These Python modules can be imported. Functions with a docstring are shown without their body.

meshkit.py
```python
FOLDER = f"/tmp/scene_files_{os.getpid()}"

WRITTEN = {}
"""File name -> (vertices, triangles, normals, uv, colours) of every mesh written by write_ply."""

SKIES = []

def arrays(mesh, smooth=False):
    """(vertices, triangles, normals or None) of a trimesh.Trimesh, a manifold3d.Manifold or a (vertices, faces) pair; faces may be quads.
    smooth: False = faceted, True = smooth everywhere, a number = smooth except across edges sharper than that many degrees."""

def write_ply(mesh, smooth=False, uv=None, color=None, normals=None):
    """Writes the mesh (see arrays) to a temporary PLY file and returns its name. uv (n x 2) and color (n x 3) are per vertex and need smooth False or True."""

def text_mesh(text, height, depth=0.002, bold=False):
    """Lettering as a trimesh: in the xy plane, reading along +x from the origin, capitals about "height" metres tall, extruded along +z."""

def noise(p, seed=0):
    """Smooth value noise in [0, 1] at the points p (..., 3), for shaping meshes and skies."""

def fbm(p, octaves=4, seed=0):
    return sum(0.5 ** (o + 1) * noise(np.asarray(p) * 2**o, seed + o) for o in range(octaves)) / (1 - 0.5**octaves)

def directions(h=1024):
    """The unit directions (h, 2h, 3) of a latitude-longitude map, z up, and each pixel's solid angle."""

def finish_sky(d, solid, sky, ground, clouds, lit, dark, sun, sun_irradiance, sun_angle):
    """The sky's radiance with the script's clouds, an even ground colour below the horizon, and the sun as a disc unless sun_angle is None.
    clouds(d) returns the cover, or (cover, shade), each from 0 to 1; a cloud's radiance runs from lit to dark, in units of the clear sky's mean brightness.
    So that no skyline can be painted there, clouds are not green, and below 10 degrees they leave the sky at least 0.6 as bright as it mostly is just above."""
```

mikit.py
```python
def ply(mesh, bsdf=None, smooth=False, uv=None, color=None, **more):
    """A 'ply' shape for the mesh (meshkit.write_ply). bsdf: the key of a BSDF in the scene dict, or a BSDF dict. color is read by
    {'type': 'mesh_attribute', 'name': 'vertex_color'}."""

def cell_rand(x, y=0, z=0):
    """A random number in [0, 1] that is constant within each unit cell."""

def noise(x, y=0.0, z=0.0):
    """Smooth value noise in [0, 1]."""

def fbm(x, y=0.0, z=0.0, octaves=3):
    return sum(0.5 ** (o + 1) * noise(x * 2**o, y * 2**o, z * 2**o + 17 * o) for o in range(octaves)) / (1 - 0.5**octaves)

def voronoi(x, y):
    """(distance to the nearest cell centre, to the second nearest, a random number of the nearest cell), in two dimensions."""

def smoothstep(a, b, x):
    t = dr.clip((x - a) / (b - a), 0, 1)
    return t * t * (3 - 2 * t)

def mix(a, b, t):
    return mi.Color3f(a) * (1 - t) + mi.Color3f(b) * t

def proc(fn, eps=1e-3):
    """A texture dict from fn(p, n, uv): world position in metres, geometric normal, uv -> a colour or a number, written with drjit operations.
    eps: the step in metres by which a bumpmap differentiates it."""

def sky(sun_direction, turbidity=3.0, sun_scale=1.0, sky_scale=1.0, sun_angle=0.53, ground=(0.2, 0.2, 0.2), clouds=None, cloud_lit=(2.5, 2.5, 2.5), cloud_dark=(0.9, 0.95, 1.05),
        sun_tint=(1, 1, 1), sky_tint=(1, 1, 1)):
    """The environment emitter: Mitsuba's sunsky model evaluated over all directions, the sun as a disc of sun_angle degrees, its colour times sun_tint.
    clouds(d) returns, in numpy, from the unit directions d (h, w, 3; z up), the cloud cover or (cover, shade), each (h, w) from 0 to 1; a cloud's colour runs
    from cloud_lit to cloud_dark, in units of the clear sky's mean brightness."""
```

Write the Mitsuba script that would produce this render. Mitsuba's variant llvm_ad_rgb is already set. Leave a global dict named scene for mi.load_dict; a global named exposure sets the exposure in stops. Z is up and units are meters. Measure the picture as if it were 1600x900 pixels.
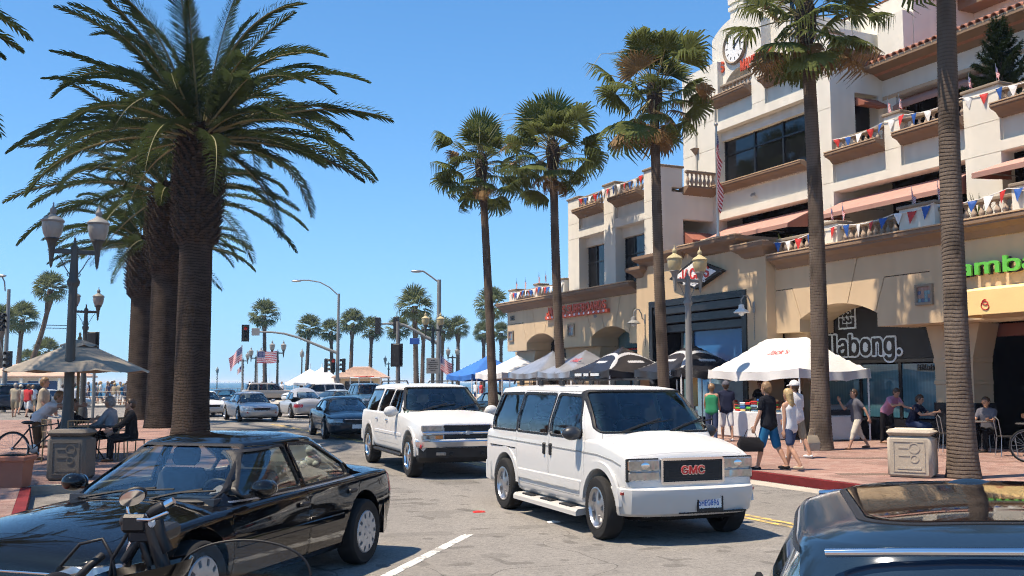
import math, random
import numpy as np, trimesh, mitsuba as mi, drjit as dr
import manifold3d as m3
import mikit, meshkit
from mikit import proc, noise, fbm, voronoi, cell_rand, smoothstep, mix
from shapely.geometry import Polygon, LineString, Point, box as sbox
from shapely import affinity, union_all

# ---------------------------------------------------------------- camera, sky, exposure
# x: across the street towards the shopping building, y: along the street towards the ocean, z: up
FOC, EYE, YAW = 1554.0, 1.78, math.radians(24.5)
PIT = math.atan(147 / FOC)
FH = np.array([math.sin(YAW), math.cos(YAW), 0.0]); RT = np.array([math.cos(YAW), -math.sin(YAW), 0.0]); ZZ = np.array([0, 0, 1.0])
FW = FH * math.cos(PIT) + ZZ * math.sin(PIT); UP = ZZ * math.cos(PIT) - FH * math.sin(PIT); EYEP = np.array([0, 0, EYE])
T4 = mi.ScalarTransform4f
scene, labels = {}, {}
scene['camera'] = {'type': 'perspective', 'fov': 2 * math.degrees(math.atan(800 / FOC)), 'fov_axis': 'x', 'near_clip': 0.05, 'far_clip': 60000.0,
                   'to_world': T4().look_at(origin=EYEP.tolist(), target=(EYEP + FW).tolist(), up=[0, 0, 1])}
SUN_EL = math.radians(65)
SUN = [-math.cos(SUN_EL), 0.035 * math.cos(SUN_EL), math.sin(SUN_EL)]


def sea_haze(d):            # thin marine haze that pales the lowest few degrees
    el = np.degrees(np.arcsin(np.clip(d[..., 2], 0, 1)))
    return 0.8 * np.exp(-el / 5.0)


scene['sky'] = mikit.sky(SUN, clouds=sea_haze, cloud_lit=(1.05, 1.75, 2.45), turbidity=3.0, ground=(0.16, 0.15, 0.14), sky_tint=(0.60, 0.94, 1.12))
exposure = 2.3


def ray(px, py):
    return FW + RT * (px - 800) / FOC + UP * (450 - py) / FOC


def gp(px, py, z=0.0):      # surveyed point of the ground
    d = ray(px, py)
    return EYEP + d * (z - EYE) / d[2]


def dp(px, py, dep):        # surveyed point at a known distance
    d = ray(px, py)
    return EYEP + d * dep / (d @ FH)


# ---------------------------------------------------------------- scene keys
_n = {}


def num(k):
    i = _n.get(k, 0)
    _n[k] = i + 1
    return k if i == 0 else f'{k}_{i:03d}'


def tmat(loc=(0, 0, 0), yaw=0.0, s=1.0):
    m = np.eye(4)
    c, n = math.cos(yaw), math.sin(yaw)
    m[:3, :3] = np.array([[c, -n, 0], [n, c, 0], [0, 0, 1]]) * s
    m[:3, 3] = loc
    return m


class Th:
    """One thing; p() adds a part (or, with sub, a part of that part)."""

    def __init__(s, name, label=None, cat=None, group=None, kind=None, M=None):
        s.k, s.M = num(name), M
        d = {}
        if label: d['label'] = label
        if cat: d['category'] = cat
        if group: d['group'] = group
        if kind: d['kind'] = kind
        labels[s.k] = d

    def p(s, name, mesh, mat=None, sub=None, smooth=30, label=None, kind=None, M=None, **kw):
        k = num((sub or s.k) + '__' + name)
        d = dict(mesh) if isinstance(mesh, dict) else ply(mesh, mat, smooth, **kw)
        m = M if s.M is None else (s.M if M is None else s.M @ M)
        if m is not None: d['to_world'] = T4(np.asarray(m, float))
        scene[k] = d
        if label or kind: labels[k] = {a: b for a, b in (('label', label), ('kind', kind)) if b}
        return k


def one(name, mesh, mat, label=None, cat=None, group=None, kind=None, smooth=30, M=None, **kw):
    k = num(name)
    d = dict(mesh) if isinstance(mesh, dict) else ply(mesh, mat, smooth, **kw)
    if M is not None: d['to_world'] = T4(np.asarray(M, float))
    scene[k] = d
    labels[k] = {a: b for a, b in (('label', label), ('category', cat), ('group', group), ('kind', kind)) if b}
    return k


# ---------------------------------------------------------------- mesh helpers
Man = m3.Manifold


def tm(m):
    if isinstance(m, Man):
        q = m.to_mesh()
        return trimesh.Trimesh(np.array(q.vert_properties[:, :3]), np.array(q.tri_verts), process=False)
    return m


def mn(t):
    return Man(m3.Mesh(np.asarray(t.vertices, np.float32), np.asarray(t.faces, np.uint32)))


def ply(mesh, mat, smooth=30, **kw):
    return mikit.ply(tm(mesh), mat, smooth=smooth, **kw)


def cat(*ms):
    L = []
    for m in ms:
        L += [tm(q) for q in m] if isinstance(m, (list, tuple)) else [tm(m)]
    return trimesh.util.concatenate(L)


def bx(x0, x1, y0, y1, z0, z1, c=0.0):
    a, b = np.array([x0, y0, z0], float), np.array([x1, y1, z1], float)
    if c <= 0:
        return trimesh.Trimesh(*_cube(a, b), process=False)
    c = min(c, 0.45 * float((b - a).min()))
    pts = []
    for k in range(3):
        lo, hi = a + c, b - c
        lo[k], hi[k] = a[k], b[k]
        pts += [[(lo, hi)[i][0], (lo, hi)[j][1], (lo, hi)[l][2]] for i in (0, 1) for j in (0, 1) for l in (0, 1)]
    return tm(Man.hull_points(np.array(pts, np.float32)))


def _cube(a, b):
    v = np.array([[x, y, z] for x in (a[0], b[0]) for y in (a[1], b[1]) for z in (a[2], b[2])])
    f = np.array([[0, 1, 3], [0, 3, 2], [4, 6, 7], [4, 7, 5], [0, 4, 5], [0, 5, 1], [2, 3, 7], [2, 7, 6], [0, 2, 6], [0, 6, 4], [1, 5, 7], [1, 7, 3]])
    return v, f


def poly(p):
    return p if hasattr(p, 'exterior') or hasattr(p, 'geoms') else Polygon(p)


def ext(p, a, b, axis='z'):
    """Extrudes a polygon: axis z takes (x, y), y takes (x, z), x takes (y, z)."""
    out = []
    p = poly(p)
    rings = []
    for g in getattr(p, 'geoms', [p]):
        if g.geom_type != 'Polygon' or g.is_empty: continue
        rings += [np.array(r.coords)[:-1] for r in [g.exterior, *g.interiors]]
    m = Man.extrude(m3.CrossSection(rings, m3.FillRule.EvenOdd), b - a).translate((0, 0, a))
    M = {'z': [[1, 0, 0, 0], [0, 1, 0, 0], [0, 0, 1, 0]], 'y': [[1, 0, 0, 0], [0, 0, 1, 0], [0, 1, 0, 0]], 'x': [[0, 0, 1, 0], [1, 0, 0, 0], [0, 1, 0, 0]]}[axis]
    return m.transform(np.array(M, float))


def tube(pts, r, n=8, cap=True):
    pts = np.asarray(pts, float)
    r = np.broadcast_to(np.asarray(r, float), (len(pts),))
    t = np.gradient(pts, axis=0)
    t /= np.linalg.norm(t, axis=1, keepdims=True) + 1e-12
    a = np.cross(t[0], [0, 0, 1] if abs(t[0][2]) < 0.9 else [1, 0, 0])
    V = []
    ang = np.arange(n) / n * 2 * math.pi
    for i in range(len(pts)):
        a = a - t[i] * (a @ t[i])
        a /= np.linalg.norm(a) + 1e-12
        b = np.cross(t[i], a)
        V.append(pts[i] + r[i] * (np.cos(ang)[:, None] * a + np.sin(ang)[:, None] * b))
    V = np.vstack(V)
    F = []
    for i in range(len(pts) - 1):
        for j in range(n):
            k = (j + 1) % n
            F += [[i * n + j, i * n + k, (i + 1) * n + k], [i * n + j, (i + 1) * n + k, (i + 1) * n + j]]
    if cap:
        V = np.vstack([V, pts[0], pts[-1]])
        e = len(V)
        o = (len(pts) - 1) * n
        for j in range(n):
            k = (j + 1) % n
            F += [[e - 2, k, j], [e - 1, o + j, o + k]]
    return trimesh.Trimesh(V, np.array(F), process=False)


def lathe(prof, n=24, at=(0, 0, 0), cap=True):
    """prof: (radius, z) from bottom to top."""
    prof = np.maximum(np.asarray(prof, float), [[1e-4, -1e9]])
    ang = np.arange(n) / n * 2 * math.pi
    V = np.vstack([np.c_[r * np.cos(ang), r * np.sin(ang), np.full(n, z)] for r, z in prof])
    F = []
    m = len(prof)
    for i in range(m - 1):
        for j in range(n):
            k = (j + 1) % n
            F += [[i * n + j, i * n + k, (i + 1) * n + k], [i * n + j, (i + 1) * n + k, (i + 1) * n + j]]
    V = np.vstack([V, [0, 0, prof[0][1]], [0, 0, prof[-1][1]]])
    e, o = len(V), (m - 1) * n
    for j in range(n if cap else 0):
        k = (j + 1) % n
        F += [[e - 2, k, j], [e - 1, o + j, o + k]]
    return trimesh.Trimesh(V + np.asarray(at, float), np.array(F), process=False)


def ico(c, r, sub=2, s=(1, 1, 1)):
    m = trimesh.creation.icosphere(subdivisions=sub, radius=1)
    m.vertices = m.vertices * np.asarray(r) * np.asarray(s) + np.asarray(c)
    return m


def xf(mesh, M):
    m = tm(mesh).copy()
    M = np.asarray(M, float)
    m.vertices = np.asarray(m.vertices) @ M[:3, :3].T + M[:3, 3]
    if np.linalg.det(M[:3, :3]) < 0: m.faces = np.asarray(m.faces)[:, ::-1]
    return m


def frame(o, ex, ey, ez=None):
    ex, ey = np.asarray(ex, float), np.asarray(ey, float)
    ez = np.cross(ex, ey) if ez is None else np.asarray(ez, float)
    m = np.eye(4)
    m[:3, 0], m[:3, 1], m[:3, 2], m[:3, 3] = ex, ey, ez, o
    return m


def rot(ax, deg):
    return trimesh.transformations.rotation_matrix(math.radians(deg), {'x': [1, 0, 0], 'y': [0, 1, 0], 'z': [0, 0, 1]}[ax])


def tr(x, y, z):
    m = np.eye(4)
    m[:3, 3] = x, y, z
    return m


def grid(x0, x1, y0, y1, z, nx=1, ny=1):
    xs, ys = np.linspace(x0, x1, nx + 1), np.linspace(y0, y1, ny + 1)
    X, Y = np.meshgrid(xs, ys)
    v = np.c_[X.ravel(), Y.ravel(), np.full(X.size, z)]
    i = np.arange(nx * ny)
    a = i // nx * (nx + 1) + i % nx
    f = np.vstack([np.c_[a, a + 1, a + nx + 2], np.c_[a, a + nx + 2, a + nx + 1]])
    return trimesh.Trimesh(v, f, process=False)


def text(s, h, depth=0.02, bold=False):
    return meshkit.text_mesh(s, h, depth, bold)


def wall_text(s, h, x, y, z, depth=0.03, bold=True, w=None):
    """Lettering on a wall that faces the street: starts at y and reads towards the camera (-y)."""
    t = text(s, h, depth, bold)
    if w: t.vertices[:, 0] *= w / np.ptp(t.vertices[:, 0])
    return xf(t, frame((x, y, z), (0, -1, 0), (0, 0, 1)))


def text_poly(s, h, bold=True):
    t = meshkit.text_mesh(s, h, 0.01, bold)
    up_ = t.face_normals[:, 2] > 0.9
    return union_all([Polygon(q[:, :2]).buffer(1e-5) for q in t.triangles[up_]])


def fill(g):
    return union_all([Polygon(q.exterior) for q in getattr(g, 'geoms', [g])])


# ---------------------------------------------------------------- materials
def C(r, g, b, k=1.0):
    f = lambda v: (v / 12.92 if v <= 0.04045 else ((v + 0.055) / 1.055) ** 2.4) * k
    return [f(r / 255), f(g / 255), f(b / 255)]


def mat(name, base, rough=0.6, spec=0.5, metal=0.0, cc=0.0, bump=None, scale=1.0, two=True, **kw):
    b = {'type': 'rgb', 'value': base} if isinstance(base, (list, tuple)) else base
    d = {'type': 'principled', 'base_color': b, 'roughness': rough, 'specular': spec, 'metallic': metal, **kw}
    if cc: d.update(clearcoat=cc, clearcoat_gloss=0.97)
    if bump: d = {'type': 'bumpmap', 'scale': scale, 'tex': bump, 'bsdf': d}
    scene['m_' + name] = {'type': 'twosided', 'bsdf': d} if two else d
    return 'm_' + name


def speck(base, amp=0.15, s=3.0, fine=60.0, famp=0.05):
    base = list(base)

    def f(p, n, uv):
        a = fbm(p.x * s, p.y * s, p.z * s, 3)
        b = noise(p.x * fine, p.y * fine, p.z * fine)
        return mi.Color3f(base) * (1 - amp - famp + 2 * amp * a + 2 * famp * b)
    return proc(f)
# ---------------------------------------------------------------- materials of the setting
def f_asphalt(p, n, uv):
    big = fbm(p.x * 0.35, p.y * 0.22, 0.0, 4)
    mid = fbm(p.x * 2.3, p.y * 1.6, 3.0, 3)
    fine = noise(p.x * 70, p.y * 70, 1.0)
    grit = noise(p.x * 28 + 5, p.y * 28, 2.0)
    v = 0.158 + 0.045 * (big - 0.5) + 0.03 * (mid - 0.5) + 0.05 * (fine - 0.5) + 0.035 * (grit - 0.5)
    d1, d2, w = voronoi(p.x * 0.32 + 0.35 * noise(p.x * 1.5, p.y * 1.5, 4.0), p.y * 0.22 + 0.3 * noise(p.x * 1.7, p.y * 1.3, 9.0))
    crack = smoothstep(0.012, 0.0, d2 - d1) * smoothstep(0.35, 0.6, noise(p.x * 0.7, p.y * 0.7, 8.0))
    spot = smoothstep(0.74, 0.82, noise(p.x * 1.9, p.y * 2.3, 21.0)) * 0.16 + smoothstep(0.80, 0.86, noise(p.x * 5.1, p.y * 4.3, 31.0)) * 0.3
    lane = smoothstep(0.55, 0.0, dr.abs(p.x - 6.6)) * 0.10 * smoothstep(0.3, 0.7, noise(p.x * 0.8, p.y * 0.3, 5.0))
    tar = smoothstep(0.035, 0.015, dr.abs(p.x - 4.9 - 0.25 * noise(p.y * 0.35, 2.0, 1.0) - 0.05 * noise(p.y * 3.0, 7.0, 1.0))) * smoothstep(0.3, 0.5, noise(p.y * 0.25, 3.0, 3.0))
    v = v * (1 - 0.45 * crack) * (1 - spot) * (1 - lane) * (1 - 0.45 * tar)
    return mi.Color3f(v * 1.06, v, v * 0.92)


def f_asphalt_b(p, n, uv):
    return noise(p.x * 70, p.y * 70, 1.0) * 0.6 + noise(p.x * 28 + 5, p.y * 28, 2.0)


mat('asphalt', proc(f_asphalt), 0.85, 0.3, bump=proc(f_asphalt_b, 2e-3), scale=0.006)


def f_paver(p, n, uv):
    a, b = p.x * 4.8, p.y * 9.6
    row = dr.floor(b)
    a = a + 0.5 * (row - 2 * dr.floor(row / 2))
    r = cell_rand(dr.floor(a), row, 1)
    fa, fb = a - dr.floor(a), b - row
    joint = smoothstep(0.0, 0.04, fa) * smoothstep(0.0, 0.08, fb)
    big = fbm(p.x * 0.5, p.y * 0.5, 1.0, 4)
    gr = noise(p.x * 40, p.y * 40, 1.0)
    st = 1 - 0.22 * smoothstep(0.66, 0.82, noise(p.x * 1.6, p.y * 1.1, 3.0))
    k = (0.72 + 0.5 * big + 0.12 * (r - 0.5) + 0.2 * (gr - 0.5)) * (0.8 + 0.2 * joint) * st
    return mix((0.205, 0.118, 0.097), (0.225, 0.155, 0.132), r) * k


mat('paver', proc(f_paver), 0.8, 0.3)
mat('kerb', speck(C(150, 143, 132), 0.25, 2.0, 40, 0.1), 0.85, 0.3)
mat('kerb_red', speck(C(98, 30, 32), 0.4, 3.0, 30, 0.15), 0.75, 0.3)
mat('plaza', speck(C(150, 146, 138), 0.1, 0.3, 8, 0.05), 0.85, 0.3)


def f_line(rgb):
    def f(p, n, uv):
        w = smoothstep(0.42, 0.62, fbm(p.x * 9, p.y * 9, 2.0, 3) * 0.8 + 0.2 * noise(p.x * 60, p.y * 60, 0.0))
        return mix(rgb, (0.13, 0.125, 0.115), w * 0.75)
    return proc(f)


mat('line_white', f_line((0.62, 0.61, 0.57)), 0.7)
mat('line_yellow', f_line((0.52, 0.36, 0.10)), 0.7)
mat('sand', speck(C(150, 140, 122), 0.1, 0.2, 5, 0.05), 0.9, 0.2)


def f_seab(p, n, uv):
    return fbm(p.x * 0.11, p.y * 0.25, 0.0, 3)


mat('sea', [0.02, 0.085, 0.14], 0.35, 0.4, bump=proc(f_seab, 0.3), scale=0.8)


def stucco(rgb, seam=None):
    def f(p, n, uv):
        a = fbm(p.x * 0.9 + p.y * 0.9, p.y * 0.3, p.z * 1.1, 4)
        drip = noise((p.x + p.y) * 5.0, p.z * 0.35, 3.0)
        b = noise(p.x * 55, p.y * 55, p.z * 55)
        return mi.Color3f(rgb) * (0.86 + 0.16 * a + 0.025 * (b - 0.5) + 0.09 * (drip - 0.5))
    return proc(f)


def f_stb(p, n, uv):
    return noise(p.x * 38, p.y * 38, p.z * 38)


mat('white_wall', stucco([0.70, 0.675, 0.60]), 0.85, 0.25)
mat('tan_wall', stucco([0.56, 0.425, 0.275]), 0.85, 0.25)
mat('cornice', stucco([0.23, 0.155, 0.105]), 0.8, 0.3)
mat('cap', stucco([0.26, 0.21, 0.16]), 0.8, 0.3)
mat('cream_trim', stucco([0.55, 0.40, 0.26]), 0.8, 0.3)
mat('baluster', stucco([0.36, 0.29, 0.23]), 0.8, 0.3)
mat('groove', [0.09, 0.07, 0.055], 0.9, 0.2)
mat('dark_glass', [0.006, 0.007, 0.009], 0.04, 0.6)
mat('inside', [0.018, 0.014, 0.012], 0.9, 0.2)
mat('black_frame', [0.012, 0.012, 0.014], 0.35, 0.5)
mat('black_stone', speck([0.02, 0.02, 0.023], 0.3, 6, 40, 0.1), 0.3, 0.5)
mat('tile', speck(C(160, 112, 92), 0.3, 3.0, 20, 0.1), 0.75, 0.3)
mat('awning', speck(C(160, 124, 114), 0.1, 1.5, 90, 0.05), 0.85, 0.2)
mat('awning_dark', speck(C(142, 92, 78), 0.1, 1.5, 90, 0.05), 0.85, 0.2)
mat('yellow_cloth', speck(C(232, 200, 138), 0.08, 1.5, 90, 0.04), 0.8, 0.2)
mat('bronze', [0.05, 0.042, 0.036], 0.45, 0.5)
mat('steel', [0.42, 0.42, 0.41], 0.35, 0.5, metal=0.85)
mat('grey_metal', speck([0.22, 0.22, 0.215], 0.12, 1.5), 0.5, 0.5)
mat('white_plain', [0.72, 0.72, 0.71], 0.55)
mat('black_plain', [0.012, 0.012, 0.012], 0.6)
mat('red_plain', [0.50, 0.030, 0.022], 0.5)
mat('blue_plain', [0.02, 0.085, 0.33], 0.55)
mat('orange_red', speck([0.55, 0.085, 0.035], 0.25, 4), 0.5)
mat('green_letter', [0.10, 0.42, 0.06], 0.45)
mat('silver_letter', [0.60, 0.65, 0.67], 0.45)


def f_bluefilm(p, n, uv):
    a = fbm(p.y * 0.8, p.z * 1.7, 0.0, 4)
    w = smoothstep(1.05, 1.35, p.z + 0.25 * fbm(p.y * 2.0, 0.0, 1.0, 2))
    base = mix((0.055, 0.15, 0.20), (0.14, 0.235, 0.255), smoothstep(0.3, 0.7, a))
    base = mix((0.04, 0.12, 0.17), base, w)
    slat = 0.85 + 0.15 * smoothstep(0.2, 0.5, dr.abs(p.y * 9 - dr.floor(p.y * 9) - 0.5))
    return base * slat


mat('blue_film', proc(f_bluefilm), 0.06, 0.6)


def f_poster(p, n, uv):   # printed surf poster in the entrance window
    a = fbm(p.y * 1.2, p.z * 1.6, 2.0, 4)
    wave = smoothstep(0.35, 0.75, fbm(p.y * 1.7 + 0.6 * p.z, p.z * 2.2, 7.0, 4) + 0.25 * (2.3 - p.z))
    c = mix((0.03, 0.13, 0.32), (0.02, 0.07, 0.2), a)
    return mix(c, (0.22, 0.36, 0.45), wave * smoothstep(3.3, 1.8, p.z) * 0.8)


mat('poster', proc(f_poster), 0.12, 0.5)

# ---------------------------------------------------------------- ground, road, pavements, sea
def slab(name, pts, z0, z1, m, **kw):
    return one(name, ext(Polygon(pts), z0, z1), m, kind='structure', smooth=False, **kw)


one('ground', grid(-400, 500, -60, 128, -0.03, 8, 4), 'm_sand', kind='structure', smooth=False)
one('road', grid(-160, 240, -40, 76, 0.0, 8, 6), 'm_asphalt', kind='structure', smooth=False)
one('sea', grid(-30000, 30000, 128, 40000, -3.0, 4, 4), 'm_sea', kind='structure', smooth=False)
RP = Polygon([(11.75, -30), (60, -30), (60, 47.0), (16, 47.0), (13.2, 45.8), (11.9, 43.5)]).buffer(-0.3).buffer(0.3)
one('pavement', ext(RP, -0.05, 0.15), 'm_paver', 'red brick pavement in front of the shops', kind='structure', smooth=False)
kr = RP.buffer(0.15).difference(RP.buffer(0.002)).intersection(sbox(10, -30, 14.5, 46.9))
one('kerb', ext(kr.intersection(sbox(10, 5, 15, 30)), -0.05, 0.146), 'm_kerb_red', 'red painted kerb of the right pavement', kind='structure', smooth=False)
one('kerb', ext(kr.difference(sbox(10, 5, 15, 30)), -0.05, 0.146), 'm_kerb', kind='structure', smooth=False)
one('gutter', ext(sbox(11.15, -30, 11.6, 43), -0.04, 0.004), 'm_kerb', kind='structure', smooth=False)
LP = Polygon([(-60, -30), (-0.45, -30), (-0.45, 17.7), (0.6, 17.9), (3.4, 20.6), (4.3, 23.5), (4.3, 44), (3.2, 47), (0.5, 48.4), (-60, 48.4)]).buffer(-0.3).buffer(0.3)
one('pavement', ext(LP, -0.05, 0.15), 'm_paver', 'red brick pavement under the palms and cafe table', kind='structure', smooth=False)
kl = LP.buffer(0.15).difference(LP.buffer(0.002)).intersection(sbox(-2, -30, 8, 48.3))
one('kerb', ext(kl.intersection(sbox(-2, 8, -0.1, 17.5)), -0.05, 0.146), 'm_kerb_red', 'red painted kerb beside the terracotta pot', kind='structure', smooth=False)
one('kerb', ext(kl.difference(sbox(-2, 8, -0.1, 17.5)), -0.05, 0.146), 'm_kerb', kind='structure', smooth=False)
one('plaza', ext(Polygon([(-200, 76), (260, 76), (260, 127), (-200, 127)]), -0.05, 0.15), 'm_plaza', kind='structure', smooth=False)
for x in (8.32, 8.50):
    one('yellow_line', grid(x - 0.05, x + 0.05, -20, 43, 0.004, 1, 40), 'm_line_yellow', kind='structure', smooth=False)
L = LineString([(0.2, 5.75), (4.47, 11.03)]).buffer(0.055, cap_style=2)
one('parking_line', ext(L, -0.01, 0.004), 'm_line_white', kind='structure', smooth=False)
for y in (46.0, 48.8):
    one('crosswalk_line', grid(4.8, 11.0, y, y + 0.3, 0.004), 'm_line_white', kind='structure', smooth=False)
for i in range(9):
    one('lane_line', grid(-60 + 9 * i, -57 + 9 * i, 62, 62.12, 0.004), 'm_line_white', kind='structure', smooth=False)
mat('patch', speck([0.11, 0.075, 0.06], 0.2, 5), 0.8)
for px, py in ((1355, 716), (1378, 741)):
    g = gp(px, py, 0.15)
    one('pavement_plate', ext(sbox(-0.75, -0.14, 0.75, 0.14).buffer(0.04), 0.1, 0.154), 'm_patch', kind='structure', smooth=False, M=tmat((g[0], g[1], 0), YAW * -1 + 0.02))

for px, py, m, w in ((748, 801, 'm_red_plain', 'small red scrap of litter on the road'), (865, 817, 'm_white_plain', 'small white paper scrap on the road before the van')):
    g = gp(px, py)
    v = np.array([[-.09, -.03, 0.004], [.09, -.025, 0.004], [.1, .03, 0.015], [-.08, .035, 0.02], [0, 0, 0.03]]) + [g[0], g[1], 0]
    one('litter', trimesh.Trimesh(v, [[0, 1, 4], [1, 2, 4], [2, 3, 4], [3, 0, 4]], process=False), m, w, 'litter', smooth=False)

# light sea air over the whole place
scene['haze_medium'] = {'type': 'homogeneous', 'albedo': {'type': 'rgb', 'value': [0.95, 0.96, 0.97]}, 'sigma_t': {'type': 'rgb', 'value': [0.00014, 0.00018, 0.00025]}}
scene['haze'] = {'type': 'cube', 'to_world': T4().translate([0, 17900, 9]).scale([31000, 23000, 13]), 'bsdf': {'type': 'null'}, 'interior': {'type': 'ref', 'id': 'haze_medium'}}
labels['haze'] = {'kind': 'stuff', 'label': 'thin sea haze between here and the horizon'}
scene['camera']['medium'] = {'type': 'ref', 'id': 'haze_medium'}
# ---------------------------------------------------------------- the shopping building
A, E_, LB, BB, CC = 20.2, 19.85, 20.5, 22.9, 25.2
B = Th('shopping_building', 'white and tan stucco shopping building with clock gable, arches and balustraded terraces', 'building')


def rect(y0, y1, z0, z1):
    return sbox(y0, z0, y1, z1)


def arch(y0, y1, z0, spring, apex, n=24):
    c, h, r = (y0 + y1) / 2, (y1 - y0) / 2, apex - spring
    R = (h * h + r * r) / (2 * r)
    a0 = math.asin(min(1, h / R))
    top = [(c + R * math.sin(a), apex - R + R * math.cos(a)) for a in np.linspace(a0, -a0, n)]
    return Polygon([(y0, z0), (y1, z0)] + top)


# ground floor band with its arches and joints
arches = [(39.7, 42.65), (33.3, 36.36), (20.41, 23.52), (11.2, 14.6)]
cut = union_all([arch(a, b, 3.0, 3.65, 4.02) for a, b in arches])
joints = []
for a, b in arches:
    c = (a + b) / 2
    for s in (-1, 1):
        joints += [LineString([(c + s * 0.45, 4.0), (c + s * 0.9, 5.3)]), LineString([(c + s * 1.5, 3.7), (c + s * 1.85, 4.6), (c + s * 3.4, 4.6)])]
jn = union_all([j.buffer(0.013, cap_style=2) for j in joints])
for y0, y1 in ((4.0, 24.6), (32.19, 44.86)):
    w = rect(y0, y1, 3.28, 5.3).difference(cut)
    B.p('street_wall', ext(w.difference(jn), A, A + 0.03, 'x'), 'm_tan_wall', smooth=False)
    B.p('street_wall', ext(w, A + 0.03, A + 1.3, 'x'), 'm_tan_wall', smooth=False)
    B.p('wall_joint', ext(w.intersection(jn), A + 0.026, A + 0.034, 'x'), 'm_groove', smooth=False)


def corn(y0, y1, x, top, h=0.42, o=0.45, m='m_cornice', back=0.3):
    """A moulded cornice along the street; the profile in (x, z) leans out to the street."""
    pr = [(x, top - h), (x - 0.12 * o, top - h), (x - 0.2 * o, top - 0.86 * h), (x - 0.4 * o, top - 0.62 * h), (x - 0.72 * o, top - 0.44 * h), (x - 0.9 * o, top - 0.40 * h), (x - 0.9 * o, top - 0.3 * h),
          (x - o, top - 0.26 * h), (x - o, top - 0.05), (x - o + 0.02, top), (x + back, top), (x + back, top - h)]
    return ext(Polygon(pr), y0, y1, 'y')


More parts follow.
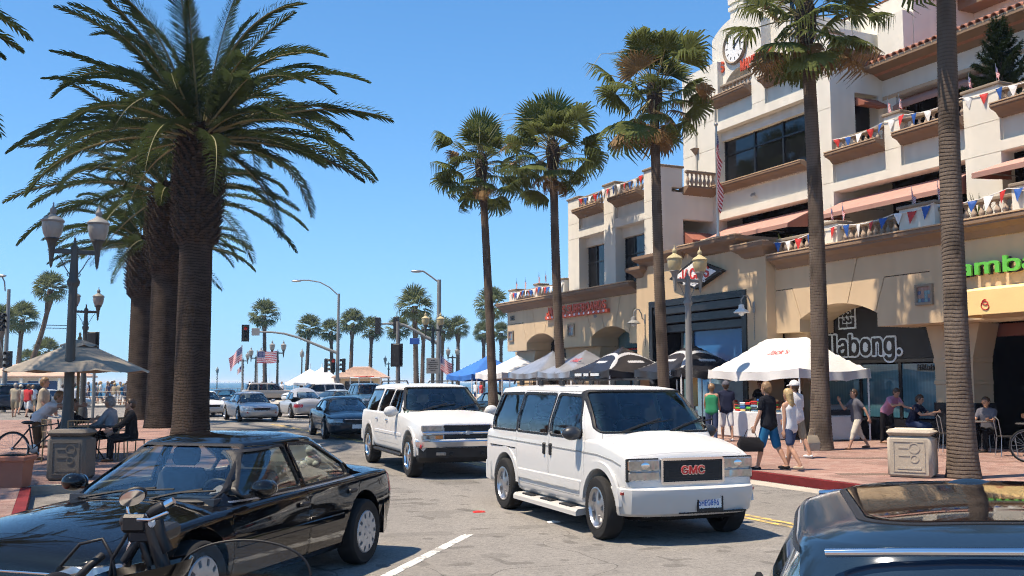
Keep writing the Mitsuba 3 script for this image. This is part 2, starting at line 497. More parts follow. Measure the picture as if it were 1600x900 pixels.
def corn2(y0, y1, x, top, h=0.42, o=0.45, back=0.6):
    """The same with mitred returns at both ends (hull of inset outlines, step by step)."""
    st = [(0.0, top - h), (0.2, top - 0.86 * h), (0.42, top - 0.6 * h), (0.75, top - 0.44 * h), (0.9, top - 0.38 * h), (1.0, top - 0.26 * h), (1.0, top)]
    out = []
    for (a, za), (b, zb) in zip(st[:-1], st[1:]):
        q = [(x - k * o, y0 - k * o, z) for k, z in ((a, za), (b, zb))]
        pts = []
        for k, z in ((a, za), (b, zb)):
            pts += [(x - k * o, y0 - k * o, z), (x - k * o, y1 + k * o, z), (x + back, y0 - k * o, z), (x + back, y1 + k * o, z)]
        out.append(Man.hull_points(np.array(pts, np.float32)))
    return out


def lip(y0, y1, x, top, o=0.45):
    return bx(x - o - 0.02, x - o + 0.25, y0, y1, top + 0.002, top + 0.035)


B.p('cornice', corn(4.0, 24.45, A, 5.66), 'm_cornice', smooth=20)
B.p('cornice_edge', lip(4.0, 24.45, A, 5.66), 'm_cream_trim', smooth=False)
B.p('cornice', corn(32.6, 45.3, A, 5.62), 'm_cornice', smooth=20)
B.p('cornice_edge', lip(32.6, 45.3, A, 5.62), 'm_cream_trim', smooth=False)
B.p('terrace', bx(A + 0.31, 27, 4.0, 44.86, 5.3, 5.61), 'm_cap', smooth=False)

# piers and shop fronts under the band
def pier(y0, y1, x0=A + 0.35, flare=0.25):
    pts = [(x0, y0, 0.1), (x0, y1, 0.1), (x0, y0, 2.3), (x0, y1, 2.3)]
    base = bx(x0, A + 1.6, y0, y1, 0.1, 2.35)
    top = Man.hull_points(np.array([(x, y, z) for x, a in ((x0, 0), (A + 1.6, 0)) for y, z in ((y0, 2.36), (y1, 2.36), (y0 - flare, 3.27), (y1 + flare, 3.27))], np.float32))
    return cat(base, top, bx(x0 - 0.03, A + 1.6, y0 - 0.03, y1 + 0.03, 2.28, 2.4, 0.01), bx(x0 - 0.03, A + 1.6, y0 - 0.03, y1 + 0.03, 1.72, 1.82, 0.01))


for y0, y1 in ((18.15, 19.35), (24.0, 24.58), (32.2, 33.0), (36.7, 39.4), (43.0, 44.8), (15.0, 15.9)):
    B.p('pier', pier(y0, y1, A + (0.9 if y1 < 20 else 0.5)), 'm_tan_wall', smooth=False)
B.p('pier_base', bx(A + 0.86, A + 1.62, 18.1, 19.4, 0.15, 1.25, 0.01), 'm_black_stone', smooth=False)
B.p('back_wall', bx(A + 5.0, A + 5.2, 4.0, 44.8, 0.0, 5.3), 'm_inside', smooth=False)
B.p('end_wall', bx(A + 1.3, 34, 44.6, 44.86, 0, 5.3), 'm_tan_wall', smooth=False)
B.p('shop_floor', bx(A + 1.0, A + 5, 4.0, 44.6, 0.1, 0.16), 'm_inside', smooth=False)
S = A + 1.35


def shopfront(y0, y1, m, sill=0.75, top=2.4, n=3):
    k = B.p('shop_window', bx(S - 0.03, S + 0.05, y0, y1, 0.15, sill, 0.0), 'm_black_frame', smooth=False)
    ys = np.linspace(y0, y1, n + 1)
    for a, b in zip(ys[:-1], ys[1:]):
        B.p('pane', bx(S, S + 0.02, a + 0.05, b - 0.05, sill + 0.04, top - 0.04), m, sub=k, smooth=False)
        B.p('mullion', bx(S - 0.04, S + 0.04, a - 0.05, a + 0.05, sill + 0.002, top), 'm_black_frame', sub=k, smooth=False)
    B.p('rail', bx(S - 0.04, S + 0.04, y0, y1, top + 0.002, top + 0.1), 'm_black_frame', sub=k, smooth=False)


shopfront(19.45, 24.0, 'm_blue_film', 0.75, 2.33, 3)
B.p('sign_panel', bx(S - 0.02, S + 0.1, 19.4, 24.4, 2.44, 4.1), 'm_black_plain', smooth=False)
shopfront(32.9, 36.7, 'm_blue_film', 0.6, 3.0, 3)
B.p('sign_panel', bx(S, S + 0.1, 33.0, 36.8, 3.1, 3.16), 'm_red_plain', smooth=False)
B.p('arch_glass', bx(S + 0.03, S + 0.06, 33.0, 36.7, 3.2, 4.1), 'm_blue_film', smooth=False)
shopfront(39.4, 43.0, 'm_dark_glass', 0.6, 3.0, 3)
B.p('sign_panel', bx(S, S + 0.1, 39.3, 43.3, 3.1, 4.1), 'm_black_plain', smooth=False)
shopfront(4.2, 14.9, 'm_dark_glass', 0.3, 3.2, 7)
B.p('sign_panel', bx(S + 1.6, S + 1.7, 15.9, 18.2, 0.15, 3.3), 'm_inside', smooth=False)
for z0, z1 in ((2.5, 3.1),):
    B.p('fascia', bx(S + 0.4, S + 0.5, 15.85, 18.15, 2.95, 3.27), 'm_awning_dark', smooth=False)

# entrance block
B.p('entrance_wall', ext(rect(24.6, 32.19, 0.1, 6.1).difference(rect(25.57, 31.28, 0.0, 4.72)), E_, E_ + 0.6, 'x'), 'm_tan_wall', smooth=False)
B.p('entrance_wall', ext(rect(25.9, 31.0, 5.9, 6.4), E_, E_ + 1.5, 'x'), 'm_tan_wall', smooth=False)
B.p('entrance_cornice', cat(corn2(25.95, 28.35, E_ - 0.02, 6.45, 0.42, 0.42, 1.3)), 'm_cornice', smooth=False)
B.p('entrance_cornice', cat(corn2(29.1, 31.75, E_ + 0.02, 6.46, 0.42, 0.3, 1.3)), 'm_cornice', smooth=False)
B.p('entrance_cornice', cat(corn2(24.65, 25.6, E_ - 0.02, 6.1, 0.42, 0.33, 0.9)), 'm_cornice', smooth=False)
B.p('entrance_cornice', cat(corn2(31.75, 32.15, E_, 6.08, 0.4, 0.33, 0.9)), 'm_cornice', smooth=False)
B.p('cornice_edge', bx(E_ - 0.46, E_ - 0.2, 25.5, 28.8, 6.452, 6.485), 'm_cream_trim', smooth=False)
B.p('cornice_edge', bx(E_ - 0.37, E_ - 0.1, 24.3, 25.9, 6.102, 6.135), 'm_cream_trim', smooth=False)
B.p('pedestal', bx(E_ + 0.1, E_ + 0.9, 27.2, 28.2, 6.45, 6.66, 0.03), 'm_cream_trim', smooth=False)
pf = rect(25.57, 31.28, 0.15, 4.72)
B.p('portal', ext(pf.difference(rect(25.8, 31.05, 0.1, 4.5)), E_ - 0.05, E_ + 0.5, 'x'), 'm_black_frame', smooth=False)
for z, o in ((4.5, 0.0), (4.18, 0.15), (3.86, 0.3)):
    B.p('portal_step', bx(E_ + o, E_ + o + 0.4, 25.8, 31.05, z - 0.30, z - 0.01, 0.02), 'm_black_stone', smooth=False)
B.p('portal_side', bx(E_ + 0.5, E_ + 4, 31.06, 31.3, 0.15, 4.6), 'm_black_frame', smooth=False)
k = B.p('entrance_window', bx(E_ + 0.55, E_ + 0.57, 25.85, 29.9, 0.6, 3.55), 'm_poster', smooth=False)
for y in (25.88, 29.3, 29.95):
    B.p('mullion', bx(E_ + 0.50, E_ + 0.60, y - 0.05, y + 0.05, 0.15, 3.6), 'm_black_frame', sub=k, smooth=False)
B.p('pane', bx(E_ + 0.53, E_ + 0.545, 29.35, 29.9, 0.7, 3.5), 'm_blue_film', sub=k, smooth=False)

# upper storeys: stucco plates in layers
def up(poly_, x0, x1, name='upper_wall', m='m_white_wall'):
    return B.p(name, ext(poly_, x0, x1, 'x'), m, smooth=False)


def ledge(y0, y1, x, top=9.22, h=0.32, o=0.4, m='m_cornice'):
    k = B.p('ledge', corn(y0, y1, x, top, h, o, m, 0.2), 'm_cornice', smooth=20)
    B.p('edge', bx(x - o - 0.015, x - o + 0.2, y0, y1, top + 0.002, top + 0.03), 'm_cream_trim', sub=k, smooth=False)


BAL = {}


def balustrade(y0, y1, x, z0, z1, n, along='y', rail='m_cap'):
    h = round(z1 - z0, 3)
    if h not in BAL:
        r = min(0.085, h * 0.2)
        pr = [(0.7, 0), (0.7, 0.06), (0.45, 0.1), (0.62, 0.2), (0.95, 0.36), (0.8, 0.5), (0.42, 0.68), (0.36, 0.76), (0.6, 0.84), (0.4, 0.9), (0.7, 0.94), (0.7, 1.0)]
        BAL[h] = ply(lathe([(a * r, b * (h - 0.1)) for a, b in pr], 12), 'm_baluster', 40)
    if along == 'y':
        k = B.p('balustrade', bx(x - 0.09, x + 0.09, y0, y1, z1 - 0.1, z1, 0.02), rail, smooth=False)
    else:
        k = B.p('balustrade', bx(y0, y1, x - 0.09, x + 0.09, z1 - 0.1, z1, 0.02), rail, smooth=False)
    for i in range(n):
        q = y0 + (i + 0.5) / n * (y1 - y0)
        B.p('baluster', BAL[h], sub=k, M=tr(*((x, q) if along == 'y' else (q, x)), z0))


def pcap(y0, y1, x, z, z0, d=0.7, m='m_white_wall'):
    B.p('parapet_pier', bx(x, x + d, y0, y1, z0, z), m, smooth=False)
    B.p('pier_cap', bx(x - 0.06, x + d + 0.06, y0 - 0.06, y1 + 0.06, z + 0.002, z + 0.09, 0.02), 'm_cap', smooth=False)


def upper(y0, y1, x, z0, piers, ptop, openings, glass, panels, zl=9.22):
    """Piers stand flush at x, window recesses 0.5 m deep, panels set back 0.12 m."""
    outer = rect(y0, y1, z0, zl - 0.03)
    op = union_all([rect(*o) for o in openings]) if openings else Polygon()
    pa = union_all([rect(*o) for o in panels]) if panels else Polygon()
    seams = union_all([LineString([(y0, z), (y1, z)]).buffer(0.009, cap_style=2) for z in SEAMS])
    up(outer.difference(op).difference(pa).difference(seams), x, x + 0.025)
    up(outer.difference(op).difference(pa), x + 0.025, x + 0.12)
    up(outer.difference(op), x + 0.12, x + 0.5)


SEAMS = (8.05, 8.72)
# left block
upper(31.44, 38.95, LB, 5.62, 0, 0, [(32.61, 34.82, 5.55, 8.05), (35.75, 37.93, 5.55, 8.05)], 0, [(32.61, 34.82, 8.43, 9.3), (35.75, 37.93, 8.43, 9.3)])
for a, b in ((32.61, 34.82), (35.75, 37.93)):
    k = B.p('window', bx(LB + 0.5, LB + 0.52, a, b, 5.62, 7.62), 'm_dark_glass', smooth=False)
    B.p('head', bx(LB + 0.35, LB + 0.6, a, b, 7.64, 8.05), 'm_white_wall', sub=k, smooth=False)
    for y in np.linspace(a + 0.04, b - 0.04, 4):
        B.p('mullion', bx(LB + 0.46, LB + 0.5, y - 0.03, y + 0.03, 5.62, 7.63), 'm_black_frame', sub=k, smooth=False)
    B.p('transom', bx(LB + 0.46, LB + 0.5, a, b, 6.9, 6.96), 'm_black_frame', sub=k, smooth=False)
    ledge(a, b, LB + 0.02)
    balustrade(a, b, LB + 0.12, 9.25, 9.82, 9)
pcap(37.93, 38.95, LB, 9.82, 9.19); pcap(34.82, 35.75, LB, 9.9, 9.19); pcap(31.44, 32.61, LB, 9.93, 9.19, 1.0)
B.p('side_wall', bx(LB + 0.5, LB + 2.4, 31.44, 31.74, 7.97, 9.0), 'm_white_wall', smooth=False)
B.p('side_wall', bx(LB + 0.5, LB + 1.0, 31.44, 31.7, 5.62, 7.97), 'm_white_wall', smooth=False)
B.p('side_ledge', ext(Polygon([(31.46, 8.9), (31.34, 8.94), (31.1, 9.12), (31.06, 9.14), (31.06, 9.22), (31.7, 9.22), (31.7, 8.9)]), LB + 1.0, BB, 'x'), 'm_cornice', smooth=False)
balustrade(LB + 1.05, BB, 31.3, 9.22, 9.85, 7, 'x')
B.p('roof_slab', bx(LB + 0.5, 30, 31.75, 38.9, 8.9, 9.15), 'm_cap', smooth=False)
B.p('far_wall', bx(LB + 0.5, 30, 38.7, 38.95, 5.62, 9.2), 'm_white_wall', smooth=False)
# low terrace parapet at the far end
for a, b, z in ((44.1, 44.86, 6.25), (41.6, 42.0, 6.3), (38.96, 39.3, 6.3)):
    pcap(a, b, A + 0.1, z, 5.62, 0.5)
balustrade(42.0, 44.1, A + 0.2, 5.65, 6.2, 7); balustrade(39.3, 41.6, A + 0.2, 5.65, 6.2, 7)
# central block with the clock gable
SEAMS = (8.3, 10.82, 11.95)
upper(24.88, 33.4, BB, 5.62, 0, 0, [(26.05, 31.24, 5.6, 7.97), (26.05, 31.24, 9.24, 11.45)], 0, [(26.05, 31.24, 8.26, 8.96), (26.05, 28.2, 11.79, 12.9), (28.95, 31.24, 11.79, 12.9)], 12.72)
B.p('wall_head', bx(BB + 0.3, BB + 0.55, 26.05, 31.24, 11.1, 11.44), 'm_white_wall', smooth=False)
k = B.p('window', bx(BB + 0.5, BB + 0.52, 26.05, 31.24, 9.24, 11.1), 'm_dark_glass', smooth=False)
for y in (26.08, 27.82, 29.42, 31.2):
    B.p('mullion', bx(BB + 0.45, BB + 0.5, y - 0.045, y + 0.045, 9.24, 11.1), 'm_black_frame', sub=k, smooth=False)
B.p('transom', bx(BB + 0.45, BB + 0.5, 26.05, 31.24, 10.5, 10.57), 'm_black_frame', sub=k, smooth=False)
ledge(26.07, 31.2, BB + 0.02, 9.26, 0.3, 0.33)
ledge(26.07, 28.2, BB + 0.02, 12.7, 0.32, 0.38); ledge(28.95, 31.2, BB + 0.02, 12.7, 0.32, 0.38)
balustrade(26.07, 28.1, BB + 0.14, 12.73, 13.22, 9); balustrade(28.95, 30.95, BB + 0.14, 12.73, 13.22, 9)
pcap(28.1, 28.95, BB, 13.42, 12.69, 0.6); pcap(24.88, 26.05, BB, 13.35, 12.69, 0.6)
B.p('side_wall', bx(BB, BB + 0.6, 31.0, 33.4, 12.7, 14.2), 'm_white_wall', smooth=False)
c0, h0 = 30.15, 1.5
gable = arch(c0 - h0, c0 + h0, 12.7, 15.25, 15.78).difference(arch(28.98, 30.9, 12.0, 13.2, 13.72))
up(gable, BB + 0.25, BB + 0.7, 'clock_gable')
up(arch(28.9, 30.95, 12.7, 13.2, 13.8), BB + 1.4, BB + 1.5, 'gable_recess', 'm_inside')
B.p('gable_reveal', ext(arch(28.9, 30.98, 12.6, 13.25, 13.8).difference(arch(28.98, 30.9, 12.0, 13.2, 13.72)), BB + 0.7, BB + 1.4, 'x'), 'm_cream_trim', smooth=False)
dsp = B.p('downspout', tube([(BB - 0.06, 32.45, 9.95), (BB - 0.06, 32.45, 12.1)], 0.05, 8), 'm_white_wall')
B.p('hopper', Man.hull_points(np.array([(BB - 0.22, 32.3, 11.05), (BB, 32.3, 11.05), (BB - 0.22, 32.6, 11.05), (BB, 32.6, 11.05), (BB - 0.1, 32.4, 10.75), (BB, 32.5, 10.75)], np.float32)), 'm_cornice', sub=dsp, smooth=False)
for yv, zv in ((24.3, 2.9), (36.0, 4.5), (29.0, 8.6), (34.0, 5.35)):
    B.p('wall_vent', bx((A if zv < 5.5 else BB) - 0.02, (A if zv < 5.5 else BB) + 0.01, yv - 0.12, yv + 0.12, zv - 0.06, zv + 0.06), 'm_grey_metal', smooth=False)
# clock: dial, rim, hands
ck = B.p('clock', xf(lathe([(0.60, 0), (0.60, 0.05), (0, 0.051)], 48), frame((BB + 0.24, c0, 14.58), (0, -1, 0), (0, 0, 1))), 'm_white_plain', smooth=40)
B.p('rim', xf(lathe([(0.60, 0.0), (0.70, 0.0), (0.70, 0.09), (0.66, 0.12), (0.62, 0.10), (0.60, 0.06)], 48, cap=False), frame((BB + 0.24, c0, 14.58), (0, -1, 0), (0, 0, 1))), 'm_cap', sub=ck, smooth=40)
for hh in range(12):
    a = math.radians(30 * hh)
    q = bx(-0.018, 0.018, 0.42, 0.53, 0.052, 0.06)
    B.p('hour_mark', xf(xf(q, rot('z', -30 * hh)), frame((BB + 0.24, c0, 14.58), (0, -1, 0), (0, 0, 1))), 'm_bronze', sub=ck, smooth=False)
for a, l, w in ((4, 0.33, 0.03), (55, 0.55, 0.02)):
    q = bx(-w, w, -0.1, l, 0.065, 0.08)
    B.p('hand', xf(xf(q, rot('z', -a)), frame((BB + 0.24, c0, 14.58), (0, -1, 0), (0, 0, 1))), 'm_black_plain', sub=ck, smooth=False)
# tower behind the gable
for y in (28.6, 30.25):
    B.p('tower_pillar', cat(bx(BB + 0.75, BB + 1.6, y, y + 0.85, 15.0, 19.5), bx(BB + 0.69, BB + 1.66, y - 0.06, y + 0.91, 16.35, 16.5), bx(BB + 0.69, BB + 1.66, y - 0.06, y + 0.91, 16.62, 16.9)), 'm_white_wall', smooth=False)
B.p('tower_wall', bx(BB + 1.61, BB + 1.8, 28.6, 31.1, 15.0, 19.5), 'm_dark_glass', smooth=False)
B.p('tower_base', bx(BB + 0.7, 27, 27.6, 31.6, 12.2, 15.2), 'm_white_wall', smooth=False)
# right wing: terrace parapet at BB, wall set back at CC
SEAMS = (7.98, 8.86)
upper(4.0, 24.88, BB, 5.62, 0, 0, [(19.65, 24.86, 5.6, 7.97), (8.0, 18.49, 5.6, 7.97)], 0, [(22.59, 24.86, 8.27, 9.0), (19.65, 21.96, 8.27, 9.0), (13.5, 18.49, 8.27, 9.0)])
for a, b, n in ((22.59, 24.86, 9), (19.65, 21.96, 9), (13.5, 18.49, 18)):
    ledge(a, b, BB + 0.02)
    balustrade(a, b, BB + 0.12, 9.25, 9.71, n)
pcap(21.96, 22.59, BB, 9.9, 9.19, 0.5); pcap(18.49, 19.65, BB, 9.82, 9.19, 0.5)
up(rect(4.0, 24.88, 9.0, 12.16).difference(rect(20.0, 24.3, 9.0, 11.3)).difference(rect(9.0, 18.0, 9.0, 11.3)), CC, CC + 0.4)
B.p('recess_trim', bx(CC - 0.03, CC, 4.0, 24.86, 11.3, 11.42), 'm_cream_trim', smooth=False)
B.p('recess_glass', bx(CC + 1.0, CC + 1.05, 4.0, 24.8, 9.2, 11.3), 'm_dark_glass', smooth=False)
for y in (20.0, 21.5, 23.0, 24.3):
    B.p('recess_mullion', bx(CC + 0.95, CC + 1.0, y - 0.05, y + 0.05, 9.2, 11.3), 'm_black_frame', smooth=False)
B.p('terrace', bx(BB + 0.5, 33, 4.0, 44, 8.9, 9.18), 'm_cap', smooth=False)
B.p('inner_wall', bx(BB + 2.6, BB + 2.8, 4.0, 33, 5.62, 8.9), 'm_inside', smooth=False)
# wall square to the street beside the central block
pw = Polygon([(BB + 0.5, 5.62), (27, 5.62), (27, 12.5), (BB + 0.5, 12.5)]).difference(sbox(23.95, 9.2, 25.0, 11.45))
B.p('cross_wall', ext(pw, 24.88, 25.3, 'y'), 'm_white_wall', smooth=False)
B.p('cross_recess', bx(23.9, 25.1, 25.3, 25.4, 9.2, 11.5), 'm_dark_glass', smooth=False)
B.p('cross_cornice', ext(Polygon([(24.9, 12.34), (24.8, 12.36), (24.6, 12.6), (24.52, 12.62), (24.52, 12.76), (25.3, 12.76), (25.3, 12.34)]), BB + 0.6, CC - 0.1, 'x'), 'm_cornice', smooth=False)
# eave and tiled roof of the right wing
B.p('eave', ext(Polygon([(CC + 0.02, 11.98), (CC - 0.1, 12.0), (CC - 0.35, 12.14), (CC - 0.8, 12.2), (CC - 0.9, 12.2), (CC - 0.9, 12.3), (CC + 0.4, 12.42), (CC + 0.4, 11.98)]), 4.0, 24.85, 'y'), 'm_cornice', smooth=20)
sl = 0.33
B.p('roof', ext(Polygon([(CC - 0.88, 12.32), (30.5, 12.32 + (30.5 - CC + 0.88) * sl), (30.5, 12.0), (CC, 12.0)]), 4.0, 24.86, 'y'), 'm_tile', smooth=False)


def barrel(r, ln):
    a = np.linspace(0, math.pi, 8)
    o = [(r * math.cos(t), r * math.sin(t)) for t in a]
    i = [((r - 0.022) * math.cos(t), (r - 0.022) * math.sin(t)) for t in a[::-1]]
    return ext(Polygon(o + i), 0, ln, 'z')


bt = ply(barrel(0.115, 0.9), 'm_tile', 40)
u = np.array([1, 0, sl]) / math.hypot(1, sl)
nrm = np.array([-sl, 0, 1]) / math.hypot(1, sl)
rk = B.p('roof_tiling', bx(CC - 0.9, CC - 0.86, 4.0, 24.86, 12.28, 12.34), 'm_cream_trim', smooth=False)
for i in range(72):
    y = 24.75 - 0.27 * i
    if y < 5: break
    for j in range(3):
        o = np.array([CC - 0.93, y, 12.31]) + u * 0.86 * j + nrm * (0.015 + 0.012 * (j % 2))
        B.p('tile', bt, sub=rk, M=frame(o, (0, -1, 0), nrm, u))
# set-back upper volume behind
B.p('penthouse', bx(27.0, 36, 25.1, 33, 9, 15.6), 'm_white_wall', smooth=False)
B.p('penthouse_bay', bx(26.5, 26.98, 25.11, 26.3, 12.5, 14.8), 'm_white_wall', smooth=False)
B.p('penthouse_eave', bx(27.9, 37, 24.4, 34, 15.6, 16.1, 0.05), 'm_cornice', smooth=False)
B.p('penthouse_roof', Man.hull_points(np.array([(27.8, 24.3, 16.1), (37.2, 24.3, 16.1), (27.8, 34.2, 16.1), (37.2, 34.2, 16.1), (32, 28, 18), (33, 30, 18)], np.float32)), 'm_tile', smooth=False)
B.p('penthouse', bx(30.0, 40, 18, 25.09, 9, 15.2), 'm_white_wall', smooth=False)
pe = Man.hull_points(np.array([(29.2, 17, 15.2), (29.2, 25.3, 15.2), (29.2, 17, 15.6), (29.2, 25.3, 15.6), (41, 17, 15.2), (41, 25.3, 15.2), (41, 17, 15.6), (41, 25.3, 15.6)], np.float32))
B.p('penthouse_eave', pe, 'm_cornice', smooth=False)
B.p('penthouse_roof', Man.hull_points(np.array([(29.1, 16.9, 15.6), (29.1, 25.4, 15.6), (41, 16.9, 15.6), (41, 25.4, 15.6), (34, 21, 17.2), (37, 21, 17.2)], np.float32)), 'm_tile', smooth=False)
B.p('stair_head', bx(25.0, 27, 26.6, 28.4, 12.2, 14.4), 'm_white_wall', smooth=False)
# terrace balustrade above the ground floor
for y0, y1, n in ((22.24, 24.4, 9), (19.3, 21.6, 10), (15.9, 18.14, 10), (10.0, 14.7, 20)):
    balustrade(y0, y1, A - 0.02, 5.69, 6.18, n)
for y0, y1 in ((21.6, 22.24), (18.14, 19.3), (14.7, 15.9)):
    pcap(y0, y1, A - 0.22, 6.27, 5.695, 0.5)


# awnings
def awn(y0, y1, x, z1, z0, d, m='m_awning', val=0.14):
    pts = [(x, z1), (x - d, z0), (x - d, z0 - val), (x - d + 0.02, z0 - val), (x - d + 0.02, z0 - 0.02), (x, z1 - 0.03)]
    k = B.p('awning', ext(Polygon(pts), y0, y1, 'y'), m, smooth=False)
    for y in (y0, y1 - 0.015):
        B.p('cheek', ext(Polygon([(x, z1 - 0.02), (x - d, z0 - 0.01), (x - d, z0 - val), (x, z0 - val + 0.1)]), y + 0.002, y + 0.012, 'y'), 'm_awning_dark', sub=k, smooth=False)
    for y in np.linspace(y0 + 0.2, y1 - 0.2, 4):
        B.p('strut', tube([(x, y, z0 + 0.02), (x - d + 0.03, y, z0 - 0.03)], 0.015, 6), 'm_grey_metal', sub=k)


awn(26.1, 31.2, BB + 0.45, 7.72, 7.08, 1.35)
awn(19.75, 24.8, BB + 0.4, 7.72, 7.1, 1.3)
awn(9.0, 18.45, BB + 0.3, 7.75, 7.25, 1.5)
awn(20.1, 24.3, CC + 0.4, 11.3, 10.95, 0.55)
k = B.p('awning', ext(Polygon([(31.5, 7.5), (30.9, 7.12), (30.9, 6.95), (31.5, 7.05)]), LB + 1.05, BB - 0.1, 'x'), 'm_awning_dark', smooth=False)
B.p('awning', ext(Polygon([(24.9, 11.3), (24.5, 11.05), (24.5, 10.95), (24.9, 11.0)]), 24.0, 25.0, 'x'), 'm_awning_dark', smooth=False)
B.p('shop_awning', ext(Polygon([(A, 4.05), (A - 1.25, 3.85), (A - 1.25, 3.30), (A - 1.22, 3.30), (A - 1.22, 3.8), (A, 3.95)]), 12.0, 17.05, 'y'), 'm_yellow_cloth', smooth=False)
B.p('shop_awning', ext(Polygon([(A, 4.04), (A - 1.23, 3.84), (A - 1.23, 3.31), (A, 3.31)]), 17.055, 17.07, 'y'), 'm_yellow_cloth', smooth=False)

# framed tile plaques on the wall
mat('mosaic_a', [0.10, 0.10, 0.16], 0.25); mat('mosaic_b', [0.30, 0.17, 0.13], 0.25); mat('mosaic_c', [0.16, 0.24, 0.26], 0.25)
for yc in (18.75, 38.08, 44.36):
    k = B.p('wall_plaque', ext(rect(yc - 0.28, yc + 0.28, 3.75, 4.28).difference(rect(yc - 0.22, yc + 0.22, 3.82, 4.22)), A - 0.07, A - 0.001, 'x'), 'm_cap', smooth=False)
    pat = ['aaaa', 'aabaa'[:4], 'bacb', 'cbac']
    for i in range(4):
        for j in range(4):
            B.p('tile', bx(A - 0.03, A - 0.002, yc - 0.22 + 0.11 * i + 0.004, yc - 0.22 + 0.11 * (i + 1) - 0.004, 3.82 + 0.1 * j + 0.003, 3.82 + 0.1 * (j + 1) - 0.003), 'm_mosaic_' + 'abcb'[(i * 2 + j * 3 + (i * j) % 3) % 4], sub=k, smooth=False)
# wall lamps beside the entrance
for y in (25.2, 31.6):
    t = Th('wall_lamp', 'goose-neck wall lamp %s the dark shop entrance' % ('to the right of' if y < 28 else 'to the left of'), 'lamp')
    p = [(E_ - 0.02, y, 4.1), (E_ - 0.12, y, 4.12), (E_ - 0.16, y, 4.3), (E_ - 0.26, y, 4.47), (E_ - 0.4, y, 4.47), (E_ - 0.5, y, 4.33), (E_ - 0.5, y, 4.2)]
    t.p('arm', tube(p, 0.022, 8), 'm_grey_metal', smooth=True)
    t.p('wall_plate', bx(E_ - 0.035, E_ - 0.001, y - 0.05, y + 0.05, 3.95, 4.3, 0.01), 'm_grey_metal')
    t.p('conduit', tube([(E_ - 0.015, y, 3.95), (E_ - 0.015, y, 3.1)], 0.012, 6), 'm_grey_metal')
    t.p('shade', lathe([(0.24, 0), (0.25, 0.02), (0.17, 0.09), (0.10, 0.13), (0.08, 0.25), (0.03, 0.27)], 20, (E_ - 0.5, y, 3.93)), 'm_white_plain' if y < 28 else 'm_grey_metal', smooth=50)
    t.p('bulb', ico((E_ - 0.5, y, 3.92), 0.09, 2), 'm_white_plain', smooth=True)
# lettering and emblems
one('wall_number', wall_text('101', 0.2, A - 0.02, 44.5, 4.8, 0.02), 'm_bronze', 'black street number 101 high on the tan wall corner', 'sign')
t = Th('shop_sign', 'red sign board with raised letters over the two arches', 'sign')
t.p('board', bx(A - 0.16, A - 0.02, 34.75, 40.38, 4.58, 4.74, 0.02), 'm_orange_red')
t.p('lettering', wall_text("JACK'S SURFBOARDS", 0.34, A - 0.14, 40.2, 4.76, 0.05, True, 5.35), 'm_orange_red', smooth=False)
sm = [bx(A - 0.185, A - 0.162, y - 0.05, y + 0.05, 4.62, 4.70) for y in np.arange(35.0, 40.3, 0.42)]
for q in sm: t.p('bulb', q, 'm_white_plain', smooth=False)
t = Th('diamond_sign', 'black and white diamond sign with red letters above the entrance', 'sign')
dm = Polygon([(29.65, 5.42), (28.1, 4.92), (26.55, 5.42), (28.1, 5.95)])
t.p('board', ext(dm, E_ - 0.22, E_ - 0.02, 'x'), 'm_black_plain', smooth=False)
t.p('face', ext(dm.buffer(-0.09, join_style=2), E_ - 0.235, E_ - 0.21, 'x'), 'm_white_plain', smooth=False)
t.p('lettering', wall_text("JACK'S", 0.36, E_ - 0.236, 28.95, 5.28, 0.03, True, 1.7), 'm_red_plain', smooth=False)
t.p('lettering', wall_text('SURFBOARDS', 0.13, E_ - 0.236, 28.75, 5.12, 0.02, True, 1.3), 'm_white_plain', smooth=False)
t = Th('surf_shop_sign', 'silver outlined lettering and square wave emblem on the black arch panel', 'sign')
wp = text_poly('Billabong.', 0.60, True)
wp = affinity.scale(wp, 3.55 / (wp.bounds[2] - wp.bounds[0]), 1.0, origin=(0, 0))
wp = affinity.rotate(wp, -90 * 0, origin=(0, 0))
toy = lambda g: affinity.translate(affinity.scale(g, -1, 1, origin=(0, 0)), 24.5, 2.58)
t.p('lettering', ext(toy(fill(wp).buffer(0.055)), S - 0.05, S - 0.022, 'x'), 'm_silver_letter', smooth=False)
t.p('letter_face', ext(toy(wp), S - 0.07, S - 0.05, 'x'), 'm_black_plain', smooth=False)
em = sbox(-0.36, -0.36, 0.36, 0.36)
q1_ = sbox(-0.29, -0.29, 0.29, 0.29).buffer(0.0).difference(sbox(-0.22, -0.22, 0.22, 0.22)).buffer(-0.01).buffer(0.03)
q1_ = q1_.difference(sbox(-0.02, -0.4, 0.02, 0.4)).difference(sbox(-0.4, -0.02, 0.4, 0.02))
curl = union_all([affinity.translate(Point(0, 0).buffer(0.085).difference(Point(0.03, 0.03).buffer(0.04)), a * 0.09, b * 0.09) for a in (-1, 1) for b in (-1, 1)])
fy = lambda g: affinity.translate(g, 22.95, 3.72)
t.p('emblem', ext(fy(em), S - 0.05, S - 0.025, 'x'), 'm_silver_letter', smooth=False)
t.p('emblem_mark', ext(fy(union_all([q1_, curl])), S - 0.062, S - 0.05, 'x'), 'm_black_plain', smooth=False)
one('window_sign', wall_text('Billabong', 0.16, S - 0.03, 20.35, 2.1, 0.015, True, 1.0), 'm_black_plain', 'small black lettering at the top of the shop window pane', 'sign')
one('shop_sign', wall_text("ONEILL", 0.32, S - 0.02, 42.4, 3.5, 0.02, True, 1.9), 'm_white_plain', 'white lettering on the black panel in the far arch', 'sign')
t = Th('shop_sign', 'green script letters above the yellow awning', 'sign')
lj = wall_text('jamba', 0.36, A - 0.14, 17.85, 4.36, 0.06, True, 2.55)
lj.vertices[:, 1] -= 0.0
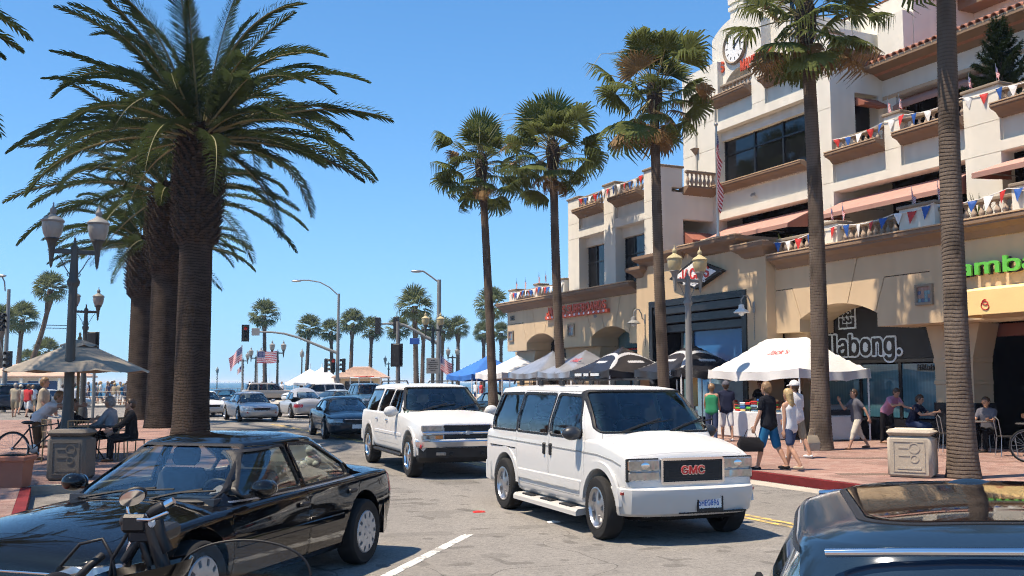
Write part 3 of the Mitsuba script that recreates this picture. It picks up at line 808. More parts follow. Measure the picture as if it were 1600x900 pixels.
t.p('lettering', lj, 'm_green_letter', smooth=False)
t.p('letter_back', xf(wall_text('jamba', 0.36, A - 0.06, 17.85, 4.36, 0.04, True, 2.55), tr(0, -0.02, -0.02)), 'm_black_plain', smooth=False)
t = Th('gable_letters', 'orange red letters under the clock dial', 'sign')
for w_, y0, z0, wd in (('S', 31.15, 13.8, 0.28), ('MAVERICKS', 29.85, 13.5, 1.9)):
    t.p('lettering', wall_text(w_, 0.4, BB + 0.24, y0, z0, 0.06, True, wd), 'm_orange_red', smooth=False)
sw = []
aa = np.linspace(0, 4.3 * math.pi, 60)
sw = tube(np.c_[np.full(60, A - 1.262), 15.9 - (0.03 + 0.012 * aa) * np.cos(aa) * (1 - aa / 30), 3.62 - 0.012 * aa + (0.02 + 0.006 * aa) * np.sin(aa)], 0.012, 5)
one('swirl_emblem', sw, 'm_red_plain', 'small red swirl emblem on the yellow awning valance', 'emblem', smooth=True)
t = Th('window_emblem', 'outlined plaque with a swirl hanging in the dark juice shop window', 'sign')
fr = sbox(16.55, 1.25, 17.25, 2.35).buffer(0.08)
t.p('outline', ext(fr.difference(fr.buffer(-0.02)), S + 1.5, S + 1.52, 'x'), 'm_silver_letter', smooth=False)
t.p('swirl', tube(np.c_[np.full(60, S + 1.5), 16.9 - (0.02 + 0.012 * aa) * np.cos(aa), 2.0 - 0.012 * aa + (0.02 + 0.008 * aa) * np.sin(aa)], 0.014, 5), 'm_red_plain', smooth=True)
t.p('lettering', wall_text('jamba', 0.13, S + 1.5, 17.2, 1.42, 0.01, True, 0.6), 'm_silver_letter', smooth=False)
# ---------------------------------------------------------------- vehicles
def paint(name, rgb, rough=0.12, cc=0.0, metal=0.0):
    return mat(name, rgb, rough, 0.55, metal, cc)


def f_white(p, n, uv):     # road film on the lower panels
    g = smoothstep(0.75, 0.25, p.z + 0.25 * (fbm(p.x * 2.2, p.y * 2.2, p.z * 4.0, 3) - 0.5)) * 0.34
    return mix((0.53, 0.53, 0.52), (0.30, 0.27, 0.23), g)


paint('paint_white', proc(f_white), 0.15)
paint('paint_black', [0.004, 0.004, 0.0045], 0.035)
paint('paint_navy', [0.016, 0.034, 0.062], 0.09, 0.0, 0.2)
paint('paint_silver', [0.42, 0.43, 0.44], 0.22, 0.0, 0.4)
paint('paint_teal', [0.016, 0.026, 0.036], 0.1, 0.0, 0.1)
paint('paint_blue', [0.03, 0.075, 0.13], 0.12)
paint('paint_pale', [0.36, 0.40, 0.42], 0.2, 0.0, 0.3)
paint('paint_tan', [0.32, 0.28, 0.24], 0.2, 0.0, 0.3)
mat('tyre', speck([0.017, 0.017, 0.017], 0.2, 9), 0.85, 0.3)
mat('chrome', [0.78, 0.78, 0.80], 0.08, 0.5, 1.0)
mat('alloy', [0.50, 0.50, 0.51], 0.25, 0.5, 0.9)
mat('hubcap', [0.42, 0.43, 0.44], 0.38, 0.5, 0.5)
mat('trim_black', [0.014, 0.014, 0.015], 0.5, 0.4)
mat('dark_plastic', [0.022, 0.027, 0.036], 0.4, 0.5)
mat('seat', speck([0.045, 0.048, 0.055], 0.15, 8), 0.85)
mat('seat_green', speck([0.075, 0.10, 0.085], 0.15, 8), 0.85)
def f_ribs(p, n, uv):
    return noise((p.x + p.y) * 34, p.z * 6, 0.0)


mat('lamp_clear', speck([0.40, 0.40, 0.385], 0.3, 9, 40, 0.15), 0.10, 0.9, 0.75, 1.0, bump=proc(f_ribs, 2e-3), scale=0.012)
mat('dash_green', speck([0.17, 0.23, 0.19], 0.15, 8), 0.85)
mat('lamp_amber', [0.55, 0.20, 0.05], 0.12, 0.6, 0.0, 1.0)
mat('lamp_red', [0.30, 0.012, 0.012], 0.12, 0.6, 0.0, 1.0)
mat('underbody', [0.01, 0.01, 0.01], 0.9, 0.2)
for nm, v, io in (('glass_clear', (0.86, 0.90, 0.89), 1.4), ('screen', (0.86, 0.87, 0.88), 1.22), ('glass_tint', (0.20, 0.21, 0.22), 1.36), ('glass_blue', (0.68, 0.78, 0.79), 1.4)):
    scene['m_' + nm] = {'type': 'thindielectric', 'int_ior': io, 'specular_transmittance': {'type': 'rgb', 'value': list(v)}}


def pch(xs, ys):
    from scipy.interpolate import PchipInterpolator
    return PchipInterpolator(np.asarray(xs, float), np.asarray(ys, float), extrapolate=True)


def lower_body(st, n=64, bulge=0.03, rs=0.09, rb=0.10, side=None):
    """st: rows (x, z_bottom, half width, z_shoulder, z_centre); a closed hull lofted along x."""
    st = np.asarray(st, float)
    f = [pch(st[:, 0], st[:, i]) for i in range(1, 5)]
    a, b = st[0, 0], st[-1, 0]
    t = (1 - np.cos(np.linspace(0, math.pi, n))) / 2
    xs = a + (b - a) * (0.45 * t + 0.55 * np.linspace(0, 1, n))
    rings = []
    for x in xs:
        zb, w, zs, zc = (float(q(x)) for q in f)
        r1, r2 = min(rb, 0.3 * (zs - zb)), min(rs, 0.3 * (zs - zb))
        P = [(0.0, zb), (0.5 * (w - r1), zb)]
        for k in np.linspace(0, math.pi / 2, 6):
            P.append((w - bulge - r1 + r1 * math.sin(k), zb + r1 - r1 * math.cos(k)))
        z0, z1 = zb + r1, zs - r2
        for q in np.linspace(0, 1, 9)[1:-1]:
            P.append((w - bulge * (2 * q - 1.1) ** 2 * 0.9, z0 + (z1 - z0) * q))
        for k in np.linspace(0, math.pi / 2, 7):
            P.append((w - bulge * 0.8 - r2 + r2 * math.cos(k), z1 + r2 * math.sin(k)))
        e = w - bulge * 0.8 - r2
        for q in np.linspace(0, 1, 7)[1:]:
            P.append((e * (1 - q), zs + (zc - zs) * (1 - (1 - q) ** 2)))
        P = np.array(P)
        left = P
        right = P[1:-1][::-1] * [-1, 1]
        ring = np.vstack([left, right])
        rings.append(np.c_[np.full(len(ring), x), ring])
    return loft(rings)


def loft(rings):
    m = len(rings[0])
    V = np.vstack(rings)
    F = []
    j = np.arange(m)
    k = (j + 1) % m
    for i in range(len(rings) - 1):
        F += [np.c_[i * m + j, (i + 1) * m + k, i * m + k], np.c_[i * m + j, (i + 1) * m + j, (i + 1) * m + k]]
    c0, c1 = len(V), len(V) + 1
    V = np.vstack([V, rings[0].mean(0), rings[-1].mean(0)])
    o = (len(rings) - 1) * m
    F += [np.c_[np.full(m, c0), j, k], np.c_[np.full(m, c1), o + k, o + j]]
    t = trimesh.Trimesh(V, np.vstack(F), process=False)
    if t.volume < 0: t.invert()
    return mn(t)


def cabin(lv, n=64, crown=0.05, d=0.0, arc=0.0, edge=0.10):
    """lv: rows (z, x_rear, x_front, half width, exponent) from the belt to the roof edge; d shrinks it all round.
    arc bows the roof along x; the roof is closed with a crowned cap."""
    lv = np.asarray(lv, float)
    g = [pch(lv[:, 0], lv[:, i]) for i in range(1, 5)]
    z0, z1 = lv[0, 0], lv[-1, 0]
    th = (np.arange(n) + 0.5) / n * 2 * math.pi
    rings = []

    def ring(z, xr, xf, w, e, zadd=0.0):
        c, s = np.cos(th), np.sin(th)
        x = (xr + xf) / 2 + (xf - xr) / 2 * np.sign(c) * np.abs(c) ** (2 / e)
        y = w * np.sign(s) * np.abs(s) ** (2 / e)
        xm, hl = (lv[-1, 1] + lv[-1, 2]) / 2, (lv[-1, 2] - lv[-1, 1]) / 2
        k = (z - z0) / (z1 - z0)
        bow = arc * np.clip(1 - ((x - xm) / hl) ** 2, -0.6, 1) * k ** 2
        return np.c_[x, y, z + zadd + bow]

    for z in np.linspace(z0, z1, 14):
        rings.append(ring(z, g[0](z) + d, g[1](z) - d, g[2](z) - d, g[3](z)))
    xr, xf, w, e = (float(q(z1)) for q in g)
    for s in (0.25, 0.5, 0.75, 1.0, 1.35, 2.0, 3.2, 5.0, 7.0, 8.4):
        sh = edge * min(s, 1.0) if s <= 1 else edge + (s - 1) / 7.4 * (w * 0.93 - edge)
        za = crown * (1 - max(0, 1 - s * 0.45) ** 2) * (0.55 + 0.45 * min(1, s / 5.0)) if s < 5 else crown
        rings.append(ring(z1, xr + d + sh * 1.2, xf - d - sh * 1.2, max(w - d - sh, 0.02), e, za - d * min(1, s)))
    return loft(rings)


def gap(p, w=0.006):
    return p.exterior.buffer(w)


def rnd(p, r):
    return Polygon(p).buffer(-r).buffer(2 * r).buffer(-r)


class Car:
    def __init__(s, th, low, cab, wells, cavity, paint_, crown=0.05, arc=0.0, edge=0.1, bulge=0.03, rs=0.09, glass='m_glass_tint', wide=1.0):
        s.t, s.paint, s.wide = th, paint_, wide
        s.low = lower_body(low, bulge=bulge, rs=rs)
        s.cab = lambda d: cabin(cab, crown=crown, d=d, arc=arc, edge=edge)
        s.out = s.low + s.cab(0.0)
        inn = s.cab(0.045)
        x0, x1, w, z0, z1 = cavity
        s.body = s.out - inn - mn(bx(x0, x1, -w, w, z0, z1))
        for x, r in wells:
            for sg in (-1, 1):
                y0 = wide - 0.30 if sg > 0 else -wide - 0.06
                s.body = s.body - Man.cylinder(0.36, r, r, 48).rotate((-90, 0, 0)).translate((x, y0, r - 0.05))
        s.parts = []

    def window(s, name, polygon, axis, lo, hi, glass, d=0.014, trim=0.022):
        p = poly(polygon)
        s.body = s.body - ext(p, lo, hi, axis)
        g = (s.cab(d) - s.cab(d + 0.007)) ^ ext(p.buffer(0.012), lo, hi, axis)
        tr_ = None
        if trim:
            tr_ = (s.cab(-0.004) - s.cab(0.03)) ^ ext(p.buffer(trim).difference(p), lo, hi, axis)
        s.parts.append((name, g, glass, tr_))

    def panel(s, name, polygon, axis, lo, hi, w=0.005):
        """Cuts a door, bonnet or lid out of the body, with a real gap round it."""
        p = poly(polygon)
        a = ext(p.buffer(-w), lo, hi, axis)
        q = s.body ^ a
        s.body = s.body - ext(p, lo, hi, axis)
        k = s.t.p(name, q, s.paint, smooth=32)
        return k

    def done(s):
        for name, g, glass, tr_ in s.parts:
            k = s.t.p(name, g, glass, smooth=32)
            if tr_ is not None: s.t.p('seal', tr_, 'm_trim_black', sub=k, smooth=32)
        return s.t.p('body', s.body, s.paint, smooth=32)


def wheel_mesh(r, w, style):
    """(tyre, rim, extra) meshes; axis along y, outer face at +y."""
    h = w / 2
    ty = lathe([(r * 0.66, -h * 0.9), (r * 0.80, -h), (r * 0.93, -h * 0.96), (r * 0.985, -h * 0.78), (r, -h * 0.5), (r, h * 0.5), (r * 0.985, h * 0.78), (r * 0.93, h * 0.96), (r * 0.80, h), (r * 0.66, h * 0.9), (r * 0.64, h * 0.6), (r * 0.64, -h * 0.6), (r * 0.66, -h * 0.9)], 48, cap=False)
    R = r * 0.655
    disc = [(R, h * 0.3), (R, h * 0.86), (R * 0.95, h * 0.92), (R * 0.91, h * 0.84)]
    base = Man.cylinder(h * 0.9, R, R, 48).translate((0, 0, -h * 0.5))
    if style == 'cover':
        m = mn(lathe([(0.0001, -0.02), (R, -0.02), (R, h * 0.84), (R * 0.95, h * 0.95), (R * 0.72, h * 1.0), (R * 0.4, h * 0.96), (R * 0.15, h * 1.02), (0.0001, h * 1.02)], 48))
        for i in range(10):
            a = i * 2 * math.pi / 10
            sl_ = Man.hull_points(np.array([(x, y, z) for x in (R * 0.66, R * 0.9) for y in (-1, 1) for z in (h * 0.5, h * 1.2)], np.float32) * [1, R * 0.085, 1])
            m = m - sl_.rotate((0, 0, math.degrees(a)))
        for i in range(5):
            a = i * 2 * math.pi / 5 + 0.3
            m = m - Man.cylinder(0.1, 0.014, 0.014, 10).translate((R * 0.3 * math.cos(a), R * 0.3 * math.sin(a), h * 0.82))
    else:
        k, dish = {'five': (5, 0.62), 'six': (6, 0.7), 'ten': (10, 0.75)}[style]
        m = mn(lathe([(0.0001, -0.01), (R, -0.01), (R, h * 0.95), (R * 0.94, h * 0.98), (R * 0.90, h * 0.80), (R * 0.80, h * dish), (R * 0.35, h * (dish + 0.14)), (R * 0.2, h * (dish + 0.22)), (0.0001, h * (dish + 0.22))], 48))
        for i in range(k):
            a = (i + 0.5) * 2 * math.pi / k
            sp = math.sin(math.pi / k) * 0.62
            hole = Polygon([(R * 0.36, -R * 0.36 * sp * 0.8), (R * 0.82, -R * 0.82 * sp), (R * 0.87, 0), (R * 0.82, R * 0.82 * sp), (R * 0.36, R * 0.36 * sp * 0.8)]).buffer(-0.012).buffer(0.012)
            m = m - ext(hole, h * 0.3, h * 1.4, 'z').rotate((0, 0, math.degrees(a)))
    M = np.eye(4)
    M[:3, :3] = np.array([[1, 0, 0], [0, 0, 1], [0, -1, 0]])  # z -> y
    return xf(ty, M), xf(m, M)


WH = {}


def wheels(t, pos, r, w, style, rim_mat, yaw=0.0):
    key = (r, w, style, rim_mat)
    if key not in WH:
        a, b = wheel_mesh(r, w, style)
        WH[key] = (ply(a, 'm_tyre', 40), ply(b, rim_mat, 25), ply(xf(lathe([(0.0001, 0), (r * 0.6, 0), (r * 0.6, 0.02), (0.0001, 0.02)], 24), frame((0, 0, 0), (1, 0, 0), (0, 0, -1))), 'm_underbody', 30))
    for (x, y) in pos:
        M = tr(x, y, r) @ (rot('z', 0) if y > 0 else rot('z', 180))
        if yaw and x > 0: M = tr(x, y, r) @ rot('z', yaw) @ (np.eye(4) if y > 0 else rot('z', 180))
        k = t.p('wheel', WH[key][2], M=M)
        t.p('tyre', WH[key][0], sub=k, M=M)
        t.p('rim', WH[key][1], sub=k, M=M)


def seats(t, xs, z, w=0.36, m='m_seat', y=(0.37, -0.37), h=0.62):
    for x in xs:
        for yy in y:
            k = t.p('car_seat', cat(bx(x - 0.1, x + 0.42, yy - 0.25, yy + 0.25, z - 0.2, z + 0.08, 0.06), xf(bx(-0.08, 0.08, -0.25, 0.25, 0, h, 0.06), tr(x - 0.08, yy, z) @ rot('y', -14))), m, smooth=40)
            t.p('headrest', xf(bx(-0.05, 0.05, -0.14, 0.14, h + 0.02, h + 0.2, 0.04), tr(x - 0.08, yy, z) @ rot('y', -14)), m, sub=k, smooth=40)


def steering(t, x, y, z, r=0.19):
    a = np.linspace(0, 2 * math.pi, 33)
    ring = tube(np.c_[0 * a, r * np.cos(a), r * np.sin(a)], 0.016, 8, cap=False)
    M = tr(x, y, z) @ rot('y', 28)
    t.p('steering_wheel', cat(xf(ring, M), xf(bx(-0.02, 0.02, -r, r, -0.03, 0.03, 0.01), M), xf(bx(-0.03, 0.02, -0.06, 0.06, -0.07, 0.06, 0.02), M), tube([(x, y, z), (x + 0.35, y, z - 0.2)], 0.03)), 'm_trim_black')


def plate(t, txt, x, y, z, face=1, w=0.31, h=0.16):
    M = frame((x, y, z), (0, face, 0), (0, 0, 1))
    k = t.p('licence_plate', xf(bx(-w / 2, w / 2, -h / 2, h / 2, 0, 0.012, 0.004), M), 'm_plate')
    t.p('plate_frame', xf(ext(sbox(-w / 2 - .012, -h / 2 - .012, w / 2 + .012, h / 2 + .012).difference(sbox(-w / 2 + .008, -h / 2 + .022, w / 2 - .008, h / 2 - .014)), 0.002, 0.018), M), 'm_trim_black', sub=k, smooth=False)
    if not txt: return
    tx = text(txt, 0.062, 0.003, True)
    tx.vertices[:, 0] -= tx.vertices[:, 0].mean()
    tx.vertices[:, 0] *= 0.26 / np.ptp(tx.vertices[:, 0])
    t.p('plate_number', xf(tx, M @ tr(0, -0.03, 0.0125)), 'm_blue_plain', sub=k, smooth=False)


mat('plate', [0.68, 0.68, 0.66], 0.4)


def mirror(t, x, y, z, m, w=0.22, h=0.15, d=0.10):
    s = 1 if y > 0 else -1
    k = t.p('door_mirror', cat(xf(ico((0, 0, 0), 1, 2, (d, w / 2, h / 2)), tr(x, y + s * w * 0.45, z)), tube([(x - 0.02, y - s * 0.03, z - 0.03), (x, y + s * 0.12, z - 0.02)], 0.03, 8)), m, smooth=60)
    t.p('mirror_glass', xf(xf(lathe([(0.0001, 0), (1, 0), (1, 0.012), (0.0001, 0.012)], 24), np.diag([h * 0.42, w * 0.42, 1, 1])), frame((x - d * 0.72, y + s * w * 0.45, z), (0, 0, 1), (0, 1, 0), (-1, 0, 0))), 'm_chrome', sub=k, smooth=20)


def wipers(t, x, z, ys, L, slope, m='m_trim_black', e=0.12):
    for y, y2 in ys:
        p = [(x + 0.06, y, z - 0.02), (x - 0.02, y + (y2 - y) * 0.4, z + e / 3), (x - e, y2, z + e)]
        t.p('wiper', cat(tube(p, 0.012, 6), tube([(x - e * 0.4, y2 + (y - y2) * 0.55, z + e * 0.46), (x - e, y2 - (y - y2) * 0.3, z + e * 0.9)], 0.009, 6)), m)


# ---------------------------------------------------------------- the white passenger van
RY = (-2, -0.35), (0.35, 2)


def both(c, name, p, axis='y', glass='m_glass_tint', **k):
    for lo, hi in RY: c.window(name, p, axis, lo, hi, glass, **k)


def doors(c, name, p, handle=None, hm='m_trim_black', hs=(0.14, 0.04)):
    for lo, hi in RY:
        k = c.panel(name, p, 'y', lo, hi)
        if handle:
            x, z, w = handle
            s_ = 1 if lo > 0 else -1
            c.t.p('handle', bx(x - hs[0] / 2, x + hs[0] / 2, s_ * w - 0.02, s_ * w + 0.02, z - hs[1] / 2, z + hs[1] / 2, 0.012), hm, sub=k)


def lens(t, c, name, xr, yr, zr, m, d):
    q = c.out.translate((d, 0, 0)) ^ ext(rnd([(yr[0], zr[0]), (yr[1], zr[0]), (yr[1], zr[1]), (yr[0], zr[1])], 0.02), xr[0], xr[1], 'x')
    t.p(name, q, m, smooth=32)


def flare(x, y, r0, r1, th, zc, z0, s_):
    g = Point(x, zc).buffer(r1, 32).difference(Point(x, zc).buffer(r0, 32)).intersection(sbox(x - 2, z0, x + 2, 3))
    a, b = sorted((s_ * y, s_ * (y + th)))
    return ext(g, a, b, 'y')


def smoothbox(x0, x1, y0, y1, z0, z1, r=0.03):
    return bx(x0, x1, y0, y1, z0, z1, r)


def bumper(pts, z):
    """Convex bar: plan outline pts (x, y >= 0 side mirrored), z rows (z, inset)."""
    P = []
    for zz, ins in z:
        for x, y in pts:
            P += [(x - ins, y - 0.3 * ins, zz), (x - ins, -y + 0.3 * ins, zz)]
    return Man.hull_points(np.array(P, np.float32))


t = Th('passenger_van', 'white passenger van with dark tinted side windows and black grille driving towards the viewer', 'van', M=tmat((6.629, 11.515, 0), -1.621))
low = [(-2.40, 0.42, 0.70, 1.06, 1.08), (-2.37, 0.34, 0.80, 1.08, 1.10), (-2.28, 0.31, 0.845, 1.09, 1.11), (-1.5, 0.30, 0.862, 1.10, 1.13), (0.9, 0.30, 0.862, 1.11, 1.18), (1.30, 0.30, 0.858, 1.105, 1.205),
       (1.65, 0.31, 0.85, 1.055, 1.125), (1.88, 0.33, 0.835, 0.995, 1.045), (2.0, 0.36, 0.815, 0.955, 0.99), (2.05, 0.38, 0.79, 0.925, 0.95), (2.065, 0.42, 0.76, 0.89, 0.90)]
cab = [(1.02, -2.38, 1.45, 0.85, 9), (1.217, -2.355, 1.30, 0.838, 9), (1.5, -2.29, 1.05, 0.755, 8.5), (1.68, -2.22, 0.86, 0.69, 8)]
c = Car(t, low, cab, [(1.479, 0.42), (-1.482, 0.42)], (-2.2, 1.2, 0.76, 0.5, 1.25), 'm_paint_white', crown=0.05, arc=0.012, edge=0.09, bulge=0.02, rs=0.05, wide=0.86)
c.window('windshield', rnd([(-0.765, 1.20), (0.765, 1.20), (0.655, 1.665), (-0.655, 1.665)], 0.05), 'x', 0.45, 1.7, 'm_glass_blue')
c.window('rear_window', rnd([(-0.68, 1.15), (0.68, 1.15), (0.6, 1.62), (-0.6, 1.62)], 0.05), 'x', -2.6, -2.0, 'm_glass_tint')
both(c, 'door_window', rnd([(0.97, 1.125), (0.72, 1.60), (0.08, 1.615), (0.05, 1.125)], 0.04), trim=0.032)
both(c, 'slider_window', rnd([(-0.03, 1.125), (-0.01, 1.615), (-1.06, 1.615), (-1.06, 1.125)], 0.03), trim=0.03)
both(c, 'quarter_window', rnd([(-1.11, 1.125), (-1.11, 1.615), (-2.02, 1.60), (-2.10, 1.125)], 0.04), trim=0.03)
doors(c, 'front_door', rnd([(0.02, 0.42), (0.02, 1.665), (0.75, 1.665), (1.06, 1.12), (1.06, 0.72), (0.98, 0.42)], 0.04), (0.10, 0.93, 0.868), hs=(0.05, 0.15))
doors(c, 'sliding_door', rnd([(0.01, 0.42), (0.01, 1.665), (-1.09, 1.665), (-1.09, 0.9), (-1.02, 0.42)], 0.04), (-0.10, 0.93, 0.868), hs=(0.05, 0.15))
c.panel('bonnet', rnd([(1.27, -0.74), (1.27, 0.74), (2.0, 0.72), (2.0, -0.72)], 0.05), 'z', 0.9, 1.3)
c.done()
for s_ in (-1, 1):
    for x in (1.479, -1.482):
        t.p('wheel_flare', flare(x, 0.842, 0.425, 0.505, 0.035, 0.37, 0.42, s_), 'm_paint_white', smooth=25)
    t.p('running_board', Man.hull_points(np.array([(x, s_ * y, z) for x in (-1.02, 0.98) for y, z in ((0.70, 0.22), (0.70, 0.30), (0.93, 0.25), (0.93, 0.20), (0.9, 0.28))], np.float32)), 'm_paint_white', smooth=25)
    t.p('side_moulding', bx(-1.0, 0.98, s_ * 0.855 - 0.018, s_ * 0.855 + 0.018, 0.48, 0.62, 0.016), 'm_paint_white')
    for a in (-0.6, 0.0, 0.6):
        t.p('step_pad', bx(a - 0.17, a + 0.17, s_ * 0.84 - 0.06, s_ * 0.84 + 0.06, 0.27, 0.30, 0.006), 'm_trim_black')
    st = (c.out.translate((0, s_ * 0.006, 0)) - c.out) ^ ext(LineString([(-2.36, 0.985), (0.9, 0.955), (1.4, 0.945), (1.75, 0.905), (1.92, 0.86)]).buffer(0.008), *((0.3, 1.5) if s_ > 0 else (-1.5, -0.3)), 'y')
    t.p('pinstripe', st, 'm_grey_metal', smooth=False)
    t.p('slider_rail', bx(-2.1, -1.12, s_ * 0.862 - 0.004, s_ * 0.862 + 0.004, 0.865, 0.88), 'm_trim_black', smooth=False)
    y0, y1 = sorted((s_ * 0.415, s_ * 0.80))
    k = t.p('headlight', cat(bx(2.02, 2.082, y0, y1, 0.805, 0.925, 0.012)), 'm_lamp_clear')
    t.p('turn_signal', bx(2.02, 2.078, y0, y1, 0.70, 0.798, 0.012), 'm_lamp_clear', sub=k)
    t.p('reflector', ico((2.07, s_ * 0.60, 0.865), 0.045, 2, (0.4, 1.6, 1)), 'm_chrome', sub=k, smooth=True)
    t.p('amber_lens', bx(2.0, 2.072, *sorted((s_ * 0.80, s_ * 0.74)), 0.81, 0.92, 0.01), 'm_lamp_amber', sub=k)
    t.p('lamp_bezel', bx(2.01, 2.05, *sorted((s_ * 0.405, s_ * 0.815)), 0.685, 0.94, 0.01), 'm_trim_black', sub=k)
    t.p('side_marker', bx(1.98, 2.01, *sorted((s_ * 0.862, s_ * 0.83)), 0.545, 0.575), 'm_lamp_red', smooth=False)
gk = t.p('grille', bx(2.03, 2.075, -0.395, 0.395, 0.665, 0.925, 0.01), 'm_trim_black')
for z in np.linspace(0.695, 0.90, 8):
    t.p('slat', bx(2.07, 2.084, -0.36, 0.36, z - 0.006, z + 0.006), 'm_trim_black', sub=gk, smooth=False)
fr = rnd([(-0.41, 0.65), (0.41, 0.65), (0.41, 0.94), (-0.41, 0.94)], 0.03)
t.p('surround', ext(fr.difference(fr.buffer(-0.028)), 2.04, 2.095, 'x'), 'm_chrome', sub=gk, smooth=30)
tx = text('GMC', 0.085, 0.02, True); tx.vertices[:, 0] -= tx.vertices[:, 0].mean(); tx.vertices[:, 0] *= 0.30 / np.ptp(tx.vertices[:, 0])
gm = text_poly('GMC', 0.085)
gm = affinity.scale(affinity.translate(gm, -(gm.bounds[0] + gm.bounds[2]) / 2, 0), 0.30 / (gm.bounds[2] - gm.bounds[0]), 1, origin=(0, 0))
t.p('badge', ext(affinity.translate(gm, 0, 0.76), 2.094, 2.104, 'x'), 'm_red_plain', sub=gk, smooth=False)
t.p('badge_edge', ext(affinity.translate(gm.buffer(0.007), 0, 0.76), 2.080, 2.095, 'x'), 'm_chrome', sub=gk, smooth=False)
t.p('front_bumper', bumper([(1.72, 0.845), (1.98, 0.845), (2.10, 0.78), (2.19, 0.62), (2.235, 0.3), (2.245, 0)], [(0.62, 0.03), (0.605, 0.0), (0.53, 0.0), (0.50, 0.015), (0.34, 0.05), (0.31, 0.09)]), 'm_paint_white', smooth=28)
t.p('air_slot', bx(2.14, 2.20, -0.25, 0.62, 0.335, 0.352), 'm_trim_black', smooth=False)
t.p('rear_bumper', bumper([(-2.6, 0.0), (-2.56, 0.5), (-2.46, 0.8), (-2.1, 0.86)], [(0.62, 0.0), (0.42, 0.0), (0.36, -0.03)]), 'm_paint_white', smooth=28)
plate(t, '5HEG896', 2.215, 0.13, 0.45)
wheels(t, [(1.479, 0.80), (1.479, -0.80), (-1.482, 0.80), (-1.482, -0.80)], 0.355, 0.22, 'five', 'm_alloy', yaw=-4)
t.p('underbody', bx(-2.2, 1.95, -0.62, 0.62, 0.24, 0.5), 'm_underbody', smooth=False)
for y in (0.95, -0.95): mirror(t, 0.92, 0.84 if y > 0 else -0.84, 1.17, 'm_dark_plastic', 0.24, 0.17, 0.09)
wipers(t, 1.30, 1.215, [(-0.5, 0.12), (0.15, 0.7)], 0.5, 0.5)
for s_ in (-1, 1):
    k = t.p('roof_rack', tube([(-1.9, s_ * 0.56, 1.755), (-1.85, s_ * 0.56, 1.81), (0.15, s_ * 0.56, 1.82), (0.25, s_ * 0.56, 1.76)], 0.016, 6), 'm_trim_black')
    for x in (-1.6, -0.9, -0.2): t.p('foot', bx(x - 0.06, x + 0.06, s_ * 0.56 - 0.02, s_ * 0.56 + 0.02, 1.73, 1.81, 0.01), 'm_trim_black', sub=k)
for x in (-1.5, -0.6): t.p('crossbar', tube([(x, -0.56, 1.815), (x, 0.56, 1.815)], 0.014, 6), 'm_trim_black')
seats(t, (0.15, -0.9), 0.75, y=(0.4, -0.4), h=0.55, m='m_seat')
dash = ext(Polygon([(0.75, 0.85), (0.8, 1.12), (1.0, 1.19), (1.25, 1.2), (1.3, 0.8)]), -0.74, 0.74, 'y')
t.p('dashboard', dash, 'm_dash_green', smooth=40)
steering(t, 0.62, 0.38, 1.12)
# ---------------------------------------------------------------- the white sport utility
t = Th('sport_utility', 'white sport utility with chrome grille bars and bow emblem behind the van', 'suv', M=tmat((7.168, 19.788, 0), -1.649))
low = [(-2.85, 0.55, 0.80, 1.15, 1.17), (-2.78, 0.45, 0.90, 1.16, 1.18), (-2.5, 0.42, 0.94, 1.17, 1.19), (-1.8, 0.40, 0.95, 1.17, 1.20), (0.9, 0.40, 0.95, 1.165, 1.23), (1.1, 0.40, 0.95, 1.16, 1.235),
       (1.7, 0.42, 0.945, 1.10, 1.17), (2.2, 0.44, 0.925, 1.04, 1.09), (2.4, 0.48, 0.90, 1.0, 1.04), (2.47, 0.5, 0.87, 0.97, 1.0), (2.49, 0.55, 0.84, 0.93, 0.95)]
cab = [(1.08, -2.82, 1.2, 0.90, 8), (1.23, -2.80, 1.056, 0.875, 8), (1.45, -2.72, 0.83, 0.80, 7.5), (1.68, -2.60, 0.56, 0.70, 7)]
c = Car(t, low, cab, [(1.776, 0.46), (-1.819, 0.46)], (-2.6, 0.95, 0.82, 0.6, 1.28), 'm_paint_white', crown=0.055, arc=0.02, edge=0.11, bulge=0.03, rs=0.06, wide=0.95)
c.window('windshield', rnd([(-0.80, 1.225), (0.80, 1.225), (0.655, 1.665), (-0.655, 1.665)], 0.05), 'x', 0.3, 1.5, 'm_glass_blue')
both(c, 'door_window', rnd([(0.80, 1.16), (0.50, 1.60), (-0.05, 1.61), (-0.1, 1.16)], 0.04))
both(c, 'door_window', rnd([(-0.22, 1.16), (-0.18, 1.61), (-1.0, 1.61), (-1.02, 1.16)], 0.04))
both(c, 'quarter_window', rnd([(-1.25, 1.16), (-1.2, 1.61), (-2.45, 1.60), (-2.6, 1.16)], 0.04), trim=0.03)
c.window('rear_window', rnd([(-0.72, 1.2), (0.72, 1.2), (0.62, 1.6), (-0.62, 1.6)], 0.05), 'x', -3.1, -2.4, 'm_glass_tint')
doors(c, 'front_door', rnd([(-0.15, 0.55), (-0.15, 1.66), (0.52, 1.66), (0.98, 1.16), (1.0, 0.9), (0.95, 0.55)], 0.04), (-0.02, 1.0, 0.955), 'm_chrome')
doors(c, 'rear_door', rnd([(-0.17, 0.55), (-0.17, 1.66), (-1.05, 1.66), (-1.12, 1.0), (-1.0, 0.55)], 0.04), (-0.95, 1.0, 0.955), 'm_chrome')
c.panel('bonnet', rnd([(1.05, -0.80), (1.05, 0.80), (2.43, 0.78), (2.43, -0.78)], 0.05), 'z', 0.95, 1.4)
c.done()
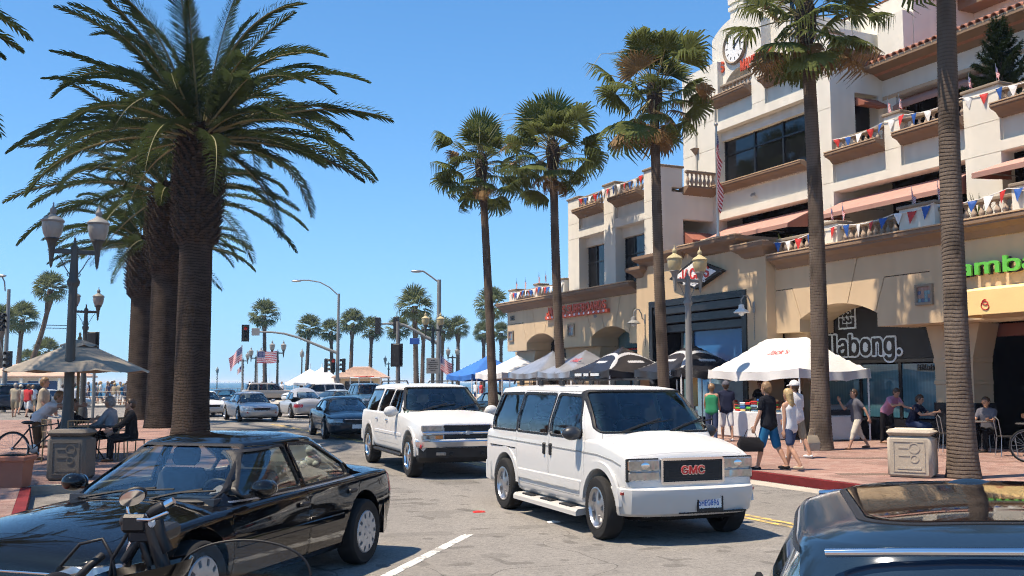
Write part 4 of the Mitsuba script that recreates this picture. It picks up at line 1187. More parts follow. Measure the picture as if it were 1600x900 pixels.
for s_ in (-1, 1):
    t.p('running_board', bx(-1.2, 1.2, *sorted((s_ * 0.72, s_ * 0.98)), 0.34, 0.40, 0.02), 'm_trim_black')
    for x in (1.776, -1.819): t.p('wheel_flare', flare(x, 0.925, 0.465, 0.525, 0.03, 0.42, 0.42, s_), 'm_paint_white', smooth=25)
    t.p('side_moulding', bx(-1.2, 1.2, s_ * 0.94 - 0.018, s_ * 0.94 + 0.018, 0.72, 0.80, 0.016), 'm_paint_white')
    y0, y1 = sorted((s_ * 0.46, s_ * 0.87))
    k = t.p('headlight', bx(2.42, 2.51, y0, y1, 0.88, 0.985, 0.012), 'm_lamp_clear')
    t.p('turn_signal', bx(2.42, 2.505, y0, y1, 0.73, 0.81, 0.012), 'm_lamp_clear', sub=k)
    t.p('amber_lens', bx(2.43, 2.512, *sorted((s_ * 0.47, s_ * 0.62)), 0.735, 0.805, 0.01), 'm_lamp_amber', sub=k)
    t.p('fog_lamp', bx(2.5, 2.545, *sorted((s_ * 0.42, s_ * 0.60)), 0.44, 0.50, 0.01), 'm_lamp_clear', sub=k)
    t.p('tow_hook', bx(2.5, 2.56, *sorted((s_ * 0.26, s_ * 0.34)), 0.43, 0.49, 0.01), 'm_trim_black')
    t.p('side_marker', ico((2.42, s_ * 0.87, 0.60), (0.06, 0.02, 0.045), 2), 'm_lamp_red', smooth=True)
gk = t.p('grille', bx(2.42, 2.495, -0.45, 0.45, 0.73, 0.985, 0.01), 'm_trim_black')
t.p('grille_bar', bx(2.46, 2.53, -0.86, 0.86, 0.82, 0.872, 0.015), 'm_chrome', sub=gk)
t.p('grille_frame', bx(2.44, 2.51, -0.46, 0.46, 0.978, 1.0, 0.008), 'm_chrome', sub=gk)
bow = Polygon([(-0.09, 0.012), (-0.03, 0.012), (-0.03, 0.035), (0.04, 0.035), (0.04, 0.012), (0.1, 0.012), (0.085, -0.012), (0.03, -0.012), (0.03, -0.035), (-0.04, -0.035), (-0.04, -0.012), (-0.105, -0.012)])
t.p('emblem', ext(affinity.translate(bow, 0, 0.846), 2.52, 2.545, 'x'), 'm_hubcap', sub=gk, smooth=False)
t.p('front_bumper', bumper([(2.05, 0.95), (2.38, 0.93), (2.5, 0.82), (2.57, 0.5), (2.58, 0)], [(0.71, 0.02), (0.69, 0.0), (0.60, 0.0), (0.58, 0.02)]), 'm_chrome', smooth=28)
t.p('bumper_top', bumper([(2.05, 0.94), (2.36, 0.92), (2.47, 0.80), (2.54, 0.5), (2.55, 0)], [(0.735, 0.02), (0.712, 0.0)]), 'm_paint_white', smooth=28)
t.p('air_dam', bumper([(2.05, 0.92), (2.38, 0.9), (2.49, 0.78), (2.53, 0.5), (2.54, 0)], [(0.578, 0.0), (0.40, 0.02), (0.30, 0.12)]), 'm_trim_black', smooth=28)
t.p('bumper_corner', bumper([(2.05, 0.945), (2.37, 0.92), (2.46, 0.83), (2.50, 0.62)], [(0.60, 0.012), (0.44, 0.03)]), 'm_paint_white', smooth=28)
t.p('rear_bumper', bumper([(-3.0, 0.0), (-2.97, 0.6), (-2.85, 0.9), (-2.4, 0.95)], [(0.72, 0.0), (0.5, 0.0)]), 'm_paint_white', smooth=28)
wheels(t, [(1.776, 0.84), (1.776, -0.84), (-1.819, 0.84), (-1.819, -0.84)], 0.395, 0.25, 'six', 'm_chrome')
t.p('underbody', bx(-2.6, 2.3, -0.7, 0.7, 0.33, 0.6), 'm_underbody', smooth=False)
for y in (1, -1): mirror(t, 0.78, y * 0.93, 1.20, 'm_paint_white', 0.28, 0.22, 0.10)
wipers(t, 1.07, 1.235, [(-0.55, 0.05), (0.1, 0.68)], 0.5, 0.5)
for s_ in (-1, 1): t.p('roof_rack', tube([(-2.3, s_ * 0.55, 1.75), (-2.2, s_ * 0.55, 1.80), (0.05, s_ * 0.55, 1.805), (0.15, s_ * 0.55, 1.75)], 0.016, 6), 'm_trim_black')
seats(t, (0.1, -1.0), 0.8, y=(0.42, -0.42), h=0.55)
t.p('dashboard', ext(Polygon([(0.55, 0.9), (0.6, 1.15), (0.8, 1.21), (1.02, 1.22), (1.05, 0.85)]), -0.78, 0.78, 'y'), 'm_dash_green', smooth=40)
steering(t, 0.42, 0.42, 1.14)


# ---------------------------------------------------------------- sedans and the like
def sedan(name, label, pose, low, cab, wh, r, paint_, cat_='car', group=None, style='five', rim='m_alloy', glass='m_glass_blue', w=0.86, belt=0.87, wind=None, side=(), rear=None, ddoors=(), crown=0.06, arc=0.02, edge=0.1, s=1.0, bulge=0.035, handle=None):
    t = Th(name, label, cat_, group, M=tmat((pose[0], pose[1], 0), pose[2], s))
    c = Car(t, low, cab, [(x, r + 0.07) for x in wh], (cab[0][1] + 0.25, cab[0][2] - 0.3, w - 0.1, 0.35, belt + 0.12), paint_, crown=crown, arc=arc, edge=edge, bulge=bulge, rs=0.07, wide=w)
    if wind: c.window('windshield', rnd(wind[0], 0.05), 'x', wind[1], wind[2], glass)
    if rear: c.window('rear_window', rnd(rear[0], 0.05), 'x', rear[1], rear[2], glass)
    for p in side: both(c, 'door_window', rnd(p, 0.03), glass=glass, trim=0.02)
    for i, p in enumerate(ddoors): doors(c, ('front_door', 'rear_door')[i], rnd(p, 0.03), handle[i] if handle else None, 'm_trim_black')
    wheels(t, [(x, y) for x in wh for y in (w - 0.06, -w + 0.06)], r, 0.2, style, rim)
    t.p('underbody', bx(low[1][0] + 0.3, low[-2][0] - 0.3, -0.6, 0.6, 0.17, 0.4), 'm_underbody', smooth=False)
    return t, c


SC = [(0.78, -1.82, 1.02, 0.815, 5.5), (0.87, -1.72, 0.90, 0.785, 5.5), (1.06, -1.40, 0.58, 0.695, 5), (1.25, -1.0, 0.22, 0.585, 4.6)]
SL = [(-2.30, 0.36, 0.55, 0.68, 0.70), (-2.27, 0.29, 0.70, 0.78, 0.82), (-2.12, 0.25, 0.825, 0.865, 0.915), (-1.75, 0.22, 0.865, 0.875, 0.945), (-1.3, 0.20, 0.872, 0.865, 0.93), (0.0, 0.20, 0.875, 0.835, 0.9),
      (0.88, 0.20, 0.87, 0.80, 0.875), (1.5, 0.20, 0.86, 0.755, 0.825), (1.95, 0.22, 0.82, 0.695, 0.75), (2.2, 0.26, 0.70, 0.62, 0.665), (2.28, 0.33, 0.52, 0.55, 0.58)]
SW = ([(-0.67, 0.865), (0.67, 0.865), (0.475, 1.235), (-0.475, 1.235)], 0.1, 1.2)
SR = ([(-0.64, 0.93), (0.64, 0.93), (0.46, 1.22), (-0.46, 1.22)], -2.0, -0.9)
SS = ([(0.66, 0.87), (0.26, 1.19), (-0.25, 1.215), (-0.28, 0.87)], [(-0.37, 0.87), (-0.34, 1.215), (-0.80, 1.195), (-1.22, 1.0), (-1.22, 0.885)])
SD = ([(-0.32, 0.27), (-0.31, 1.24), (0.24, 1.235), (0.80, 0.86), (0.88, 0.7), (0.86, 0.27)], [(-0.335, 0.27), (-0.325, 1.24), (-0.82, 1.225), (-1.30, 1.02), (-1.34, 0.75), (-1.05, 0.45), (-1.0, 0.27)])
t, c = sedan('black_sedan', 'glossy black four-door sedan parked at an angle beside the pavement', (1.225, 9.211, -2.299), SL, SC, (1.306, -1.423), 0.315, 'm_paint_black', style='cover', rim='m_hubcap', wind=SW, side=SS, rear=SR, ddoors=SD, glass='m_glass_clear', handle=((-0.2, 0.72, 0.878), (-1.15, 0.74, 0.872)))
c.panel('bonnet', rnd([(0.84, -0.70), (0.84, 0.70), (2.0, 0.62), (2.0, -0.62)], 0.08), 'z', 0.6, 1.0)
c.panel('boot_lid', rnd([(-1.68, -0.66), (-1.68, 0.66), (-2.18, 0.62), (-2.18, -0.62)], 0.06), 'z', 0.8, 1.1)
c.done()
for s_ in (-1, 1):
    t.p('side_moulding', bx(-0.98, 0.84, s_ * 0.868 - 0.014, s_ * 0.868 + 0.014, 0.50, 0.56, 0.012), 'm_paint_black')
    st = (c.out.translate((0, s_ * 0.005, 0)) - c.out) ^ ext(LineString([(-1.30, 0.862), (-0.3, 0.842), (0.74, 0.838)]).buffer(0.007), *((0.5, 1.5) if s_ > 0 else (-1.5, -0.5)), 'y')
    t.p('belt_moulding', st, 'm_steel', smooth=False)
    lens(t, c, 'tail_lamp', (-2.4, -2.08), sorted((s_ * 0.42, s_ * 0.9)), (0.64, 0.83), 'm_lamp_red', -0.006)
    lens(t, c, 'headlight', (1.9, 2.4), sorted((s_ * 0.44, s_ * 0.78)), (0.52, 0.59), 'm_lamp_clear', 0.006)
    mirror(t, 0.56, s_ * 0.83, 0.93, 'm_paint_black', 0.20, 0.15, 0.10)
t.p('grille', bx(2.18, 2.275, -0.42, 0.42, 0.50, 0.58, 0.02), 'm_trim_black')
t.p('grille_bar', bx(2.2, 2.30, -0.44, 0.44, 0.535, 0.55, 0.005), 'm_chrome')
t.p('antenna', tube([(-1.9, -0.6, 0.92), (-2.0, -0.6, 1.0)], 0.004, 5), 'm_trim_black')
t.p('rear_bumper', bumper([(-2.36, 0.0), (-2.33, 0.5), (-2.22, 0.75), (-1.9, 0.862)], [(0.56, 0.0), (0.52, -0.015), (0.34, 0.0), (0.24, -0.04)]), 'm_paint_black', smooth=28)
seats(t, (0.0,), 0.5, y=(0.36, -0.36), h=0.52)
t.p('car_seat', cat(bx(-1.25, -0.8, -0.62, 0.62, 0.35, 0.56, 0.06), xf(bx(-0.09, 0.09, -0.62, 0.62, 0, 0.48, 0.06), tr(-1.18, 0, 0.52) @ rot('y', -20))), 'm_seat', smooth=40)
t.p('parcel_shelf', bx(-1.7, -1.25, -0.62, 0.62, 0.86, 0.9), 'm_seat', smooth=False)
t.p('dashboard', ext(Polygon([(0.42, 0.55), (0.45, 0.80), (0.6, 0.87), (0.88, 0.87), (0.9, 0.5)]), -0.68, 0.68, 'y'), 'm_dark_plastic', smooth=40)
steering(t, 0.26, 0.36, 0.80, 0.185)
wipers(t, 0.90, 0.885, [(-0.45, 0.12), (0.15, 0.55)], 0.5, 0.5, 'm_trim_black', 0.055)
mat('plush', speck([0.55, 0.55, 0.52], 0.2, 20), 0.9)
one('plush_toy', cat(ico((-1.32, 0.34, 0.99), 0.085, 2), ico((-1.29, 0.34, 1.10), 0.06, 2), ico((-1.31, 0.27, 1.14), 0.025, 1), ico((-1.31, 0.41, 1.14), 0.025, 1), ico((-1.25, 0.27, 0.97), 0.035, 1), ico((-1.25, 0.41, 0.97), 0.035, 1)), 'm_plush', 'pale plush toy behind the rear window of the black sedan', 'toy', smooth=True, M=tmat((1.225, 9.211, 0), -2.299))

# the dark blue car close to the viewer: only its roof and tail window rise into view
HL = [(-1.8, 0.40, 0.60, 0.76, 0.78), (-1.77, 0.32, 0.76, 0.86, 0.88), (-1.68, 0.25, 0.86, 0.92, 0.95), (-1.3, 0.2, 0.885, 0.93, 0.96), (0.9, 0.2, 0.885, 0.90, 0.97), (1.5, 0.2, 0.87, 0.84, 0.92), (2.0, 0.24, 0.80, 0.74, 0.80), (2.2, 0.3, 0.66, 0.62, 0.66)]
HC = [(0.84, -1.70, 1.25, 0.85, 5), (0.95, -1.68, 1.1, 0.825, 5), (1.12, -1.62, 0.82, 0.78, 5.5), (1.27, -1.545, 0.45, 0.72, 5.8), (1.345, -1.5, 0.25, 0.665, 6.0)]
t = Th('blue_hatchback', 'dark blue car with glossy black glass roof, close in the bottom right corner', 'car', M=tmat((3.18, 1.42, 0.035), math.atan2(-0.656, 0.755)))
c = Car(t, HL, HC, [(1.35, 0.39), (-1.3, 0.39)], (-1.5, 0.8, 0.76, 0.4, 1.05), 'm_paint_navy', crown=0.055, arc=0.03, edge=0.07, wide=0.885)
c.window('rear_window', rnd([(-0.72, 0.98), (0.72, 0.98), (0.62, 1.315), (-0.62, 1.315)], 0.08), 'x', -2.3, -1.5, 'm_glass_blue', trim=0.012)
c.window('windshield', rnd([(-0.72, 1.0), (0.72, 1.0), (0.58, 1.31), (-0.58, 1.31)], 0.06), 'x', 0.25, 1.4, 'm_glass_blue')
both(c, 'door_window', rnd([(0.75, 0.97), (0.3, 1.29), (-0.35, 1.30), (-0.38, 0.97)], 0.04))
both(c, 'door_window', rnd([(-0.46, 0.97), (-0.43, 1.30), (-1.2, 1.28), (-1.6, 1.05), (-1.6, 0.97)], 0.04))
mat('roof_glass', [0.003, 0.003, 0.004], 0.03, 0.7)
sr = rnd([(-1.33, -0.50), (-1.36, 0.50), (0.05, 0.50), (0.05, -0.50)], 0.16)
ro = c.cab(-0.006) - c.cab(0.01)
t.p('glass_roof', ro ^ ext(sr, 1.2, 1.6), 'm_roof_glass', smooth=40)
t.p('roof_seal', (c.cab(-0.003) - c.cab(0.01)) ^ ext(sr.buffer(0.022).difference(sr.buffer(0.003)), 1.2, 1.6), 'm_trim_black', smooth=40)
c.done()
for s_ in (-1, 1):
    t.p('roof_moulding', tube([(-1.44, s_ * 0.660, 1.345), (-1.25, s_ * 0.684, 1.36), (-1.0, s_ * 0.692, 1.372), (-0.3, s_ * 0.695, 1.376), (0.2, s_ * 0.675, 1.36)], 0.010, 8), 'm_chrome', smooth=True)
    t.p('tail_lamp', bx(-2.07, -1.9, *sorted((s_ * 0.6, s_ * 0.8)), 0.72, 0.9, 0.03), 'm_lamp_red')
t.p('rear_wiper', tube([(-1.70, 0.0, 0.98), (-1.66, -0.16, 1.12), (-1.61, -0.3, 1.22)], 0.011, 6), 'm_trim_black')
t.p('antenna_fin', ico((-0.98, 0.33, 1.405), (0.085, 0.03, 0.035), 3), 'm_paint_navy', smooth=True)
wheels(t, [(x, y) for x in (1.35, -1.35) for y in (0.82, -0.82)], 0.32, 0.2, 'five', 'm_alloy')
t.p('underbody', bx(-1.8, 1.8, -0.6, 0.6, 0.17, 0.4), 'm_underbody', smooth=False)
seats(t, (0.1, -0.8), 0.5, y=(0.36, -0.36), h=0.5)


# ---------------------------------------------------------------- traffic further away
def at_ground(px, py, yaw):
    g = gp(px, py)
    return (g[0], g[1], yaw)


def front(t, w=0.6, z=0.58, x=2.12, gm='m_trim_black', lz=0.07):
    for s_ in (-1, 1): lens(t, c, 'headlight', (x - 0.35, x + 0.4), sorted((s_ * (w - 0.2), s_ * (w + 0.22))), (z - 0.055, z + 0.07), 'm_lamp_clear', 0.01)
    t.p('grille', bx(x - 0.12, x + 0.155, -0.36, 0.36, z - 0.075, z + 0.05, 0.02), gm)
    t.p('grille_bar', bx(x - 0.1, x + 0.16, -0.38, 0.38, z + 0.045, z + 0.062, 0.005), 'm_chrome')


def back(t, w=0.62, z=0.72, x=-2.16):
    for s_ in (-1, 1): lens(t, c, 'tail_lamp', (x - 0.3, x + 0.12), sorted((s_ * (w - 0.16), s_ * (w + 0.3))), (z - 0.08, z + 0.08), 'm_lamp_red', -0.01)
    t.p('licence_plate', bx(x - 0.13, x - 0.05, -0.16, 0.16, z - 0.12, z + 0.04, 0.01), 'm_plate')


def common(t, m):
    for s_ in (-1, 1): mirror(t, 0.56, s_ * 0.83, 0.93, m, 0.18, 0.13, 0.09)
    seats(t, (0.0, -0.9), 0.5, y=(0.36, -0.36), h=0.5)
    t.p('dashboard', ext(Polygon([(0.42, 0.55), (0.45, 0.80), (0.6, 0.87), (0.88, 0.87), (0.9, 0.5)]), -0.68, 0.68, 'y'), 'm_seat', smooth=40)


SPW = dict(wind=SW, side=SS, rear=SR, ddoors=SD)
# dark teal coupe: rounder cabin, two doors
CC_ = [(0.78, -2.0, 1.15, 0.81, 5), (0.87, -1.95, 1.0, 0.78, 5), (1.06, -1.65, 0.62, 0.69, 4.6), (1.24, -1.15, 0.2, 0.575, 4.2)]
t, c = sedan('teal_coupe', 'dark teal two-door coupe waiting behind the white sport utility', at_ground(537, 682, -1.66), SL, CC_, (1.306, -1.423), 0.33, 'm_paint_teal', wind=([(-0.67, 0.87), (0.67, 0.87), (0.475, 1.225), (-0.475, 1.225)], 0.1, 1.3), side=([(0.7, 0.87), (0.24, 1.18), (-0.45, 1.20), (-0.5, 0.87)], [(-0.58, 0.88), (-0.55, 1.19), (-0.95, 1.15), (-1.3, 0.95)]), rear=SR, ddoors=([(-0.5, 0.27), (-0.5, 1.225), (0.22, 1.22), (0.82, 0.86), (0.88, 0.7), (0.86, 0.27)],))
c.done(); front(t, 0.6, 0.58, 2.13); common(t, 'm_paint_teal')
plate(t, None, 2.31, 0.0, 0.42)
# silver sedan facing us
t, c = sedan('silver_sedan', 'silver sedan with headlights on, facing the viewer at the crossing', at_ground(391, 657, -1.52), SL, SC, (1.306, -1.423), 0.32, 'm_paint_silver', **SPW)
c.done(); front(t, 0.58, 0.58, 2.13); common(t, 'm_paint_silver')
for s_ in (-1, 1): t.p('turn_signal', bx(2.05, 2.25, *sorted((s_ * 0.45, s_ * 0.66)), 0.40, 0.46, 0.01), 'm_lamp_red')
# white car behind it, half hidden by the palm trunk
t, c = sedan('white_sedan', 'white sedan half hidden behind the nearest palm trunk', at_ground(318, 650, -1.5), SL, SC, (1.306, -1.423), 0.32, 'm_paint_white', **SPW)
c.done(); front(t, 0.58, 0.58, 2.13); common(t, 'm_paint_white')
# small rounded silver car driving away
KL = [(-2.02, 0.36, 0.50, 0.62, 0.66), (-1.98, 0.28, 0.66, 0.74, 0.80), (-1.8, 0.22, 0.80, 0.80, 0.93), (-1.3, 0.2, 0.86, 0.80, 1.0), (0, 0.2, 0.865, 0.80, 0.95), (0.9, 0.2, 0.86, 0.80, 0.93), (1.4, 0.2, 0.83, 0.78, 0.88), (1.8, 0.24, 0.72, 0.66, 0.72), (2.0, 0.32, 0.52, 0.52, 0.55)]
KC = [(0.75, -1.9, 1.2, 0.80, 3.4), (0.9, -1.78, 1.05, 0.76, 3.2), (1.12, -1.4, 0.82, 0.68, 3.0), (1.32, -0.85, 0.45, 0.54, 2.8)]
t, c = sedan('rounded_car', 'small silver rounded car driving away towards the ocean', at_ground(470, 652, 1.60), KL, KC, (1.26, -1.26), 0.33, 'm_paint_silver', w=0.86, belt=0.92, wind=([(-0.62, 0.95), (0.62, 0.95), (0.45, 1.28), (-0.45, 1.28)], 0.3, 1.4), side=([(0.85, 0.93), (0.45, 1.24), (-0.3, 1.28), (-0.35, 0.93)], [(-0.42, 0.93), (-0.4, 1.27), (-0.75, 1.22), (-1.1, 0.96)]), rear=([(-0.55, 1.0), (0.55, 1.0), (0.42, 1.27), (-0.42, 1.27)], -2.0, -0.8), crown=0.12, arc=0.06, edge=0.14)
c.done(); back(t, 0.58, 0.62, -1.86); seats(t, (0.0,), 0.5, y=(0.36, -0.36), h=0.52)
t.p('rear_bumper', bumper([(-2.05, 0.0), (-2.02, 0.4), (-1.9, 0.66), (-1.7, 0.76)], [(0.5, 0.0), (0.36, 0.0), (0.3, -0.05)]), 'm_paint_silver', smooth=28)
# cars on the coast road
WL = [(-2.3, 0.45, 0.70, 0.98, 1.0), (-2.22, 0.36, 0.86, 1.0, 1.02), (1.2, 0.34, 0.88, 0.98, 1.05), (1.8, 0.36, 0.86, 0.92, 0.98), (2.2, 0.42, 0.78, 0.82, 0.86), (2.28, 0.5, 0.66, 0.7, 0.72)]
WC = [(0.92, -2.22, 1.2, 0.84, 7), (1.05, -2.2, 1.05, 0.81, 7), (1.35, -2.1, 0.7, 0.72, 6), (1.56, -2.0, 0.4, 0.64, 5.5)]
WS = ([(0.75, 1.03), (0.4, 1.48), (-0.4, 1.5), (-0.42, 1.03)], [(-0.52, 1.03), (-0.5, 1.5), (-1.15, 1.5), (-1.17, 1.03)], [(-1.27, 1.03), (-1.25, 1.5), (-1.9, 1.48), (-2.0, 1.03)])


def wagon(name, label, pose, m, **k):
    t, c = sedan(name, label, pose, WL, WC, (1.36, -1.36), 0.36, m, 'suv', w=0.88, belt=1.02, wind=([(-0.72, 1.06), (0.72, 1.06), (0.6, 1.53), (-0.6, 1.53)], 0.2, 1.4), side=WS, rear=([(-0.66, 1.08), (0.66, 1.08), (0.58, 1.5), (-0.58, 1.5)], -2.5, -1.8), ddoors=([(-0.46, 0.4), (-0.45, 1.55), (0.42, 1.55), (0.95, 1.0), (0.9, 0.4)], [(-0.48, 0.4), (-0.47, 1.55), (-1.2, 1.55), (-1.25, 0.9), (-1.0, 0.4)]), glass='m_glass_tint', s=1.05, **k)
    c.done()
    return t, c


t, c = wagon('white_wagon', 'white sport utility crossing on the coast road before the white tents', at_ground(492, 634, 0.12 + math.pi), 'm_paint_white'); front(t, 0.6, 0.74, 2.12)
t, c = sedan('silver_hatchback', 'pale silver car between the rounded car and the white wagon', at_ground(520, 643, 0.5 + math.pi), SL, SC, (1.306, -1.423), 0.32, 'm_paint_pale', **SPW); c.done(); front(t, 0.58, 0.58, 2.13)
t, c = wagon('blue_pickup', 'dark blue utility truck with a red ladder rack behind the coupe', at_ground(575, 645, -1.62), 'm_paint_blue'); front(t, 0.6, 0.74, 2.12)
for s_ in (-1, 1): t.p('ladder_rack', tube([(-1.9, s_ * 0.6, 1.56), (-1.9, s_ * 0.6, 1.95), (0.3, s_ * 0.6, 1.95), (0.3, s_ * 0.6, 1.56)], 0.025, 6), 'm_white_plain')
t.p('ladder', cat(tube([(-2.2, -0.3, 2.0), (0.8, -0.3, 2.0)], 0.03, 6), tube([(-2.2, 0.1, 2.0), (0.8, 0.1, 2.0)], 0.03, 6), *[tube([(x, -0.3, 2.0), (x, 0.1, 2.0)], 0.02, 6) for x in np.arange(-2, 0.8, 0.35)]), 'm_orange_red')
t, c = wagon('tan_van', 'tan and white van parked side-on at the far kerb', at_ground(422, 628, 0.05), 'm_paint_tan')
t, c = sedan('dark_sedan', 'dark green sedan behind the silver sedan with headlights', at_ground(352, 640, -1.5), SL, SC, (1.306, -1.423), 0.32, 'm_paint_teal', **SPW); c.done(); front(t, 0.58, 0.58, 2.13)
t, c = sedan('black_sedan', 'black sedan between the two white vans, almost hidden', at_ground(772, 655, 1.55), SL, SC, (1.306, -1.423), 0.32, 'm_paint_black', **SPW); c.done(); back(t)
t, c = sedan('pale_sedan', 'pale blue sedan on the coast road behind the walkers', at_ground(82, 640, 0.1), SL, SC, (1.306, -1.423), 0.32, 'm_paint_pale', **SPW); c.done(); front(t, 0.58, 0.58, 2.13)
t, c = wagon('navy_wagon', 'dark blue van at the left edge of the coast road', at_ground(6, 645, 0.15 + math.pi), 'm_paint_navy')
# ---------------------------------------------------------------- palms
def leafmat(name, rgb, tr_=0.5, rough=0.45, var=0.35):
    base = list(rgb)

    def f(p, n, uv):
        a = noise(p.x * 3.1, p.y * 3.1, p.z * 3.1)
        b = noise(p.x * 23, p.y * 23, p.z * 23)
        return mi.Color3f(base) * (1 - var + 2 * var * (0.6 * a + 0.4 * b))
    scene['m_' + name] = {'type': 'principledthin', 'base_color': proc(f), 'roughness': rough, 'diff_trans': tr_, 'spec_trans': 0.0}


leafmat('frond', [0.056, 0.078, 0.030], 0.7)
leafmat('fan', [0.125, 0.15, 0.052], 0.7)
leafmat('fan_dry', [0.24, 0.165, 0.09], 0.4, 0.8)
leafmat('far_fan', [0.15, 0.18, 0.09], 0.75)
mat('stalk', speck([0.22, 0.20, 0.10], 0.2, 3), 0.6)


def f_bark_phoenix(p, n, uv):
    z = p.z * 12 + 2.2 * fbm(p.x * 4, p.y * 4, p.z * 2, 3)
    r = z - dr.floor(z)
    m = fbm(p.x * 4, p.y * 4, p.z * 5, 3)
    k = smoothstep(0.0, 0.25, r) * smoothstep(1.0, 0.75, r)
    return mi.Color3f([0.062, 0.047, 0.036]) * (0.45 + 0.5 * k) * (0.55 + 0.9 * m)


def f_bark_b(p, n, uv):
    z = p.z * 12 + 2.2 * fbm(p.x * 4, p.y * 4, p.z * 2, 3)
    r = z - dr.floor(z)
    return smoothstep(0.0, 0.3, r) * smoothstep(1.0, 0.7, r) + 0.4 * noise(p.x * 18, p.y * 18, p.z * 18)


mat('bark_phoenix', proc(f_bark_phoenix), 0.9, 0.2, bump=proc(f_bark_b, 4e-3), scale=0.03)


def f_bark_fan(p, n, uv):
    z = p.z * 15 + 1.3 * fbm(p.x * 3, p.y * 3, p.z * 1.2, 3)
    r = z - dr.floor(z)
    m = fbm(p.x * 3, p.y * 3, p.z * 1.2, 3)
    k = smoothstep(0.0, 0.3, r) * smoothstep(1.0, 0.8, r)
    return mi.Color3f([0.135, 0.105, 0.082]) * (0.72 + 0.24 * k) * (0.45 + 1.1 * m) * (1 - 0.35 * smoothstep(0.62, 0.8, noise(p.x * 5, p.y * 5, p.z * 2.2)))


def f_bark_fb(p, n, uv):
    z = p.z * 15 + 1.3 * fbm(p.x * 3, p.y * 3, p.z * 1.2, 3)
    r = z - dr.floor(z)
    return smoothstep(0.0, 0.3, r) * smoothstep(1.0, 0.8, r) + 0.5 * noise(p.x * 25, p.y * 25, p.z * 10)


mat('bark_fan', proc(f_bark_fan), 0.9, 0.2, bump=proc(f_bark_fb, 3e-3), scale=0.02)


def strips(rows):
    """rows: (k, 2, 3) point pairs along blades -> quads; rows is a list of arrays."""
    V, F, o = [], [], 0
    for r in rows:
        k = len(r)
        V.append(r.reshape(-1, 3))
        i = np.arange(k - 1) * 2 + o
        F += [np.c_[i, i + 1, i + 3], np.c_[i, i + 3, i + 2]]
        o += 2 * k
    return np.vstack(V), np.vstack(F)


def feather(L, e0, bend, seed, n=86, ll=0.52):
    """Arching feather frond along +x: stalk and folded leaflets in one mesh each."""
    R = np.random.default_rng(seed)
    t = np.linspace(0, 1, 22)
    el = math.radians(e0) - math.radians(bend) * t ** 1.5
    ds = L / 21
    P = np.cumsum(np.c_[np.cos(el), 0.05 * np.sin(3 * t + seed), np.sin(el)] * ds, 0) - [math.cos(el[0]) * ds, 0, math.sin(el[0]) * ds]
    st = tube(P, np.linspace(0.05, 0.007, 22), 5)
    rows = []
    side0 = np.array([0, 1.0, 0])
    for i in range(n):
        q = 0.12 + 0.88 * (i / (n - 1)) ** 0.95
        c = np.array([np.interp(q, t, P[:, k]) for k in range(3)])
        e = np.interp(q, t, el)
        fw, up_ = np.array([math.cos(e), 0, math.sin(e)]), np.array([-math.sin(e), 0, math.cos(e)])
        l = ll * (0.35 + 0.65 * math.sin(math.pi * min(1, 0.12 + 0.80 * q) ** 0.9)) * R.uniform(0.85, 1.12)
        if q > 0.9: l *= 0.55 + (1 - q) * 4.5
        for s in (-1, 1):
            f = 0.42 + 0.70 * q + R.normal(0, 0.07)
            d = fw * f + side0 * s * 0.9 + up_ * (0.26 + 0.20 * (i % 3 - 1) + R.normal(0, 0.07))
            d /= np.linalg.norm(d)
            w = up_ * 0.026 + fw * 0.014
            a = c + d * l * 0.5
            b = c + d * l * 0.95 - np.array([0, 0, 0.22 * l]) * R.uniform(0.4, 1.3)
            rows.append(np.array([[c - w * 0.6, c + w * 0.6], [a - w, a + w], [b, b + w * 0.1]]))
    V, F = strips(rows)
    return st, trimesh.Trimesh(V, F, process=False)


FE = [feather(L, 0, b, i, ll=l) for i, (L, b, l) in enumerate(((5.6, 62, 0.66), (5.3, 80, 0.64), (5.8, 48, 0.66), (5.0, 96, 0.62), (4.7, 36, 0.6), (5.4, 70, 0.65)))]
FEP = [(ply(a, 'm_stalk', True), ply(b, 'm_frond', False)) for a, b in FE]


